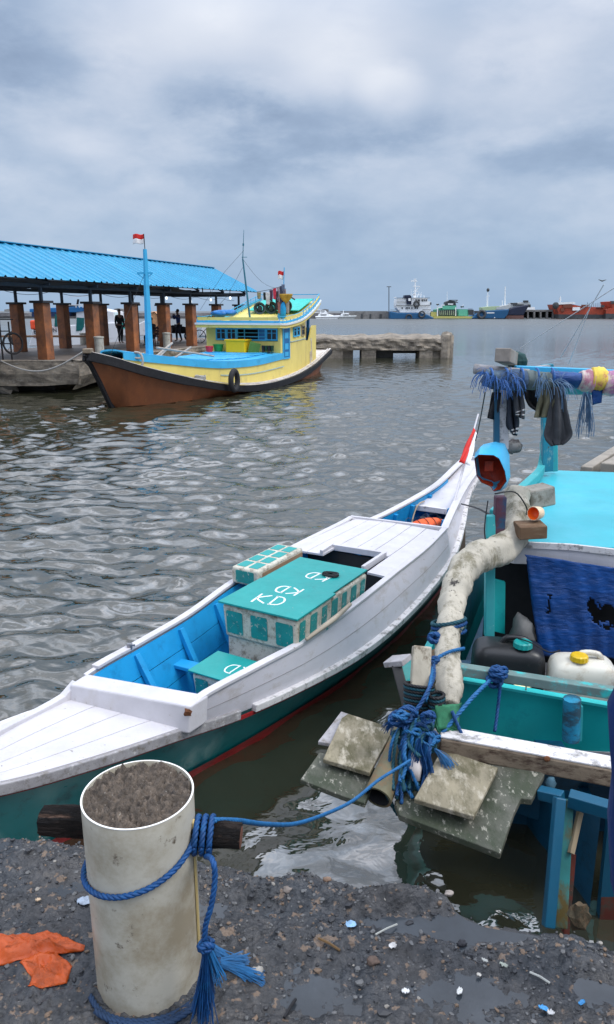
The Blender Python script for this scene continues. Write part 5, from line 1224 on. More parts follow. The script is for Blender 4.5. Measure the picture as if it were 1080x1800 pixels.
# ------------------------------------------------------------------ broken concrete jetty
def build_jetty():
    root = thing('jetty', 'ruined concrete jetty on short thick piers running out behind the yellow boat', 'jetty', (5, 43.5, 1.0))
    Y0 = 42.6; xa, xb = D(560, 600, Y0).x, D(783, 600, Y0).x
    G = []; n = 90; q = MB()
    prof = []
    for i in range(n+1):
        t = i/n; x = lerp(xa - 3.0, xb, t); top = 1.16 + .12*mnoise.noise(Vector((x*.7, 3, 0))) + .09*mnoise.noise(Vector((x*2.6, 1, 0))) + (.12 if t > .9 else 0)*0
        bot = .44 + .08*mnoise.noise(Vector((x*.8, 9, 2))) + .05*math.floor(1.5*mnoise.noise(Vector((x*.45, 4, 4)))+.5)
        yo = Y0 + .12*mnoise.noise(Vector((x*.9, 0, 5)))
        row = [Vector((x, yo + 3.2, bot)), Vector((x, yo + 3.2, top+.05)), Vector((x, yo + 2.2, top + .08 + .1*mnoise.noise(Vector((x*1.1,7,1))))), Vector((x, yo + .9, top + .12*mnoise.noise(Vector((x*1.3,5,1))))), Vector((x, yo + .12, top - .04)), Vector((x, yo, top - .12))]
        for k in range(1, 6): row.append(Vector((x, yo + .16*mnoise.noise(Vector((x*2.3, k*.7, 1))) , lerp(top - .12, bot, k/5))))
        row.append(Vector((x, yo + 1.2, bot + .02))); row.append(Vector((x, yo + 3.2, bot))); G.append(row)
    q.grid(G); q.add(G[-1], [tuple(range(len(G[-1])))]); q.build('deck', CONC, root, fix=True)
    for x0, x1, w0 in ((560,604,0),(598,622,.3),(636,662,.0),(655,694,.5),(738,762,0),(758,784,.2)):
        a, b = D(x0, 620, Y0).x, D(x1, 620, Y0).x; p = MB(); p.box(((a+b)/2, Y0 + .9 + w0, .25), ((b-a), 1.6, 1.3)); p.build('pier_leg', CONC if w0 < .5 else CONC_DK, root, bevel=.06)  # leg set furthest back takes the dark copy, shade in its colour
    g = MB(); g.box((D(720,610,Y0).x, Y0 + 1.1, .40), (5.0,.5,.34)); g.build('gap_dark_beam', CONC_DK, root, bevel=.04)  # dark beam added behind to darken the gap under the deck
    for i, (x, w_, z1) in enumerate(((783,.32,1.42),(790,.34,1.36),(796,.20,1.22))):
        p = MB(); c = D(x, 620, Y0); p.tube([(c.x, Y0 + .1 + .35*i, -.3), (c.x, Y0 + .1 + .35*i, z1-.15), (c.x - .02, Y0 + .15 + .35*i, z1)], [w_*.85, w_*.9, w_*.55], 9, jit=.15); p.build('pile', CONC, root, smooth=True)
build_jetty()
# ------------------------------------------------------------------ breakwater, wharf and ships on the far side
FW = mat('ship_white', (.80,.82,.83), rough=.5, var=.06, vs=.2, c2=(.40,.38,.36), t2=.66, s2=.4, bump=0); FB = mat('ship_blue', (.012,.095,.22), rough=.5, var=.15, vs=.15, c2=(.02,.07,.16), t2=.6, s2=.3, bump=0)
FN = mat('ship_navy', (.012,.018,.045), rough=.5, var=.2, vs=.2, bump=0); FR = mat('ship_rust_red', (.36,.055,.025), rough=.6, var=.25, vs=.3, c2=(.16,.04,.025), t2=.55, s2=.5, bump=0)
FG = mat('ship_green', (.05,.26,.17), rough=.5, var=.2, vs=.3, bump=0); FY = mat('ship_yellow', (.50,.46,.14), rough=.5, var=.1, bump=0); FD = mat('ship_dark_grey', (.05,.055,.06), rough=.6, var=.3, vs=.4, bump=0)
FC = mat('far_concrete', (.24,.235,.23), rough=.9, var=.2, vs=.15, c2=(.13,.125,.12), t2=.55, s2=.3, w2=.1, bump=0); FP = mat('ship_pale_green', (.40,.50,.30), rough=.6, var=.15, bump=0)
YF = 250.
def zz4(x, y): return (660 + x/4.909, 470 + y/4.909)
def zz5(x, y): return (860 + x/4.909, 470 + y/4.909)
def far_part(name, pts, m, parent, Y=YF, depth=5., bevel=0.):
    q = MB(); q.prism([D(x, y, Y) for x, y in pts], (0, depth, 0)); return q.build(name, m, parent, bevel=bevel)
def far_rects(name, rects, m, parent, Y=YF, depth=.3):
    for x0, y0, x1, y1 in rects: far_part(name, [(x0,y1),(x1,y1),(x1,y0),(x0,y0)], m, parent, Y, depth)
def far_pole(name, x0, y0, x1, y1, r, m, parent, Y=YF): q = MB(); q.tube([D(x0,y0,Y), D(x1,y1,Y)], [r, r*.6], 5); return q.build(name, m, parent)
def build_far():
    # long breakwater behind everything, and the wall section beside the ships
    q = MB(); G = []
    for x in np.linspace(-700, 30, 240):
        n_ = mnoise.noise(Vector((x*.11, 0, 0))); n2 = mnoise.noise(Vector((x*.5, 2, 0))); G.append([Vector((x, 262, -1)), Vector((x, 262+n2, .8)), Vector((x, 263+n2, 1.75 + .25*n_)), Vector((x, 268, 1.9 + .2*n_ + .15*n2)), Vector((x, 276, 1.2)), Vector((x, 280, -1))])
    q.grid(G); q.origin = (-200, 265, 0); tag(q.build('breakwater', mat('breakwater_stone', (.105,.10,.10), rough=.9, var=.25, vs=.15, c2=(.05,.05,.055), t2=.52, s2=.4, w2=.1, bump=0), fix=False), 'long low grey stone breakwater closing the harbour on the far side', 'breakwater')
    r = thing('sea_wall', 'grey concrete wall with dark openings left of the blue and white ship', 'sea wall', tuple(D(655,560,YF+4)))
    far_part('wall', [(612,560.5),(690,560.5),(690,548),(640,547.5),(612,549)], FC, r, YF+4, 6); far_rects('opening', [(635,552,638,560.5),(650,552,653,560.5),(667.5,552,671.5,560.5)], FD, r, YF+3.9, .2)
    # wharf on piles to the right
    r = thing('wharf', 'long concrete wharf on dark piles behind the far ships', 'wharf', tuple(D(990,560,YF+8))); Yw = YF + 8
    far_part('deck', [(900,548),(1500,546),(1500,543),(900,544.5)], FC, r, Yw, 12)
    far_part('back_wall', [(840,559),(1500,559),(1500,547),(840,547)], FD, r, Yw+8, 1)
    for i in range(20): x = 927 + i*11.2; far_part('pile', [(x,559.5),(x+3,559.5),(x+3,547),(x,547)], FC, r, Yw, 1.5)
    far_part('deck', [(600,548.5),(900,548.5),(900,546.8),(600,546.8)], FC, r, Yw+6, 6)
    # scattered port buildings and masts on the skyline
    for i, (x0, x1, y0) in enumerate(((8,24,543),(200,216,542),(222,234,543.5),(566,578,543))):
        tag(far_part('warehouse', [(x0,548),(x1,548),(x1,y0+1),((x0+x1)/2,y0),(x0,y0+1)], FC, None, 300, 8), ('low grey shed on the far breakwater at the left edge of the harbour','low grey shed on the breakwater above the striped boat','small shed on the breakwater right of the low shed','small shed on the breakwater above the white speedboat')[i], 'shed', 'sheds on the breakwater')
    # blue and white coaster
    r = thing('ship', 'small coaster with blue hull and white superstructure and tall white mast', 'ship', tuple(D(725,561,YF)))
    far_part('hull', [(685.5,561.5),(686,547),(700,549.5),(738,549.5),(752,553),(764,559),(760,561.5)], FB, r, YF, 9, bevel=.3)
    far_part('superstructure', [zz4(215,388),zz4(185,350),zz4(180,330),zz4(180,300),zz4(185,270),zz4(320,262),zz4(450,262),zz4(455,292),zz4(478,296),zz4(478,388)], FW, r, YF+1, 7)
    far_part('funnel', [zz4(250,262),zz4(255,240),zz4(300,238),zz4(312,250),zz4(312,318),zz4(270,318),zz4(268,268)], FN, r, YF+.6, 4)
    far_rects('funnel_mark', [(*zz4(286,266), *zz4(306,290))], FW, r, YF+.4, .1)
    far_rects('window', [(*zz4(346,276), *zz4(358,292)),(*zz4(366,276), *zz4(386,292)),(*zz4(400,276), *zz4(412,292)),(*zz4(418,276), *zz4(430,290)),(*zz4(436,276), *zz4(446,290))] + [(*zz4(x,344), *zz4(x+9,358)) for x in (228,262,276,290,312,340,360)] + [(*zz4(474,302), *zz4(485,324))], FD, r, YF+.8, .1)
    far_rects('deck_rail', [(*zz4(170,262), *zz4(470,266)),(*zz4(180,296), *zz4(310,299)),(*zz4(180,326), *zz4(470,330)),(*zz4(130,366), *zz4(215,369)),(*zz4(408,362), *zz4(480,365))], FD, r, YF+.6, .2)
    q = MB(); wheel(q, D(*zz4(356,315), YF+.5), (0,1,0), .8, .35, 0); q.build('round_mark', FD, r)
    for a in ((345,262,345,100,.30),(338,262,322,232,.15),(352,200,385,168,.12),(360,262,380,210,.12),(392,262,396,215,.1),(310,262,310,190,.08),(420,262,422,236,.1)): far_pole('mast', *zz4(a[0],a[1]), *zz4(a[2],a[3]), a[4], FW, r, YF+2)
    far_rects('radar', [(*zz4(308,112), *zz4(362,122)),(*zz4(335,98), *zz4(355,106)),(*zz4(325,160), *zz4(385,166)),(*zz4(328,205), *zz4(372,210)),(*zz4(318,235), *zz4(405,240)),(*zz4(330,222), *zz4(352,262)),(*zz4(160,256), *zz4(182,262))], FW, r, YF+1.8, .4)
    q = MB(); wheel(q, D(*zz4(402,405), YF-.2), (0,1,0), .9, .3, 0); wheel(q, D(*zz4(290,432), YF-.2), (0,1,0), .9, .25, 0); q.build('tyre_fenders', FD, r)
    # green and white boat
    r = thing('ship', 'green and pale workboat crowded with gear, between the coaster and the blue ship', 'ship', tuple(D(795,559,YF+1))); Y = YF+1
    far_part('hull', [zz4(490,440),zz4(840,440),zz4(850,424),zz4(540,420),zz4(480,425)], FY, r, Y, 8)
    far_part('deckhouse', [zz4(520,424),zz4(520,365),zz4(600,340),zz4(690,335),zz4(700,360),zz4(800,362),zz4(805,420)], FG, r, Y+1, 5)
    far_part('dark_cabin', [zz4(545,415),zz4(545,372),zz4(700,368),zz4(705,415)], FD, r, Y+.7, .3)
    far_part('bridge', [zz4(600,340),zz4(605,300),zz4(640,285),zz4(690,290),zz4(700,335)], FD, r, Y+1.5, 3)
    far_rects('white_panel', [(*zz4(628,312), *zz4(672,322)),(*zz4(532,342), *zz4(542,425)),(*zz4(690,345), *zz4(698,418)),(*zz4(540,340), *zz4(580,348)),(*zz4(570,322), *zz4(600,330))], FW, r, Y+.5, .2)
    far_rects('green_panel', [(*zz4(718,365), *zz4(795,418)),(*zz4(580,330), *zz4(700,362))], mat('bright_sea_green', (.12,.45,.30), rough=.5, bump=0), r, Y+.6, .2)
    far_rects('gear', [(*zz4(530,315), *zz4(552,325)),(*zz4(640,280), *zz4(712,286)),(*zz4(700,300), *zz4(715,306)),(*zz4(740,335), *zz4(765,345)),(*zz4(800,365), *zz4(850,410)),(*zz4(860,375), *zz4(905,412)),(*zz4(805,357), *zz4(840,362))], FD, r, Y+1.2, 1)
    for k in range(9): far_pole('frame_post', *zz4(560+k*16,412), *zz4(556+k*17,372), .12, FP, r, Y+.4)
    far_rects('yellow_derrick', [(*zz4(480,385), *zz4(530,420))], FY, r, Y+.9, 1.5)
    for a in ((620,300,620,210,.12),(690,300,712,285,.2),(742,350,760,318,.12),(540,350,535,310,.15)): far_pole('mast', *zz4(a[0],a[1]), *zz4(a[2],a[3]), a[4], FW, r, Y+2)
    # blue ship
    r = thing('ship', 'blue hulled ship with pale green deckhouse and a white mast, fourth from the wall', 'ship', tuple(D(865,559,YF)))
    far_part('hull', [(830,560),(836,553),(848,546.5),(862,545.5),(896,543.5),(893,553),(887,560.5)], FB, r, YF, 9, bevel=.3)
    far_part('deckhouse', [zz4(925,370),zz4(925,345),zz4(990,338),zz4(1075,334),zz4(1080,366),zz4(1000,374)], FP, r, YF+1, 5)
    far_part('fore_deck', [zz5(60,364),zz5(65,345),zz5(130,330),zz5(190,320),zz5(185,345),zz5(160,362)], mat('ship_pale_grey', (.42,.44,.44), rough=.6, bump=0), r, YF+.8, 5)
    far_rects('painted_name', [(*zz4(962,388), *zz4(1028,397)),(*zz4(1026,430), *zz4(1034,438))], FW, r, YF-.05, .06)
    for a in ((968,372,972,190,.22),(960,340,960,250,.08),(958,250,985,248,.1)): far_pole('mast', *zz4(a[0],a[1]), *zz4(a[2],a[3]), a[4], FW, r, YF+2)
    far_pole('mast', *zz5(137,340), *zz5(140,165), .28, FW, r, YF+3); far_pole('mast', *zz5(115,335), *zz5(114,285), .15, FW, r, YF+3)
    q = MB(); q.blob(D(*zz4(973,195), YF+2), (.5,.5,.6), 1, 6, 0); q.build('mast_light', FD, r)
    q = MB(); wheel(q, D(*zz4(918,405), YF-.2), (0,1,0), 1.1, .45, 0); q.build('tyre_fender', FD, r)
    # navy ship with rust bottom
    r = thing('ship', 'dark navy bow of a ship with rust brown bottom, beside the blue ship', 'ship', tuple(D(905,560,YF+2))); Y = YF+2.5
    far_part('hull', [zz5(150,415),zz5(175,360),zz5(230,340),zz5(345,322),zz5(335,350),zz5(305,400),zz5(300,415)], FN, r, Y, 9, bevel=.3)
    far_part('bottom', [zz5(145,444),zz5(150,415),zz5(300,415),zz5(298,444)], mat('rust_bottom', (.14,.07,.06), rough=.7, var=.2, bump=0), r, Y, 8)
    far_part('deck_gear', [zz5(185,348),zz5(190,310),zz5(215,305),zz5(250,305),zz5(300,300),zz5(350,300),zz5(355,325),zz5(300,335)], mat('ship_pale_grey', (.42,.44,.44)), r, Y+2, 4)
    far_rects('winch', [(*zz5(190,306), *zz5(245,316)),(*zz5(210,318), *zz5(300,330)),(*zz5(300,285), *zz5(340,300)),(*zz5(335,320), *zz5(360,345))], FD, r, Y+1.8, 1)
    q = MB(); tag(far_part('harbour_office', [zz5(325,366),zz5(325,342),zz5(392,342),zz5(398,366)], FW, None, YF+12, 6), 'tiny white house on the wharf right of the navy bow', 'building')
    # orange-red ships
    for (lb, dx, sgn) in (('orange red ship with curved bow, moored under the wharf', 0, 1),):
        r = thing('ship', lb, 'ship', tuple(D(1010,560,YF+3))); Y = YF+3
        far_part('hull', [zz5(600,405),zz5(592,370),zz5(575,320),zz5(700,315),zz5(820,340),zz5(1100,345),zz5(1100,408)], FR, r, Y, 9)
        far_part('upper_rail', [zz5(578,322),zz5(572,304),zz5(740,298),zz5(745,314)], FW, r, Y-.2, .4)
        far_part('deckhouse', [zz5(720,372),zz5(722,345),zz5(785,342),zz5(788,372)], FW, r, Y-.3, 3)
        far_part('boot_stripe', [zz5(600,440),zz5(598,405),zz5(1100,408),zz5(1100,438)], FD, r, Y, 8)
        far_rects('deck_gear', [(*zz5(640,320), *zz5(720,350)),(*zz5(620,352), *zz5(650,380)),(*zz5(800,322), *zz5(860,338)),(*zz5(930,342), *zz5(990,350))], mat('ship_dark_rust', (.17,.05,.03), rough=.7, bump=0), r, Y-.4, .5)
        far_pole('mast', *zz5(613,305), *zz5(616,248), .22, FW, r, Y); far_rects('mast_step', [(*zz5(608,262), *zz5(622,290))], FW, r, Y, .4)
        for k in range(8): far_pole('mast', *zz5(850+k*18,340), *zz5(850+k*18,300 + (k*37 % 20)), .10, FD, r, Y+2)
        q = MB(); q.blob(D(*zz5(575,330), Y-.2), (1.1,.5,1.1), 1, 6, .1); q.build('fairlead', FD, r)
    r = thing('ship', 'red ship with a raised stern at the right edge of the far wharf', 'ship', tuple(D(1085,560,YF+1))); Y = YF+1
    far_part('hull', [zz5(1010,400),zz5(1010,365),zz5(1065,350),zz5(1050,295),zz5(1130,290),zz5(1400,300),zz5(1400,400)], FR, r, Y, 9); far_part('boot_stripe', [zz5(1005,438),zz5(1010,400),zz5(1400,400),zz5(1400,438)], FD, r, Y, 9)
    far_rects('deck_gear', [(*zz5(1055,290), *zz5(1080,312)),(*zz5(975,325), *zz5(995,345))], FD, r, Y-.2, 1)
    # white speedboats left of the wall
    for i, (x0, x1, y0, lb) in enumerate(((556,597,553,'white speedboat with a low cabin left of the concrete wall'),(596,626,551,'grey and white launch just left of the concrete wall'))):
        r = thing('speedboat', lb, 'speedboat', tuple(D((x0+x1)/2,561,YF-6)), 'launches by the sea wall'); Y = YF-6
        far_part('hull', [(x0,561.5),(x0-2,556),(x1+2,554.5),(x1-3,561.5)], (FW, mat('ship_pale_grey', (.42,.44,.44)))[i], r, Y, 4, bevel=.2)
        far_part('cabin', [(x0+3,556),(x0+5,551.5),(x0+18,550.5),(x1-12,554),(x1-8,555.5)], FW, r, Y+.5, 3, bevel=.2); far_rects('window', [(x0+8,552.8,x0+18,554.2)], FD, r, Y+.3, .1)
        far_part('hull_shade_line', [(x0-1,558.6),(x1,558.6),(x1,557.9),(x0-1,557.9)], FD, r, Y-.05, .1)
        far_pole('mast', x0+8, 551, x0+8, 545, .12, FW, r, Y+2)
    r = thing('ferry', 'white ferry partly hidden behind the stern of the yellow boat', 'ferry', tuple(D(570,556,YF+14))); Y = YF+14
    far_part('hull', [(540,558),(540,548),(584,550),(592,552),(594,558)], FW, r, Y, 5); far_part('deckhouse', [(545,549),(548,544.5),(560,543.5),(573,545.5),(576,550)], FW, r, Y+.5, 4); far_rects('window', [(549,546,571,547.4)], FD, r, Y+.3, .1); far_pole('mast', 557, 545, 557, 537, .15, FD, r, Y+1)
    # thin lattice lamp mast on the wall
    q = MB(); q.tube([D(684,550,YF+10), D(684,504,YF+10)], .14, 4); q.tube([D(680,504,YF+10), D(688,504,YF+10)], .12, 4); q.origin = D(684,548,YF+10); tag(q.build('light_mast', FD), 'thin grey light mast left of the blue and white coaster', 'mast')
    for x, s_ in ((1059,.9),):
        q = MB(); c = D(x, 494, 90); q.tube([c + Vector((-.45,0,.16)), c, c + Vector((.45,0,.14))], [.03,.08,.03], 4); q.blob(c, (.08,.2,.07), 1, 5, .1); q.origin = c; tag(q.build('seagull', FD), 'tiny dark bird gliding above the red ships', 'bird')
build_far()
# ------------------------------------------------------------------ turquoise boat at the right
TURQ = mat('turquoise_paint', (.006,.300,.300), rough=.42, var=.10, vs=3, c2=(.004,.22,.235), t2=.6, s2=4, c3=(.10,.16,.15), t3=.73, s3=22, w3=.015, bump=.15)
TURQ_PALE = mat('pale_turquoise_paint', (.04,.34,.36), rough=.45, var=.08, vs=3, c2=(.30,.50,.50), t2=.62, s2=12, w2=.03, c3=(.16,.13,.10), t3=.68, s3=28, w3=.02, bump=.25)
CYAN = mat('cyan_roof_paint', (.045,.42,.50), rough=.36, var=.09, vs=1.6, c2=(.085,.46,.57), t2=.58, s2=2.2, w2=.12, c3=(.03,.33,.46), t3=.70, s3=9, w3=.05, bump=.12, bs=25)
NAVY_PAINT = mat('dark_blue_hull_paint', (.004,.085,.17), rough=.45, var=.18, vs=4, c2=(.003,.055,.10), t2=.58, s2=6, bump=.2)
BLUE_POST = mat('worn_blue_paint', (.003,.075,.14), rough=.45, var=.12, vs=5, c2=(.15,.12,.07), t2=.67, s2=10, w2=.03, bump=.25, stretch=(1,1,.4))
TARP = mat('royal_blue_tarpaulin', (.002,.052,.22), rough=.42, var=.2, vs=7, c2=(.002,.038,.16), t2=.58, s2=8, w2=.1, bump=.7, bs=22, bd=.012, stretch=(.5,1,1.8))
BLEACH = mat('bleached_trunk', (.47,.43,.35), rough=.75, var=.10, vs=5, c2=(.20,.18,.12), t2=.55, s2=7, w2=.06, c3=(.05,.045,.04), t3=.63, s3=15, w3=.02, bump=.8, bs=26, bd=.008, stretch=(1,1,.5))
OLD_PLANK = mat('grey_brown_plank', (.22,.17,.12), rough=.75, var=.3, vs=14, c2=(.08,.05,.035), t2=.55, s2=22, w2=.06, bump=.6, bs=40, stretch=(.3,1,1))
MOSSY = mat('mossy_board', (.235,.205,.140), rough=.8, var=.25, vs=7, c2=(.095,.085,.045), t2=.52, s2=9, w2=.08, c3=(.40,.36,.28), t3=.58, s3=16, w3=.06, bump=.8, bs=30, bd=.006, stretch=(1,.45,1))
MOSSY_DK = mat('dark_mossy_board', (.105,.105,.085), rough=.75, var=.3, vs=7, c2=(.04,.05,.03), t2=.50, s2=8, w2=.10, c3=(.30,.29,.24), t3=.60, s3=40, w3=.03, bump=.8, bs=30, bd=.006, stretch=(1,.5,1))
SHADE_BLACK = mat('shade_black', (.010,.011,.013), rough=.9, bump=0)  # near black that stands for shade in openings and undersides
def flat(mb, pts, th, n=None):
    """a board from its upper outline in space"""
    pts = [Vector(p) for p in pts]; nn = (pts[1]-pts[0]).cross(pts[-1]-pts[0]).normalized()
    if nn.z < 0: nn = -nn
    if n is not None: nn = Vector(n)
    return mb.prism(pts, -nn*th)
def build_right_boat():
    root = thing('outrigger_boat', 'turquoise wooden boat with cyan cabin roof and blue tarpaulin, moored stern to the quay', 'boat', (1.8, 4.5, 0))
    # roof of the cabin
    q = MB(); R0 = [P(862,951,1.30), P(1080,966,1.30) + Vector((1.6,-.22,0)), P(1080,838,1.30) + Vector((2.4,-.2,0)), P(960,826,1.30), P(925,856,1.30)]
    q.prism([p - Z*.03 for p in R0], Z*.03); roof = q.build('roof', CYAN, root, bevel=.006)
    # fascia boards below the front edge
    q = MB(); a = [(868,953),(905,950.5),(1000,955),(1080,964)]; 
    top = [P(x, y+2, 1.292) for x, y in a] + [P(1080,966,1.292) + Vector((1.6,-.22,0))]; G = []
    low = [(1.19),(1.165),(1.17),(1.16),(1.15)]
    q.sheet([[t + Vector((0,-.01,0)) for t in top], [Vector((t.x, t.y - .012, lerp(t.z, z_, .5))) for t, z_ in zip(top, low)], [Vector((t.x+.03*(i==0), t.y - .01, z_)) for i, (t, z_) in enumerate(zip(top, low))]], .03); q.build('fascia', WHITE, roof, bevel=.003)
    q = MB(); q.strip([t + Vector((0,-.028,-.006)) for t in top], .02, .035); q.build('roof_batten', WHITE_WORN, roof)
    dr = MB()
    for x, l in ((918,.055),(926,.10),(931,.12),(936,.10),(950,.05),(968,.045),(1020,.02)):
        p = P(x, 957, 1.262); p.y -= .037; dr.strip([p, p + Vector((.001,0,-l*.5)), p + Vector((0,0,-l))], [.006,.004,.003], .002, side=[Vector((1,0,0))]*3)
    dr.build('paint_drips', CYAN, roof)
    # left edge timber and curved strip up to the far post
    q = MB(); q.strip(smooth_path([P(868,905,1.33), P(905,872,1.34), P(932,848,1.36), D(950,828,5.85), D(956,800,5.95), D(957,775,6.0)], 5), .06, .07); q.build('curved_edge', TURQ_PALE, root, bevel=.008)
    # near-black block for the shade inside the cabin behind the tarpaulin, posts
    q = MB(); q.prism([(1.12,4.35,.25),(3.4,4.1,.25),(4.2,5.9,.25),(1.9,6.0,.25)], (0,0,1.0)); q.build('cabin_shade_block', SHADE_BLACK, root)
    q = MB(); q.beam(D(862,905,4.12), D(860,1118,4.05), .055, .05, up=(0,1,0)); q.build('corner_post', TURQ_PALE, root, bevel=.006)
    q = MB(); flat(q, [D(866,1018,4.1), D(889,1024,4.14), D(888,1115,4.1), D(868,1110,4.06)], .03, n=(0,-1,0)); q.build('side_plank', TURQ, root, bevel=.003)
    q = MB(); q.beam(D(880,872,4.12), D(876,945,4.12), .062, .06, up=(0,1,0)); q.build('dark_post', mat('plum_stained_post', (.09,.035,.055), rough=.6, var=.35, c2=(.02,.07,.14), t2=.55, bump=.3), root, bevel=.006)
    q = MB(); q.beam(D(873,668,4.2), D(873,800,4.15), .030, .03, up=(0,1,0)); q.build('thin_post', BLUE_POST, root)
    q = MB(); q.beam(D(885,668,4.22), D(885,790,4.20), .055, .03, up=(0,1,0)); q.build('white_board_post', WHITE_WORN, root, bevel=.004)
    q = MB(); a = D(962,828,5.9); q.beam(a, D(962,640,5.9), .085, .07, up=(0,1,0)); q.build('far_post', mat('peeling_blue_paint', (.015,.18,.25), rough=.5, var=.15, c2=(.22,.32,.32), t2=.57, s2=14, w2=.03, c3=(.08,.06,.04), t3=.62, s3=20, bump=.4, stretch=(1,1,.5)), root, bevel=.006)
    q = MB(); q.beam(D(975,828,5.98), D(974,700,5.98), .045, .05, up=(0,1,0)); q.build('far_post', TURQ_PALE, root, bevel=.006)
    # canopy bars
    q = MB(); q.tube([D(834,648,4.25), D(880,652,4.25), D(930,656,4.25)], [.030,.026,.024], 8, jit=.2); q.build('canopy_bar', GREY_WORN, root, smooth='all')
    q = MB(); q.beam(D(905,652,4.3), D(1080,668,4.3) + Vector((1.2,0,-.02)), .05, .06); q.build('canopy_bar', SKY_BLUE, root, bevel=.004)
    q = MB(); q.beam(D(985,686,4.35), D(1080,689,4.35) + Vector((1.2,0,0)), .05, .045); q.build('canopy_bar', TURQ_PALE, root)
    q = MB(); q.beam(D(905,660,4.3), D(962,648,5.9), .05, .06); q.build('canopy_bar', GREY_WORN, root)
    # stern deck
    q = MB(); q.prism([(.62,3.40,.40),(3.2,3.05,.40),(3.4,4.1,.40),(1.15,4.3,.40)], (0,0,.05)); q.build('aft_deck', GREY_WORN, root)
    # inner stern board, rail and cap
    A = [D(812,1196,3.36), D(1080,1243,3.30)]; A.append(A[1] + (A[1]-A[0])*1.0); 
    q = MB(); q.sheet([[p for p in A], [p - Z*.2 for p in A], [p - Z*.46 for p in A]], .03); wl = q.build('stern_board', TURQ, root)
    q = MB(); q.strip([p + Z*.006 for p in A], .045, .014); q.build('board_cap', mat('bright_turquoise_edge', (.03,.50,.50), rough=.4, var=.06), wl)
    q = MB(); q.beam(D(925,1206,3.325), D(923,1300,3.325), .006, .004, up=(0,1,0)); q.build('board_seam', mat('dark_seam', (.12,.11,.12)), wl)
    a, b = D(806,1176,3.30), D(1080,1218,3.22); b = b + (b-a)*.9; q = MB(); q.beam(a, b, .055, .05); q.build('rail', mat('grey_green_rail', (.13,.20,.19), rough=.6, var=.25, c2=(.03,.42,.42), t2=.58, s2=9, bump=.3), root, bevel=.005)
    # short blue stub post against the board
    q = MB(); q.tube([D(1006,1228,3.18), D(1004,1300,3.18)], .042, 10); q.build('stub_post', mat('faded_blue_tube', (.02,.22,.36), rough=.5, var=.2, c2=(.03,.07,.10), t2=.5, s2=6, w2=.05, bump=.2, stretch=(1,1,2)), root, smooth=True)
    q = MB(); q.beam(D(1018,1240,3.20), D(1016,1300,3.20), .03, .03, up=(0,1,0)); q.build('stub_post', TURQ_PALE, root)
    # heavy cross timber with white top
    a, b = D(775,1290,2.97), D(1080,1346,2.78); b = b + (b-a)*.6; q = MB(); q.beam(a - Z*.035, b - Z*.035, .10, .085); cb = q.build('cross_timber', OLD_PLANK, root, bevel=.008)
    q = MB(); q.beam(a + Z*.012, b + Z*.012, .094, .010); q.build('painted_top', WHITE_WORN, cb, bevel=.003)
    q = MB(); q.blob(D(962,1334,2.80), (.014,.008,.014), 1, 6, .1); q.build('bolt', RUST, cb)
    # outer stern: dark blue transom, overhang and hull going down
    q = MB(); T0 = [D(790,1312,3.02), D(1080,1362,2.86)]; T0.append(T0[1] + (T0[1]-T0[0])*1.2)
    q.sheet([[p for p in T0], [p + Vector((.02,.03,-.06)) for p in T0], [p + Vector((.05,.07,-.16)) for p in T0]], .03); q.build('transom', NAVY_PAINT, root)
    q = MB(); q.prism([(.72,3.2,.32),(3.2,2.85,.32),(3.2,3.7,.32),(.75,3.7,.32)], (0,0,.04)); q.build('counter_bottom', SHADE_BLACK, root)  # shade under the overhang put into the near-black colour
    hb_ = MB(); G = []
    for t in np.linspace(0, 1, 8):
        G.append([Vector((lerp(1.30, 2.9, t), lerp(2.72, 2.55, t) + .05*z_ , z_)) for z_ in (.55,.40,.22,.05,-.15,-.5)])
    hb_.sheet(G, .04); hb_.build('hull_stern', BLUE_POST, root)
    q = MB(); G2 = [[g + Vector((0,-.024,0)) for g in row[2:]] for row in G]; G2 = [[r_[0] + Vector((0,0,-.12 + .16*i/7))] + r_[1:] for i, r_ in enumerate(G2)]; q.sheet(G2, .006); q.build('red_bottom_paint', mat('peeling_red_paint', (.11,.022,.014), rough=.7, var=.3, c2=(.05,.04,.03), t2=.54, s2=10, w2=.05, c3=(.35,.20,.16), t3=.64, s3=16, bump=.5), root)
    q = MB(); q.prism([(1.28,2.76,-.5),(1.30,4.2,-.5),(.95,4.2,-.5)], (0,0,1.0)); q.prism([(.70,3.5,.1),(1.2,3.2,.1),(1.4,4.6,.1),(1.15,4.5,.1)], (0,0,.35)); q.build('hull_side', NAVY_PAINT, root)
    lh = MB(); lh.sheet([[Vector((lerp(.50, 1.95, t), lerp(3.30, 7.2, t), z_)) for z_ in (.80 if t < .3 else .62,.5,.2)] + [Vector((lerp(.62, 2.05, t), lerp(3.35, 7.1, t), -.2))] for t in np.linspace(0,1,12)], .04); lh.build('hull_side', TURQ, root)
    hd = MB(); hd.prism([(.62,3.4,-.3),(3.1,3.0,-.3),(4.4,7.0,-.3),(2.1,7.2,-.3)], (0,0,.62)); hd.build('hull_body', NAVY_PAINT, root)
    # the corner: stem timber, grey board end
    q = MB(); q.beam(D(683,1163,3.42), D(716,1160,3.36), .10, .03); q.build('grey_board_end', GREY_WORN, root, bevel=.004)
    q = MB(); q.beam(D(697,1168,3.38), D(722,1262,3.18), .05, .06, up=(0,1,0)); q.build('stem_timber', mat('tarred_timber', (.018,.018,.018), rough=.6, var=.3, bump=.4), root, bevel=.005)
    q = MB(); flat(q, [D(702,1163,3.44), D(735,1160,3.48), D(733,1250,3.36), D(722,1240,3.30)], .03, n=(0,-1,0)); q.build('corner_plank', TURQ, root, bevel=.003)
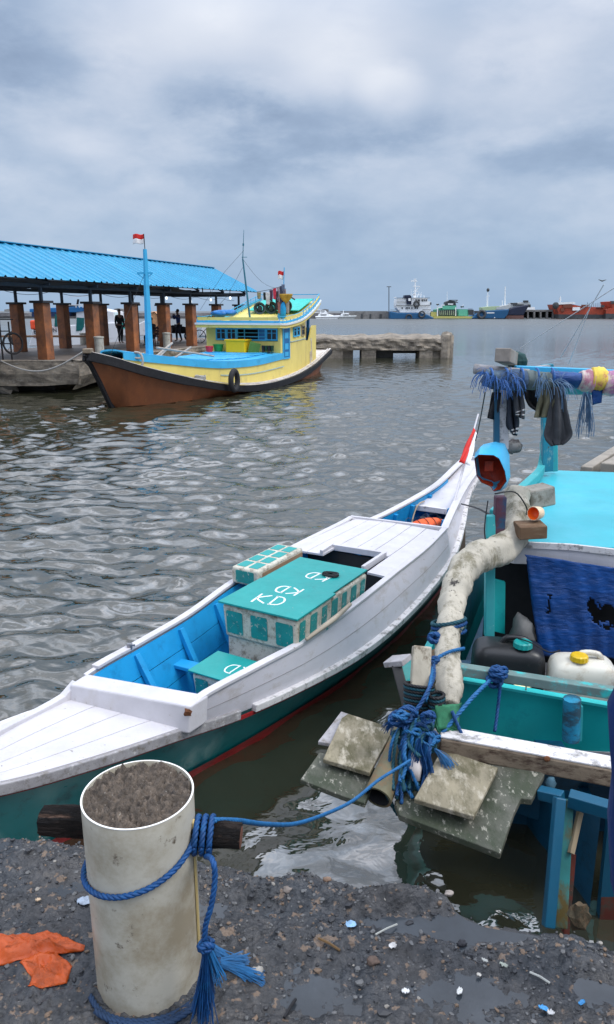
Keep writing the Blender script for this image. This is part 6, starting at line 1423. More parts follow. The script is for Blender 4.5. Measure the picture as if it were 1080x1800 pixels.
    # rudder frame
    q = MB(); q.beam(D(984,1402,2.55), D(964,1630,2.32), .042, .04, up=(0,1,0)); q.build('frame_post', BLUE_POST, root, bevel=.005)
    q = MB(); q.beam(D(996,1405,2.62), D(984,1630,2.40), .05, .04, up=(0,1,0)); q.build('frame_post', mat('green_stained_blue', (.02,.16,.16), rough=.6, var=.3, c2=(.09,.065,.018), t2=.52, s2=6, bump=.4, stretch=(1,1,.5)), root, bevel=.005)
    q = MB(); q.beam(D(1020,1428,2.60), D(1004,1500,2.50), .020, .02, up=(0,1,0)); q.build('brace', mat('pale_stick', (.24,.19,.12), rough=.8), root)
    q = MB(); q.beam(D(1006,1500,2.55), D(994,1640,2.45), .022, .03, up=(0,1,0)); q.build('rusty_post', mat('peeling_red_paint', (.11,.022,.014)), root)
    q = MB(); q.beam(D(948,1393,2.72), D(990,1403,2.66), .05, .045); q.build('frame_rail', BLUE_POST, root, bevel=.004)
    a, b = D(1000,1403,2.60), D(1080,1426,2.52); q = MB(); q.beam(a, b + (b-a)*2, .06, .055); q.build('frame_rail', BLUE_POST, root, bevel=.004)
    q = MB(); q.blob(D(968,1378,2.80), (.022,.02,.035), 1, 7, .4); q.build('bow_shackle', mat('grey_blue_rag', (.07,.16,.22), rough=.8, var=.2), root, smooth='all')
    q = MB(); q.blob(D(1018,1612,2.32), (.04,.03,.06), 1, 7, .5); q.build('barnacled_block', mat('barnacle_block', (.12,.08,.045), rough=.8, var=.4, c2=(.06,.05,.03), t2=.5, s2=30, bump=.6), root)
    # torn blue tarpaulin across the cabin opening
    tl, tr = D(922,974,4.03), D(1080,998,3.93); tr = tr + (tr-tl)*.8; bl, br = D(946,1150,3.98), D(1080,1158,3.90); br = br + (br-bl)*1.0
    G = wave_sheet([tl, tr, br, bl], 90, 60, 6, .045, seed=4); G[0] = [p for p in G[0]]
    hole = lambda p, cx, cy, rx, ry: (abs(((p[0]-cx)/rx))**2 + abs((p[1]-cy)/ry)**2) < 1
    n, m_ = len(G), len(G[0]); vs = [p for r_ in G for p in r_]; fs = []
    def pix(p): d = p.y*_c - (p.z-CAM_H)*_s; u = p.y*_s + (p.z-CAM_H)*_c; return 540 + 1300*p.x/d, 900 - 1300*u/d
    for i in range(n):
        for j in range(m_): G[i][j] = G[i][j] + Vector((0, .004*mnoise.noise(Vector((i*.9, j*.25, 2))) + .006*abs(mnoise.noise(Vector((i*.16+j*.1, j*.10, 6)))), 0))
        t = i/(n-1); G[i][0] = G[i][0] + Vector((.05*math.sin(t*3.2) + .012*mnoise.noise(Vector((t*9,0,0))), 0, 0))
    vs = [p for r_ in G for p in r_]
    for i in range(n-1):
        for j in range(m_-1):
            c = (G[i][j] + G[i+1][j+1])/2; x, y = pix(c); nz_ = 16*mnoise.noise(Vector((x*.09, y*.09, 0))) + 7*mnoise.noise(Vector((x*.3, y*.3, 4)))
            if hole((x+nz_, y+nz_), 1066, 1082, 26, 20) or hole((x+nz_*.7, y+nz_), 1040, 1066, 8, 14) or hole((x+nz_*.4, y), 966, 1062, 4, 18): continue
            fs.append((i*m_+j, i*m_+j+1, (i+1)*m_+j+1, (i+1)*m_+j))
    q = MB(); q.add(vs, fs); o = q.build('tarpaulin', TARP, root, smooth='all', fix=False); sm = o.modifiers.new('thickness', 'SOLIDIFY'); sm.thickness = .004
    return root
build_right_boat()
def jerrycan(name, label, c, w, d, h, m, capm, rot=0, cap_off=(0,0), cap_r=.028, dirty=None):
    root = thing(name, label, 'jerrycan', tuple(c), 'jerrycans on the stern deck'); M = Matrix.Rotation(rot, 3, 'Z'); c = Vector(c)
    b = MB(); n = 7; G = []
    me = []
    def sup(a, e): return math.copysign(abs(a)**e, a)
    prof = [(.0,.90),(.02,.98),(.10,1.0),(.35,1.0),(.37,.975),(.40,1.0),(.62,1.0),(.80,.985),(.90,.93),(.96,.80),(1.0,.55)]
    rings = []
    for z, s_ in prof:
        rings.append([c + M @ Vector((sup(math.cos(a), .38)*w/2*s_, sup(math.sin(a), .38)*d/2*s_, z*h)) for a in np.linspace(0, 2*math.pi, 33)[:-1]])
    vs = [p for r_ in rings for p in r_]; fs = []; k = 32
    for i in range(len(rings)-1):
        for j in range(k): fs.append((i*k+j, i*k+(j+1)%k, (i+1)*k+(j+1)%k, (i+1)*k+j))
    fs.append(tuple(range(k-1,-1,-1))); fs.append(tuple(range((len(rings)-1)*k, len(rings)*k)))
    b.add(vs, fs); b.build('body', m, root, smooth=True)
    hd = MB(); hd.tube(smooth_path([c + M @ Vector((w*.28, 0, h*.93)), c + M @ Vector((w*.22,0,h*1.07)), c + M @ Vector((-w*.02,0,h*1.08)), c + M @ Vector((-w*.10,0,h*.97))], 4), .016, 8); hd.build('handle', m, root, smooth='all')
    cc = c + M @ Vector((cap_off[0], cap_off[1], h*.99)); cp = MB(); cp.lathe([(cap_r*.85,-.02),(cap_r*.85,.006),(cap_r*1.15,.008),(cap_r*1.15,.012)], cc, n=20); cp.build('neck', m, root, smooth=True)
    cp = MB(); N_ = 28; prof2 = lambda k, i: 1 + (.06 if k % 2 else 0); cp.tube([cc + Z*.008, cc + Z*.034, cc + Z*.040], [cap_r*1.25, cap_r*1.2, cap_r*1.0], N_, prof=prof2); cp.build('cap', capm, root, smooth=False)
    return root
def build_right_things():
    # bleached trunk used as a boom
    r = thing('driftwood_log', 'thick bleached crooked tree trunk leaning from the roof down to the stern ropes', 'trunk', tuple(D(795,1220,3.15)))
    path = [(910,864,4.36,.074),(909,884,4.30,.078),(911,915,4.2,.080),(901,949,4.1,.088),(873,968,4.0,.090),(843,979,3.94,.090),(821,997,3.88,.088),(806,1022,3.8,.086),(798,1050,3.72,.078),(793,1080,3.62,.070),(789,1112,3.52,.064),(787,1147,3.42,.064),(790,1183,3.3,.072),(791,1211,3.22,.070),(789,1240,3.15,.046)]
    pts = smooth_path([D(x, y, Y) for x, y, Y, _ in path], 6); rr = []
    for i in range(len(pts)): k = i/6; j = min(int(k), len(path)-2); rr.append(lerp(path[j][3], path[j+1][3], k-j)*.95*(1 + .05*math.sin(i*.9) + .03*math.sin(i*2.3)))
    q = MB(); q.tube(pts, rr, 32, jit=.14, prof=lambda k, i: 1 + .035*mnoise.noise(Vector((k*.9, i*.12, 3))) + .02*math.sin(k*2*math.pi/32*4 + i*.12)); q.build('stem', BLEACH, r, smooth='all')
    kn = MB()
    for x, y, Y in ((800,1040,3.62),(804,1085,3.52),(826,1018,3.72),(900,962,3.98)): kn.blob(D(x, y, Y), (.018,.012,.024), x, 6, .5)
    # sawn block at the upper end
    q = MB(); a = D(930,874,4.36); q.box(a + Vector((.06,.03,.0)), (.17,.14,.12), Matrix.Rotation(R(-8),3,'Y') @ Matrix.Rotation(R(14),3,'Z')); q.origin = a; tag(q.build('timber_block', mat('sawn_grey_block', (.36,.33,.28), rough=.8, var=.2, vs=8, c2=(.20,.17,.13), t2=.55, s2=14, bump=.5), bevel=.012), 'squared pale timber end against the top of the bleached trunk', 'timber')
    q = MB(); q.box(D(932,931,4.03), (.155,.14,.075), Matrix.Rotation(R(-3),3,'Y')); q.origin = D(932,931,4.03); tag(q.build('wood_block', mat('brown_wood_block', (.13,.075,.04), rough=.7, var=.25, vs=10, c2=(.22,.15,.09), t2=.58, s2=14, bump=.5, stretch=(.3,1,1)), bevel=.006), 'brown wooden block on the cyan roof under the orange cup', 'wood block')
    # cup lying on the block
    c = D(943,902,4.06); ax = Vector((-.72,-.62,.10)).normalized(); r = thing('cup', 'small cream and orange plastic cup lying on its side on the brown block', 'cup', tuple(c))
    q = MB(); q.lathe([(.030,-.035),(.036,-.030),(.041,.030),(.037,.032),(.033,-.020),(.0,-.022)], c, ax, 20, cap=False); q.build('shell', mat('cream_plastic', (.80,.60,.40), rough=.4, var=.05, sub=.1), r, smooth='all')
    q = MB(); q.lathe([(.0365,.030),(.0325,-.018),(.0,-.020)], c + ax*.0015, ax, 20, cap=False); q.build('inside', mat('vivid_orange', (.85,.13,.01), rough=.45), r, smooth='all')
    # steel pin on the roof
    q = MB(); q.tube([D(950,880,4.5), D(958,880,4.5)], .012, 8); q.origin = D(954,880,4.5); tag(q.build('steel_pin', STEEL, smooth=True), 'short steel pin sticking out beside the timber end', 'pin')
    # red lined blue hood
    r = thing('lamp_hood', 'light blue plastic hood, dark red inside, hung on the corner post above the trunk', 'lamp hood', tuple(D(868,830,4.1)))
    ring = [(834,806),(842,799),(868,800),(878,806),(888,828),(891,846),(880,861),(868,864),(862,855),(846,848),(838,836)]
    back = [(842,792),(850,781),(872,776),(888,780),(896,800),(897,830),(893,850),(888,858),(880,852),(860,848),(846,838)]
    f = [D(x, y, 3.98 + .06*((y-800)/60)) for x, y in ring]; bk = [D(x, y, 4.15) for x, y in back]; m2 = [a.lerp(b, .55) + (a.lerp(b,.55) - D(868,828,4.07)).normalized()*.012 for a, b in zip(f, bk)]
    cen_ = sum(bk, Vector())/len(bk) + Vector((0,.04,0)); n = len(f); q = MB()
    vs = f + m2 + bk + [cen_]; fs = [(i, (i+1)%n, n+(i+1)%n, n+i) for i in range(n)] + [(n+i, n+(i+1)%n, 2*n+(i+1)%n, 2*n+i) for i in range(n)] + [(2*n+i, 2*n+(i+1)%n, 3*n) for i in range(n)]
    q.add(vs, fs); q.build('shell', mat('light_blue_plastic', (.06,.42,.70), rough=.35, var=.06, c2=(.05,.33,.52), t2=.6, bump=.05), r, smooth=True)
    cf = sum(f, Vector())/n; q = MB(); vi = [cf + (p-cf)*.955 + Vector((0,-.002,0)) for p in f] + [cf + (p-cf)*.80 + Vector((0,.075,0)) for p in m2] + [cf + Vector((0,.10,0))]
    q.add(vi, [(i, (i+1)%n, n+(i+1)%n, n+i) for i in range(n)] + [(n+i, n+(i+1)%n, 2*n) for i in range(n)]); q.build('lining', mat('dark_red_lining', (.42,.045,.012), rough=.5, var=.25, vs=9, c2=(.15,.02,.012), t2=.55, s2=12, w2=.1), r, smooth='all')
    q = MB(); q.hexa(obox(cf + Vector((0,.06,.03)), Vector((1,0,0)), Z, Vector((0,-1,0)), .05, .06, .02)); q.build('lamp_fitting', mat('dark_red_lining', (.42,.045,.012)), r, bevel=.004)
    q = MB(); q.blob(D(902,785,4.3), (.055,.05,.04), 4, 7, .5); q.tube([D(895,795,4.28), D(906,778,4.3)], .025, 6); q.origin = D(902,785,4.3); tag(q.build('cloth_scrap', mat('grey_white_rag', (.30,.29,.27), rough=.9, var=.3, c2=(.08,.07,.07), t2=.52, bump=.5), smooth='all'), 'grey white rag stuffed beside the blue hood on the post', 'rag')
    # wooden beam end and dark cap above the canopy
    q = MB(); a, b = D(884,624,4.15), D(916,640,5.0); q.beam(a, b, .085, .075); q.origin = a; tag(q.build('beam_end', mat('grey_sawn_beam', (.25,.22,.19), rough=.8, var=.3, vs=12, bump=.5, stretch=(1,.3,1)), bevel=.005), 'square grey timber beam lying across the top of the canopy bar', 'timber beam')
    q = MB(); q.blob(D(909,634,4.5), (.062,.06,.055), 2, 8, .2); q.origin = D(909,634,4.5); tag(q.build('cap', mat('black_teal_cap', (.015,.05,.05), rough=.8, var=.4)), 'dark cap with teal edge resting behind the square beam', 'cap')
    # roll of tarpaulin tied to the bar, with fringes of blue strands
    def roll(label, pxs, m, seed, nm='tarpaulin_roll'):
        q = MB(); pts = smooth_path([D(x, y, 4.12) for x, y, _ in pxs], 6); rr = []
        for i in range(len(pts)): k = i/6; j = min(int(k), len(pxs)-2); rr.append(lerp(pxs[j][2], pxs[j+1][2], k-j)*(1 + .14*mnoise.noise(Vector((i*.5, seed, 0)))))
        q.tube(pts, rr, 14, jit=.35); q.origin = pts[0]; tag(q.build(nm, m, smooth='all'), label, 'tarpaulin', 'cloth bundles lashed to the canopy bar')
    roll('dull blue grey tarpaulin roll at the left end of the canopy bar', [(852,662,.045),(872,668,.052),(900,668,.060),(925,670,.052)], mat('slate_blue_cloth', (.035,.07,.13), rough=.7, var=.3, vs=9, c2=(.09,.14,.18), t2=.56, s2=8, bump=.6, bs=30, bd=.008), 1)
    roll('grey green cloth roll in the middle of the canopy bar', [(925,668,.050),(950,668,.046),(975,670,.040)], mat('grey_green_cloth', (.10,.13,.13), rough=.8, var=.3, bump=.6, bs=30, bd=.008), 2)
    roll('shiny dark blue tarpaulin roll right of the hanging shirts', [(968,664,.040),(990,666,.046),(1020,668,.045)], TARP, 3)
    roll('pink and white cloth twisted round the canopy bar', [(1018,666,.048),(1030,668,.060),(1042,669,.060)], mat('pink_print', (.45,.20,.26), rough=.8, var=.35, vs=16, c2=(.55,.50,.45), t2=.5, s2=14, w2=.05, bump=.5), 4, 'cloth_bundle')
    roll('yellow printed cloth bundle on the canopy bar between two pink ones', [(1038,665,.056),(1050,666,.066),(1062,668,.056)], mat('yellow_print', (.70,.52,.08), rough=.8, var=.25, vs=16, c2=(.50,.16,.12), t2=.58, s2=12, w2=.05, bump=.5), 5, 'cloth_bundle')
    roll('pink and purple cloth bundle at the right end of the canopy bar', [(1060,672,.060),(1080,674,.066),(1110,677,.055),(1160,682,.05)], mat('purple_print', (.38,.18,.30), rough=.8, var=.35, vs=14, c2=(.60,.50,.42), t2=.52, s2=12, w2=.05, bump=.5), 6, 'cloth_bundle')
    q = MB(); q.sheet(wave_sheet([D(1040,686,4.1), D(1060,684,4.1), D(1058,708,4.1), D(1042,712,4.1)], 6, 8, 3, .02, seed=3), .005); q.origin = D(1050,690,4.1); tag(q.build('blue_rag', TARP, smooth='all'), 'bright blue rag hanging under the yellow bundle', 'rag')
    STR = mat('blue_plastic_strands', (.03,.11,.32), rough=.6, var=.3, vs=30, bump=0); STR2 = mat('faded_plastic_strands', (.07,.14,.24), rough=.6, var=.3, vs=30, bump=0)
    for lb, spots, m_, L_, n_, dr in (('frayed blue strands at the left end of the canopy bar', [(852,656),(860,662),(870,668)], STR, .13, 15, 1.8), ('ragged blue strands hanging in front of the dark jacket', [(885,668),(898,660),(905,668),(880,676)], STR, .12, 13, 1.8),
                                       ('pale blue strands drooping over the olive cloth', [(950,664),(962,668),(975,670),(985,676)], STR2, .15, 12, 1.6), ('long faded strands hanging below the yellow bundle', [(1028,690),(1032,692),(1036,690)], STR2, .24, 18, 1.4)):
        q = MB()
        for x, y in spots:
            o_ = D(x, y, 4.06); frayed(q, o_, (rs(-.6,.1) if 'left' in lb else rs(-.2,.5), -.3, .25 if 'long' not in lb else -1), L_, n_, .0016, .9 if 'long' not in lb else .15, dr*1.6, wob=.35)
        q.origin = D(*spots[0], 4.06); tag(q.build('frayed_strands', m_, fix=False), lb, 'rope strands', 'frayed strands on the canopy bar')
    lr = thing('lashing', 'blue strand lashings around the rolled tarpaulin', 'lashing', tuple(D(900,661,4.1)))
    for s_ in range(5):
        x = 862 + s_*27; q = MB(); q.tube([D(x + 5*math.cos(a), 661 + 17*math.sin(a)*.8, 4.12 - .06*math.cos(a)) for a in np.linspace(-1.6, 1.6, 12)], .006, 5); q.build('turn', STR, lr)
    # clothes hung from the bar: outline from left and right edges
    def garment(label, left, right, m, seed, Y=4.18, amp=.02, stripes=None, nm='shirt'):
        root = thing(nm, label, 'clothing', tuple(D(*left[0], Y)), 'clothes hung under the canopy bar'); G = []; n = 22
        for i in range(n):
            v = i/(n-1); lx = itp(v, [(k/(len(left)-1), p[0]) for k, p in enumerate(left)]); ly = itp(v, [(k/(len(left)-1), p[1]) for k, p in enumerate(left)]); rx = itp(v, [(k/(len(right)-1), p[0]) for k, p in enumerate(right)]); ry = itp(v, [(k/(len(right)-1), p[1]) for k, p in enumerate(right)]); row = []
            for j in range(15):
                t = j/14; yo = amp*(mnoise.noise(Vector((t*4+seed*3, v*1.2, seed))) + .5*mnoise.noise(Vector((t*9, v*2.5+seed, 1))))*1.6 + amp*.8*math.sin(t*11+seed)*(.3+v*.7)
                row.append(D(lerp(lx, rx, t), lerp(ly, ry, t), Y + yo))
            G.append(row)
        q = MB(); q.sheet(G, .010); q.build('cloth', m, root, smooth='all')
        if stripes:
            for v0, v1 in stripes:
                i0, i1 = int(v0*(n-1)), max(int(v0*(n-1))+1, int(v1*(n-1))); q = MB(); q.sheet([[p + Vector((0,-.008,0)) for p in G[i]] for i in range(i0, i1+1)], .006); q.build('cuff_stripe', mat('white_knit', (.62,.60,.58), rough=.9), root, smooth='all')
    NAV = mat('dark_navy_cloth2', (.030,.036,.050), rough=.9, var=.2, bump=.3, bs=90); GRY = mat('washed_charcoal_cloth', (.075,.078,.085), rough=.9, var=.2, c2=(.05,.05,.055), t2=.55, s2=7, w2=.1, bump=.4, bs=60)
    garment('black cloth hanging at the far left below the canopy bar', [(866,690),(862,715),(858,735)], [(880,690),(878,715),(874,740)], mat('black_cloth', (.012,.013,.016), rough=.9), 1)
    garment('dark sleeve with white cuff stripes hanging nearest the posts', [(893,690),(892,720),(890,748),(903,764)], [(905,680),(906,715),(912,740),(908,766)], NAV, 2, stripes=[(.82,.86),(.92,.96)])
    garment('grey sleeve of the jacket with white cuff stripes, higher up', [(900,682),(904,700),(906,722),(907,731)], [(914,678),(920,695),(922,715),(921,737)], GRY, 3, Y=4.14, stripes=[(.74,.79),(.88,.93)])
    garment('black shirt bunched up behind the olive cloth', [(915,672),(922,695),(930,712),(944,722)], [(960,674),(962,695),(958,712),(950,730)], mat('black_cloth', (.012,.013,.016)), 4, Y=4.24)
    garment('olive green cloth hanging in the middle of the canopy', [(951,676),(948,700),(942,722),(940,734)], [(972,676),(976,700),(971,716),(968,734)], mat('olive_cloth', (.16,.15,.095), rough=.9, var=.2, bump=.4, bs=70), 5, Y=4.12)
    garment('large washed charcoal shirt hanging lowest at the right', [(970,680),(966,710),(961,745),(957,768),(970,784)], [(990,680),(996,710),(1002,745),(1006,764),(992,781)], GRY, 6, Y=4.10, amp=.028)
    # jerrycans on the aft deck
    jerrycan('jerrycan', 'large black jerrycan with a teal cap on the turquoise stern deck', (1.13,3.80,.45), .40, .24, .36, mat('black_plastic', (.018,.019,.021), rough=.35, var=.2, c2=(.06,.06,.055), t2=.62, s2=9, bump=.1), TEAL, rot=R(-12), cap_off=(.07,-.05), cap_r=.04)
    jerrycan('jerrycan', 'dirty white jerrycan with a yellow screw cap', (1.48,3.62,.45), .345, .22, .355, mat('milky_plastic', (.62,.60,.52), rough=.4, var=.06, vs=5, c2=(.40,.33,.24), t2=.60, s2=7, w2=.08, c3=(.12,.09,.07), t3=.68, s3=20, bump=.05, sub=.1), mat('yellow_cap', (.62,.40,.01), rough=.4), rot=R(-8), cap_off=(-.03,-.04), cap_r=.036)
    jerrycan('jerrycan', 'blue jerrycan with a pale tan cap at the right edge', (1.80,3.52,.45), .30, .22, .36, mat('blue_plastic', (.006,.05,.36), rough=.35, var=.12, bump=.08), mat('tan_cap', (.62,.40,.20), rough=.5), rot=R(-8), cap_off=(-.06,-.04), cap_r=.044)
    q = MB(); q.blob(D(918,1118,4.05), (.075,.08,.13), 3, 8, .35); q.origin = D(918,1130,4.05); tag(q.build('grey_bag', mat('grey_sack', (.13,.13,.125), rough=.7, var=.25, bump=.4), smooth='all'), 'grey plastic bag standing in the dark cabin opening', 'bag')
    q = MB(); q.lathe([(.035,0),(.048,.03),(.050,.035),(.043,.033),(.032,.008)], D(918,1212,3.42), n=20); q.origin = D(918,1212,3.42); tag(q.build('tub', mat('yellow_white_tub', (.75,.72,.45), rough=.4), smooth=True), 'small white and yellow tub behind the turquoise board', 'tub')
    q = MB(); q.tube(smooth_path([D(890,1116,3.85), D(930,1128,3.7), D(965,1146,3.58), D(985,1143,3.55)], 5), .004, 5); q.origin = D(930,1128,3.7); tag(q.build('thin_cord', BLACK_ROPE), 'thin dark cord running from the black jerrycan to the white one', 'cord')
    # timbers beyond the roof
    q = MB(); q.beam(D(1030,832,6.4), D(1100,785,8.5), .10, .12); q.origin = D(1040,825,6.4); tag(q.build('timber', mat('weathered_timber', (.27,.24,.20), rough=.8, var=.25, bump=.5), bevel=.01), 'weathered square timber lying beyond the cyan roof', 'timber', 'timbers beyond the cyan roof')
    q = MB(); q.beam(D(1072,826,6.3), D(1120,797,7.6), .16, .11); q.origin = D(1072,826,6.3); tag(q.build('timber', mat('weathered_timber', (.27,.24,.20)), bevel=.01), 'shorter thicker timber nearest the right edge beyond the roof', 'timber', 'timbers beyond the cyan roof')
    # thin white lines from the canopy to the right
    for i, (a, b) in enumerate((((915,612,4.6),(1085,503,3.0)),((1000,640,4.4),(1036,545,4.0)),((985,630,4.5),(1062,500,3.2)))):
        q = MB(); q.tube([D(*a), D(*b)], .0022, 4); q.origin = D(*a); tag(q.build('fishing_line', mat('white_nylon', (.62,.64,.66), rough=.4)), ('longest thin white line running up from the canopy to the right','steep thin white line above the tarpaulin roll, shortest one','steep thin white line left of the shortest one')[i], 'line', 'white lines over the canopy')
    # black mooring cord from the white boat to the post
    q = MB(); q.tube(smooth_path([wb(4.55,.30,.74), D(838,893,5.6), D(862,905,4.2)], 6), .007, 6); q.origin = D(838,893,5.6); tag(q.build('black_rope', BLACK_ROPE), 'black cord tying the white boat stern to the turquoise post', 'cord')
    q = MB(); q.tube(smooth_path([D(853,690,4.2), D(843,745,4.7), D(836,775,5.2)], 5), .004, 5); q.origin = D(843,745,4.7); tag(q.build('stay_cord', BLACK_ROPE), 'thin dark cord running from the canopy end towards the flagstaff', 'cord')
    q = MB(); q.tube(smooth_path([D(858,880,4.05), D(852,930,4.0), D(856,960,4.0)], 5), .004, 6); q.tube(smooth_path([D(870,868,4.05), D(905,865,4.1), D(925,890,4.15), D(926,905,4.15)], 5), .004, 6); q.origin = D(870,880,4.05); tag(q.build('lashing', BLACK_ROPE), 'black cord looped round the trunk top and corner post', 'lashing')
build_right_things()
def build_boards():
    z = .60
    def board(label, pxs, m, th, holes=None):
        q = MB(); pts = [P(x, y, z_) for x, y, z_ in pxs]; flat(q, pts, th, n=(0,0,1)); q.origin = pts[0]
        return tag(q.build('board', m, bevel=.004), label, 'board', 'mossy boards lashed at the stern')
    board('large dark mossy board jutting right, with a notched corner', [(770,1300,.66),(790,1292,.68),(958,1360,.66),(935,1405,.64),(916,1403,.64),(904,1428,.63),(880,1500,.60),(702,1432,.56),(694,1410,.56),(728,1320,.63)], MOSSY_DK, .03)
    board('square pale board with a dark knot lying on the large right board', [(777,1316,.69),(876,1349,.69),(833,1435,.665),(728,1404,.65)], MOSSY, .022)
    board('dark mossy board under the left pale board', [(562,1322,.60),(668,1352,.60),(642,1412,.575),(600,1398,.575),(528,1370,.575)], MOSSY_DK, .025)
    board('pale yellow green board at the left, tilted towards the pipe', [(601,1262,.665),(612,1254,.67),(693,1280,.675),(650,1358,.645),(568,1334,.635)], MOSSY, .022)
    board('ragged grey board end sticking out behind the left pale board', [(600,1250,.64),(700,1283,.64),(690,1295,.64),(600,1310,.63),(559,1303,.63),(585,1270,.635)], GREY_WORN, .02)
    # pipe
    r = thing('pipe', 'mossy hollow pipe between the boards, its dark mouth facing the quay', 'pipe', tuple(P(670,1410,.55)))
    a = P(664,1402,.585); b = P(715,1290,.70); ax = (b-a).normalized(); q = MB(); q.lathe([(.052,0),(.062,0),(.062,.9),(.052,.9)], a, ax, 26, cap=False); q.build('wall', mat('mossy_pipe', (.12,.11,.065), rough=.7, var=.3, c2=(.20,.11,.05), t2=.55, bump=.4), r, smooth=True)
    q = MB(); q.lathe([(.053,.004),(.053,.5),(.001,.5)], a, ax, 26, cap=False); q.build('bore', SHADE_BLACK, r, smooth=True)  # shade inside the pipe mouth given as near-black colour
    # upright plank lashed beside the trunk
    q = MB(); q.beam(D(742,1136,3.22), D(736,1245,3.08), .088, .05, up=(0,1,0)); o = q.build('plank', mat('bleached_plank', (.42,.38,.30), rough=.8, var=.2, vs=12, c2=(.16,.13,.09), t2=.55, s2=12, w2=.05, c3=(.03,.025,.02), t3=.64, s3=22, w3=.01, bump=.6, stretch=(1,1,.4)), None, bevel=.008)
    tag(o, 'upright bleached plank with nail holes beside the foot of the trunk', 'plank')
    q = MB(); q.tube([D(731,1318,2.86), D(730,1350,2.80), D(732,1372,2.78)], [.026,.030,.018], 9, jit=.25); q.origin = D(731,1320,2.86); tag(q.build('wood_peg', mat('white_weathered_peg', (.56,.52,.50), rough=.8, var=.1, c2=(.15,.12,.1), t2=.66, s2=20, bump=.6, stretch=(1,1,.3)), smooth='all'), 'split whitish wooden peg poking out below the rope bundle', 'peg')
    q = MB(); q.tube([D(686,1330,2.93), D(684,1360,2.88)], .012, 6); q.origin = D(686,1330,2.93); tag(q.build('rusty_bolt', RUST), 'rusty bolt standing left of the rope bundle', 'bolt')
    # green net rag
    q = MB()
    for i in range(3): q.sheet(wave_sheet([D(765-6*i,1240+8*i,3.0), D(812-4*i,1236+6*i,3.05), D(806,1275+5*i,2.98), D(770,1282+3*i,2.96)], 9, 9, 5, .03, seed=i+4), .003)
    q.origin = D(790,1258,3.0); tag(q.build('green_rag', mat('dull_green_net', (.025,.15,.075), rough=.8, var=.35, vs=20, bump=.6), smooth='all'), 'dull green net rag draped under the foot of the trunk', 'rag')
def build_ropes():
    # --- rope bundle at the stern corner
    r = thing('rope_bundle', 'big tangle of blue and dark teal ropes lashed over the pipe and plank', 'rope', tuple(D(735,1290,2.95)))
    def T(pts, m, rr, nm='strand', pitch=None):
        q = MB(); q.rope(smooth_path([D(*p) for p in pts], 6), rr, pitch or rr*6.5, n=5, per=rr*.9); q.build(nm, m, r, smooth='all')
    # black-green coils round the plank foot
    for k in range(9):
        y = 1204 + k*5.2; q = MB(); ring = [D(737 + 25*math.cos(a), y + 3.5*math.sin(a) + .12*(25*math.cos(a)), 3.10 - .055*math.sin(a)) for a in np.linspace(0, 2*math.pi, 30)]; q.rope(ring, .0085, .045, n=5, per=.008); q.build('coil_turn', TEAL_ROPE if k % 2 else BLACK_ROPE, r, smooth='all')
    for k in range(6):
        y = 1222 + k*5.5; q = MB(); ring = [D(768 + 13*math.cos(a), y + 6*math.sin(a), 3.06 - .05*math.sin(a)) for a in np.linspace(0, 2*math.pi, 26)]; q.rope(ring, .0085, .045, n=5, per=.008); q.build('coil_turn', TEAL_ROPE if k % 2 else BLACK_ROPE, r, smooth='all')
    # round turns of blue rope at the trunk
    for k, (y, dx) in enumerate(((1092,0),(1099,1),(1106,-1),(1113,0))):
        q = MB(); ring = [D(789 + dx + 29*math.cos(a), y + 5*math.sin(a) - .15*(29*math.cos(a)), 3.58 - .085*math.sin(a)) for a in np.linspace(0, 2*math.pi, 36)]; q.rope(ring, .011, .06, n=6); q.build('trunk_turn', BLUE_ROPE if k % 2 else TEAL_ROPE, r, smooth='all')
    q = MB(); knot(q, D(764,1120,3.46), .030, .011, 3, 5); q.build('knot', BLUE_ROPE, r, smooth='all')
    T([(816,1140,3.42),(790,1146,3.30),(768,1158,3.24),(762,1170,3.22),(757,1200,3.08),(748,1232,3.0)], BLUE_ROPE_PALE, .010)
    T([(762,1162,3.24),(763,1190,3.14),(752,1215,3.02),(738,1240,2.98),(724,1256,2.96)], BLUE_ROPE, .010)
    q = MB(); knot(q, D(764,1160,3.24), .024, .010, 3, 9); q.build('knot', BLUE_ROPE, r, smooth='all')
    # hanging mass
    rnd = random.Random(12)
    for i in range(30):
        x0 = 700 + rnd.random()*66; y0 = 1250 + rnd.random()*14; x1 = 690 + rnd.random()*52 + (14 if i % 3 == 0 else 0); y1 = 1372 + rnd.random()*60; xm = (x0+x1)/2 - 12 + rnd.random()*22; c_ = (TEAL_ROPE, BLUE_ROPE, BLUE_ROPE_PALE, TEAL_ROPE)[i % 4]
        if i % 5 == 0: y1 -= 50
        T([(x0,y0,2.96 + .05*rnd.random()),(xm,lerp(y0,y1,.3),2.86 + .05*rnd.random()),(xm-6,lerp(y0,y1,.65),2.80 + .06*rnd.random()),(x1,y1,2.72 + .08*rnd.random())], c_, .0075 + .003*rnd.random())
    for i in range(14):
        q = MB(); c = D(700 + rnd.random()*62, 1254 + rnd.random()*58, 2.88 + .06*rnd.random()); knot(q, c, .030 + .018*rnd.random(), .0085, 3, 20+i); q.build('knot', (BLUE_ROPE, BLUE_ROPE_PALE, TEAL_ROPE)[i % 3], r, smooth='all')
    for (x, y, Y, d, L_, n_, m_) in ((700,1262,2.9,(-1,0,-.5),.09,40,BLUE_ROPE),(748,1310,2.82,(.05,-.1,-1),.16,160,BLUE_ROPE),(766,1318,2.85,(.8,-.2,-.6),.15,60,BLUE_ROPE_PALE),(738,1300,2.82,(-.1,-.1,-1),.14,90,BLUE_ROPE)):
        q = MB(); frayed(q, D(x, y, Y), d, L_, n_, .0016, .30, .8, wob=.3); q.build('frayed_end', m_, r, fix=False)
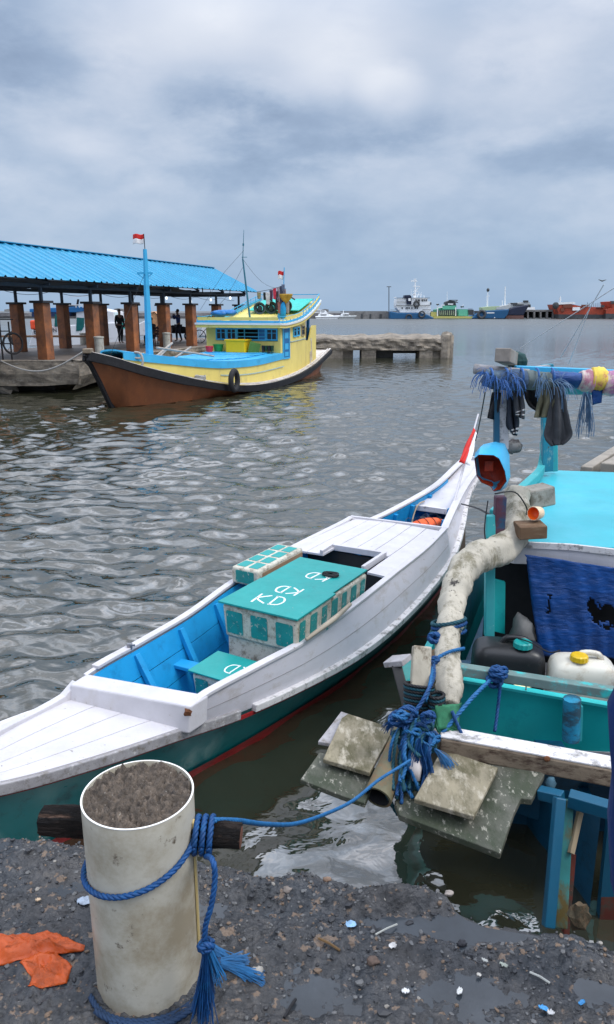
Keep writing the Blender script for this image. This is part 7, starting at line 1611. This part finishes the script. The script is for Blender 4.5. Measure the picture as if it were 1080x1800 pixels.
    # lines from the bundle to the rail knot
    T([(772,1296,2.95),(800,1262,3.0),(835,1222,3.1),(862,1196,3.22)], BLUE_ROPE_PALE, .011)
    T([(795,1250,3.0),(812,1290,2.96),(818,1284,3.0)], BLUE_ROPE, .009)
    q = MB(); knot(q, D(870,1196,3.24), .036, .011, 4, 31); q.build('knot', BLUE_ROPE, r, smooth='all'); q = MB(); knot(q, D(876,1182,3.24), .042, .011, 5, 33); q.build('knot', BLUE_ROPE, r, smooth='all')
    T([(880,1200,3.22),(876,1240,3.2),(870,1286,3.14)], BLUE_ROPE, .009)
    T([(690,1330,2.9),(700,1365,2.84),(680,1392,2.78),(700,1432,2.74)], TEAL_ROPE, .010)
    # --- mooring rope from the bollard to the bundle, round the bollard, knot and frayed tail
    r2 = thing('mooring_rope', 'blue mooring rope wound on the bollard crossbar and led out to the tangle of ropes', 'rope', tuple(P(360,1470,1.45)))
    BP = bollard_pose
    cb = BP['bar_r']   # point on the crossbar right of the pipe
    q = MB(); start = cb + Vector((.012, -.0, .040))
    pts = [start, D(420,1443,1.55), D(470,1449,1.75), D(520,1448,1.98), D(570,1432,2.2), D(620,1408,2.42), D(665,1372,2.62), D(700,1350,2.72), D(722,1336,2.78)]
    q.rope(smooth_path(pts, 8), .0070, .042, n=7, per=.005); q.build('led_line', BLUE_ROPE_PALE, r2, smooth='all')
    q = MB()
    for k in range(3):
        off = -.030 + k*.017; ring = [cb + Vector((off + .004*math.sin(a), -.040*math.cos(a), .040*math.sin(a))) for a in np.linspace(0, 2*math.pi, 26)]; q.rope(ring, .0076, .040, n=6, per=.006)
    q.build('bar_turns', BLUE_ROPE, r2, smooth='all')
    # loop round the pipe: from the bar down across the front to the left side
    c, rad = BP['c'], BP['r'] + .0075; q = MB(); loop = []
    for t in np.linspace(0, 1, 40):
        a = lerp(R(-12), R(-192), t); z = lerp(BP['bar_z'] + .01, BP['loop_z'], 1-(1-t)**1.9) ; loop.append(Vector((c.x + rad*math.cos(a), c.y + rad*math.sin(a), z)))
    for t in np.linspace(0.03, 1, 30):
        a = lerp(R(-192), R(-348), t); z = lerp(BP['loop_z'], BP['bar_z'] - .01, t**1.3); loop.append(Vector((c.x + rad*math.cos(a), c.y + rad*math.sin(a), z)))
    q.rope(loop, .0072, .042, n=7, per=.005); q.build('pipe_turn', BLUE_ROPE, r2, smooth='all')
    q = MB(); a0 = cb + Vector((-.005,-.035,-.03)); tail = [a0, D(374,1512,1.35), D(378,1545,1.335), D(372,1590,1.325), D(362,1625,1.32), D(360,1652,1.318)]; q.rope(smooth_path(tail, 7), .0068, .042, n=7, per=.005); q.build('tail', BLUE_ROPE, r2, smooth='all')
    q = MB(); kc = D(362,1664,1.315); knot(q, kc, .016, .0075, 3, 41); q.build('tail_knot', BLUE_ROPE, r2, smooth='all')
    fz = 1.012
    q = MB(); frayed(q, kc - Z*.012, (-.08,-.05,-1), .20, 150, .0012, .11, .1, wob=.22, floor=fz, k=12); q.build('frayed_end', BLUE_ROPE, r2, fix=False)
    q = MB(); frayed(q, kc + Vector((.005,0,-.008)), (.30,.0,-.9), .09, 60, .0011, .12, .3, wob=.30, floor=fz, k=12); q.build('frayed_end', BLUE_ROPE_PALE, r2, fix=False); q = MB(); frayed(q, on_ground(385,1706) + Z*.014, (1,.12,.0), .075, 120, .0011, .16, .15, wob=.35, floor=fz, k=12); frayed(q, on_ground(392,1712) + Z*.014, (1,-.32,-.02), .11, 150, .0011, .10, .15, wob=.30, floor=fz, k=12); q.build('frayed_end', BLUE_ROPE_PALE, r2, fix=False); q = MB(); frayed(q, on_ground(372,1695) + Z*.04, (.6,-.1,-.5), .07, 80, .0011, .2, .3, wob=.35, floor=fz, k=12); q.build('frayed_end', BLUE_ROPE_PALE, r2, fix=False)
    q = MB()
    for k in range(3):
        ring = [Vector((c.x + (rad+.012+.012*k)*math.cos(a), c.y + (rad+.012+.012*k)*math.sin(a), 1.016 + .006*k + .004*math.sin(3*a+k))) for a in np.linspace(R(-150 + 20*k), R(10), 40)]; q.rope(ring, .0075, .04, n=6, per=.006)
    q.build('ground_turns', mat('dirty_blue_rope', (.012,.035,.085), rough=.8, var=.3, bump=.4), r2, smooth='all')
# ------------------------------------------------------------------ bollard
bc = P(262,1720,1.10); 
def build_bollard():
    zt = 1.523; ct = D(243,1397,1.482); c = Vector((ct.x, 1.482, 0)); r_ = .128
    root = thing('bollard', 'old white plastic pipe bollard filled with rough concrete, standing on the muddy quay', 'bollard', (c.x, c.y, 1.0))
    PIPE = mat('dirty_white_pipe', (.49,.46,.38), rough=.42, var=.10, vs=3, c2=(.29,.245,.17), t2=.55, s2=4.5, w2=.10, c3=(.11,.085,.06), t3=.66, s3=17, w3=.035, bump=.08, bs=30)
    q = MB(); n = 72; H_ = zt - .96
    prof = [(r_,0),(r_,.1),(r_,.3),(r_,.5),(r_,H_-.004),(r_-.001,H_),(r_-.004,H_),(r_-.005,H_-.004),(r_-.005,H_-.06)]
    q.lathe(prof, (c.x, c.y, .96), n=n, cap=False); po = q.build('pipe', PIPE, root, smooth=True)
    q = MB(); q.lathe([(r_+.0004,H_-.001),(r_+.0004,H_+.0006),(r_-.0035,H_+.0006)], (c.x, c.y, .96), n=n, cap=False); q.build('rim', mat('clean_white_plastic', (.78,.77,.73), rough=.35, var=.05), po, smooth=True)
    q = MB(); G = []; FILL = mat('rough_concrete_fill', (.14,.11,.085), rough=.85, var=.4, vs=34, c2=(.065,.055,.048), t2=.54, s2=48, w2=.12, c3=(.38,.35,.30), t3=.66, s3=110, w3=.02, bump=.8, bs=70, bd=.006)
    m_ = 110; xs = np.linspace(-1, 1, m_); A, B = np.meshgrid(xs, xs, indexing='ij'); rr = np.sqrt(A*A + B*B); 
    hz_ = .010*(fbm(A*4+3, B*4, 3, 61)-.5) + .026*(fbm(A*10, B*10, 4, 62)-.5) + .014*(vnoise(A*24, B*24, 63)-.5) + .006*(vnoise(A*60, B*60, 64)-.5) - .022*np.exp(-((A-.12)**2+(B+.05)**2)/.012)
    vs = []; idx = {}
    for i in range(m_):
        for j in range(m_):
            if rr[i,j] < 1.02:
                k = min(1, 1/max(rr[i,j],1e-6)) if rr[i,j] > 1 else 1
                idx[(i,j)] = len(vs); vs.append((c.x + (r_-.0055)*A[i,j]*k, c.y + (r_-.0055)*B[i,j]*k, zt - .008 + hz_[i,j]))
    fs = [(idx[(i,j)], idx[(i+1,j)], idx[(i+1,j+1)], idx[(i,j+1)]) for i in range(m_-1) for j in range(m_-1) if all(k in idx for k in ((i,j),(i+1,j),(i+1,j+1),(i,j+1)))]
    q.add(vs, fs); q.build('concrete_fill', FILL, root, smooth='all', fix=False)
    # crossbar of dark bark-covered wood through the pipe
    BARK = mat('dark_bark', (.016,.011,.009), spec=.25, rough=.7, var=.35, vs=14, c2=(.005,.004,.004), t2=.5, s2=26, w2=.06, c3=(.085,.05,.035), t3=.62, s3=34, w3=.03, bump=1.0, bs=45, bd=.015, stretch=(.25,1,1))
    zl, zr = 0, 0
    L0 = D(75,1443,c.y + .015); L1 = D(424,1472,c.y - .015)
    pr = lambda k, i: 1 + .05*math.sin(k*2*math.pi/22*5 + i*.35) + .05*math.sin(k*2*math.pi/22*9 + i*.9)
    q = MB(); pts = [L0.lerp(L1, t) for t in np.linspace(0, 1, 22)]; q.tube(pts, [.031 + .002*math.sin(i*.8) for i in range(22)], 22, jit=.30, prof=pr); q.build('crossbar', BARK, root, smooth=True)
    for p_, d_ in ((L0, -1), (L1, 1)):
        ax = (L1-L0).normalized()*d_; q = MB(); q.lathe([(.026,0),(.024,.0015),(.001,.002)], p_ - ax*.0005, ax, 16); q.build('sawn_end', mat('red_brown_endgrain', (.13,.05,.03), rough=.7, var=.3, vs=30, bump=.4), root)
    # pale split strip down the right side
    q = MB(); a = R(-8); q.strip([Vector((c.x + (r_+.002)*math.cos(a) , c.y + (r_+.002)*math.sin(a), z)) for z in (1.46,1.36,1.22,1.10)], .0035, .016, side=[Vector((1,0,0))]*4); q.build('yellowed_strip', mat('yellowed_plastic', (.50,.38,.16), rough=.5, var=.15), root)
    t = (c.x + r_ + .035 - L0.x)/(L1.x - L0.x); bar_r = L0.lerp(L1, t)
    return dict(c=c, r=r_, bar_r=bar_r, bar_z=bar_r.z, loop_z=1.325)
bollard_pose = build_bollard()
build_boards(); build_ropes()

# ------------------------------------------------------------------ litter on the quay
def build_litter():
    OR = mat('orange_plastic_bag', (.50,.080,.010), rough=.38, var=.18, vs=9, c2=(.34,.07,.02), t2=.60, s2=12, w2=.06, c3=(.05,.03,.02), t3=.69, s3=26, w3=.02, bump=.6, bs=25, bd=.006)
    r = thing('plastic_bag', 'crumpled wet orange plastic bag lying on the mud left of the bollard', 'plastic bag', tuple(P(60,1690,1.0)))
    for nm, poly in (('main_fold', [(-60,1700),(-60,1655),(0,1650),(60,1650),(105,1646),(150,1665),(148,1674),(110,1678),(60,1690),(0,1700)]), ('lower_fold', [(35,1700),(60,1682),(100,1676),(128,1702),(118,1730),(80,1738),(50,1742),(56,1722)])):
        cx = sum(p[0] for p in poly)/len(poly); cy = sum(p[1] for p in poly)/len(poly); n = 40; G = []
        # polar sheet from the centre to the outline
        ang = [math.atan2(y-cy, x-cx) for x, y in poly]; 
        out = [];
        for k in range(len(poly)):
            a, b = poly[k], poly[(k+1) % len(poly)]
            for s_ in range(6): t = s_/6; out.append((lerp(a[0],b[0],t), lerp(a[1],b[1],t)))
        for i in range(13):
            t = (i+.001)/12; row = []
            for k in range(len(out)+1):
                x, y = out[k % len(out)]; p = P(lerp(cx, x, t), lerp(cy, y, t), 1.0)
                h_ = .008 + .014*mnoise.noise(Vector((p.x*22, p.y*40, 2))) + .012*abs(mnoise.noise(Vector((p.x*60+p.y*50, p.y*45, 5)))) + .006*(1-t)
                row.append(Vector((p.x, p.y, max(gz(p.x, p.y), 1.0) + max(.003, h_*(1-t**6*.8)) + (.012 if nm == 'main_fold' else 0)*(1-t))))
            G.append(row)
        q = MB(); q.grid(G); o = q.build(nm, OR, r, smooth='all', fix=False); sm = o.modifiers.new('th', 'SOLIDIFY'); sm.thickness = .0015
    def scrap(label, px, py, w, h, col, nm='litter_scrap', rot=0, seed=0, cat='litter', gloss=.4):
        c = on_ground(px, py) + Z*.008; G = []
        for i in range(7):
            row = []
            for j in range(9):
                u, v = j/8-.5, i/6-.5; k = 1 - .5*abs(u*v*2); x = (u*w*math.cos(rot) - v*h*math.sin(rot))*k; y = (u*w*math.sin(rot) + v*h*math.cos(rot))*k
                row.append(c + Vector((x, y, .007*mnoise.noise(Vector((u*4+seed, v*4, seed))) + .004*mnoise.noise(Vector((u*11+seed, v*9, 3))))))
            G.append(row)
        q = MB(); q.sheet(G, .0012); q.origin = c; tag(q.build(nm, mat('scrap_%d' % int(sum(col)*1000 + col[2]*77), col, rough=gloss, var=.25, vs=40, bump=.2), smooth='all'), label, cat, 'litter on the quay')
    scrap('crumpled pale blue plastic scrap on the mud, nearest the water in the middle', 617,1632,.030,.024,(.28,.47,.68), seed=1)
    scrap('small white crumpled scrap in the middle of the quay mud', 713,1746,.020,.014,(.70,.70,.70), seed=2)
    scrap('white forked scrap of plastic lying right of the middle', 808,1746,.022,.013,(.66,.66,.64), seed=3, rot=1.0)
    scrap('white shred beside a brown stone below the pale blue scrap', 690,1676,.022,.016,(.62,.60,.58), seed=4, rot=.4)
    scrap('bright blue wrapper piece near the lower right of the quay', 955,1776,.024,.012,(.08,.35,.70), seed=5, rot=-.5)
    scrap('second bright blue wrapper piece, at the far right of the quay', 1022,1770,.022,.010,(.06,.30,.62), seed=6, rot=.6)
    scrap('dull white wrapper just below the bright blue wrapper piece', 968,1788,.018,.012,(.60,.60,.60), seed=7)
    scrap('pale greenish scrap of card on the right part of the quay', 885,1705,.022,.009,(.42,.45,.38), seed=8, rot=-.5)
    scrap('whitish shell-like flake near the right of the middle', 842,1717,.012,.009,(.66,.62,.55), seed=9)
    scrap('pale bluish plastic film beside the left of the bollard', 150,1590,.045,.030,(.32,.38,.46), seed=10, gloss=.2)
    scrap('long pale flake lying on the mud by the right puddle', 852,1697,.017,.007,(.55,.55,.50), seed=11, rot=-.6)
    scrap('tiny cream flake on the mud behind the left of the bollard', 68,1586,.016,.010,(.60,.45,.30), seed=12)
    for lb, x0, y0, x1, y1, r_, c_ in (('short brown twig lying on the mud in the middle', 560,1661,598,1680,.0035,(.14,.08,.03)), ('thin grey straw left of the white shreds', 660,1655,698,1628,.0025,(.38,.38,.34)), ('pale thin stick near the right edge of the quay', 930,1722,966,1735,.003,(.42,.42,.38)), ('black stick lying in the bluish puddle', 500,1795,520,1760,.004,(.01,.01,.012))):
        a, b = on_ground(x0,y0) + Z*.006, on_ground(x1,y1) + Z*.006; q = MB(); q.tube([a, a.lerp(b,.5) + Vector((.001,.001,.002)), b], r_, 6, jit=.2); q.origin = a; tag(q.build('twig', mat('twig_%d' % int(c_[0]*1000), c_, rough=.7, var=.2, bump=.3)), lb, 'twig')
    # larger stones at the broken edge
    for i, (x, y, s_, c_, lb) in enumerate(((575,1556,.012,(.20,.13,.09),'small brown stone standing up on the quay edge'),(790,1572,.013,(.30,.26,.23),'pale pinkish stone on the edge by the dark reflection'),(505,1580,.012,(.20,.17,.15),'pale stone on the rubble heap behind the bollard rope'),(655,1700,.016,(.13,.09,.07),'brown stone right of the bluish puddle'),(452,1720,.016,(.30,.28,.25),'pale flat stone by the frayed rope end'),(812,1660,.012,(.03,.03,.035),'black pebble at the middle puddle rim'))):
        c = on_ground(x, y); q = MB(); q.blob(c + Z*s_*.3, (s_, s_*.8, s_*.6), i+50, 8, .6); q.origin = c; tag(q.build('stone', mat('stone_%d' % i, c_, rough=.8, var=.3, vs=30, bump=.6, bs=80), smooth='all'), lb, 'stone')
build_litter()
# dark blue cloth at the right edge of the quay
def build_cloth():
    r = thing('blue_rain_cape', 'dark blue rain cape hanging on a post at the right edge of the quay', 'rain cape', (.72, 1.37, 1.0))
    q = MB(); q.tube([(.78,1.37,.95),(.78,1.37,2.12)], .03, 10); q.build('post', GREY_WORN, r, smooth=True)
    pr = [(2.14,.01),(2.11,.07),(2.05,.128),(1.95,.105),(1.88,.10),(1.80,.125),(1.72,.120),(1.60,.105),(1.50,.100),(1.38,.085),(1.26,.05),(1.15,.02)]; G = []
    for z, rr in pr:
        row = []
        for k in range(41):
            a = k/40*2*math.pi; f = 1 + .10*math.sin(a*7 + z*3) + .06*math.sin(a*3 + z*9); row.append(Vector((.775 + rr*1.05*f*math.cos(a), 1.37 + rr*f*math.sin(a), z + .01*math.sin(a*5))))
        G.append(row)
    q = MB(); q.grid(G); o = q.build('cape', mat('navy_rain_cloth', (.003,.024,.12), rough=.55, var=.15, bump=.4, bs=20, bd=.01), r, smooth='all', fix=False); sm = o.modifiers.new('th', 'SOLIDIFY'); sm.thickness = .004
build_cloth()
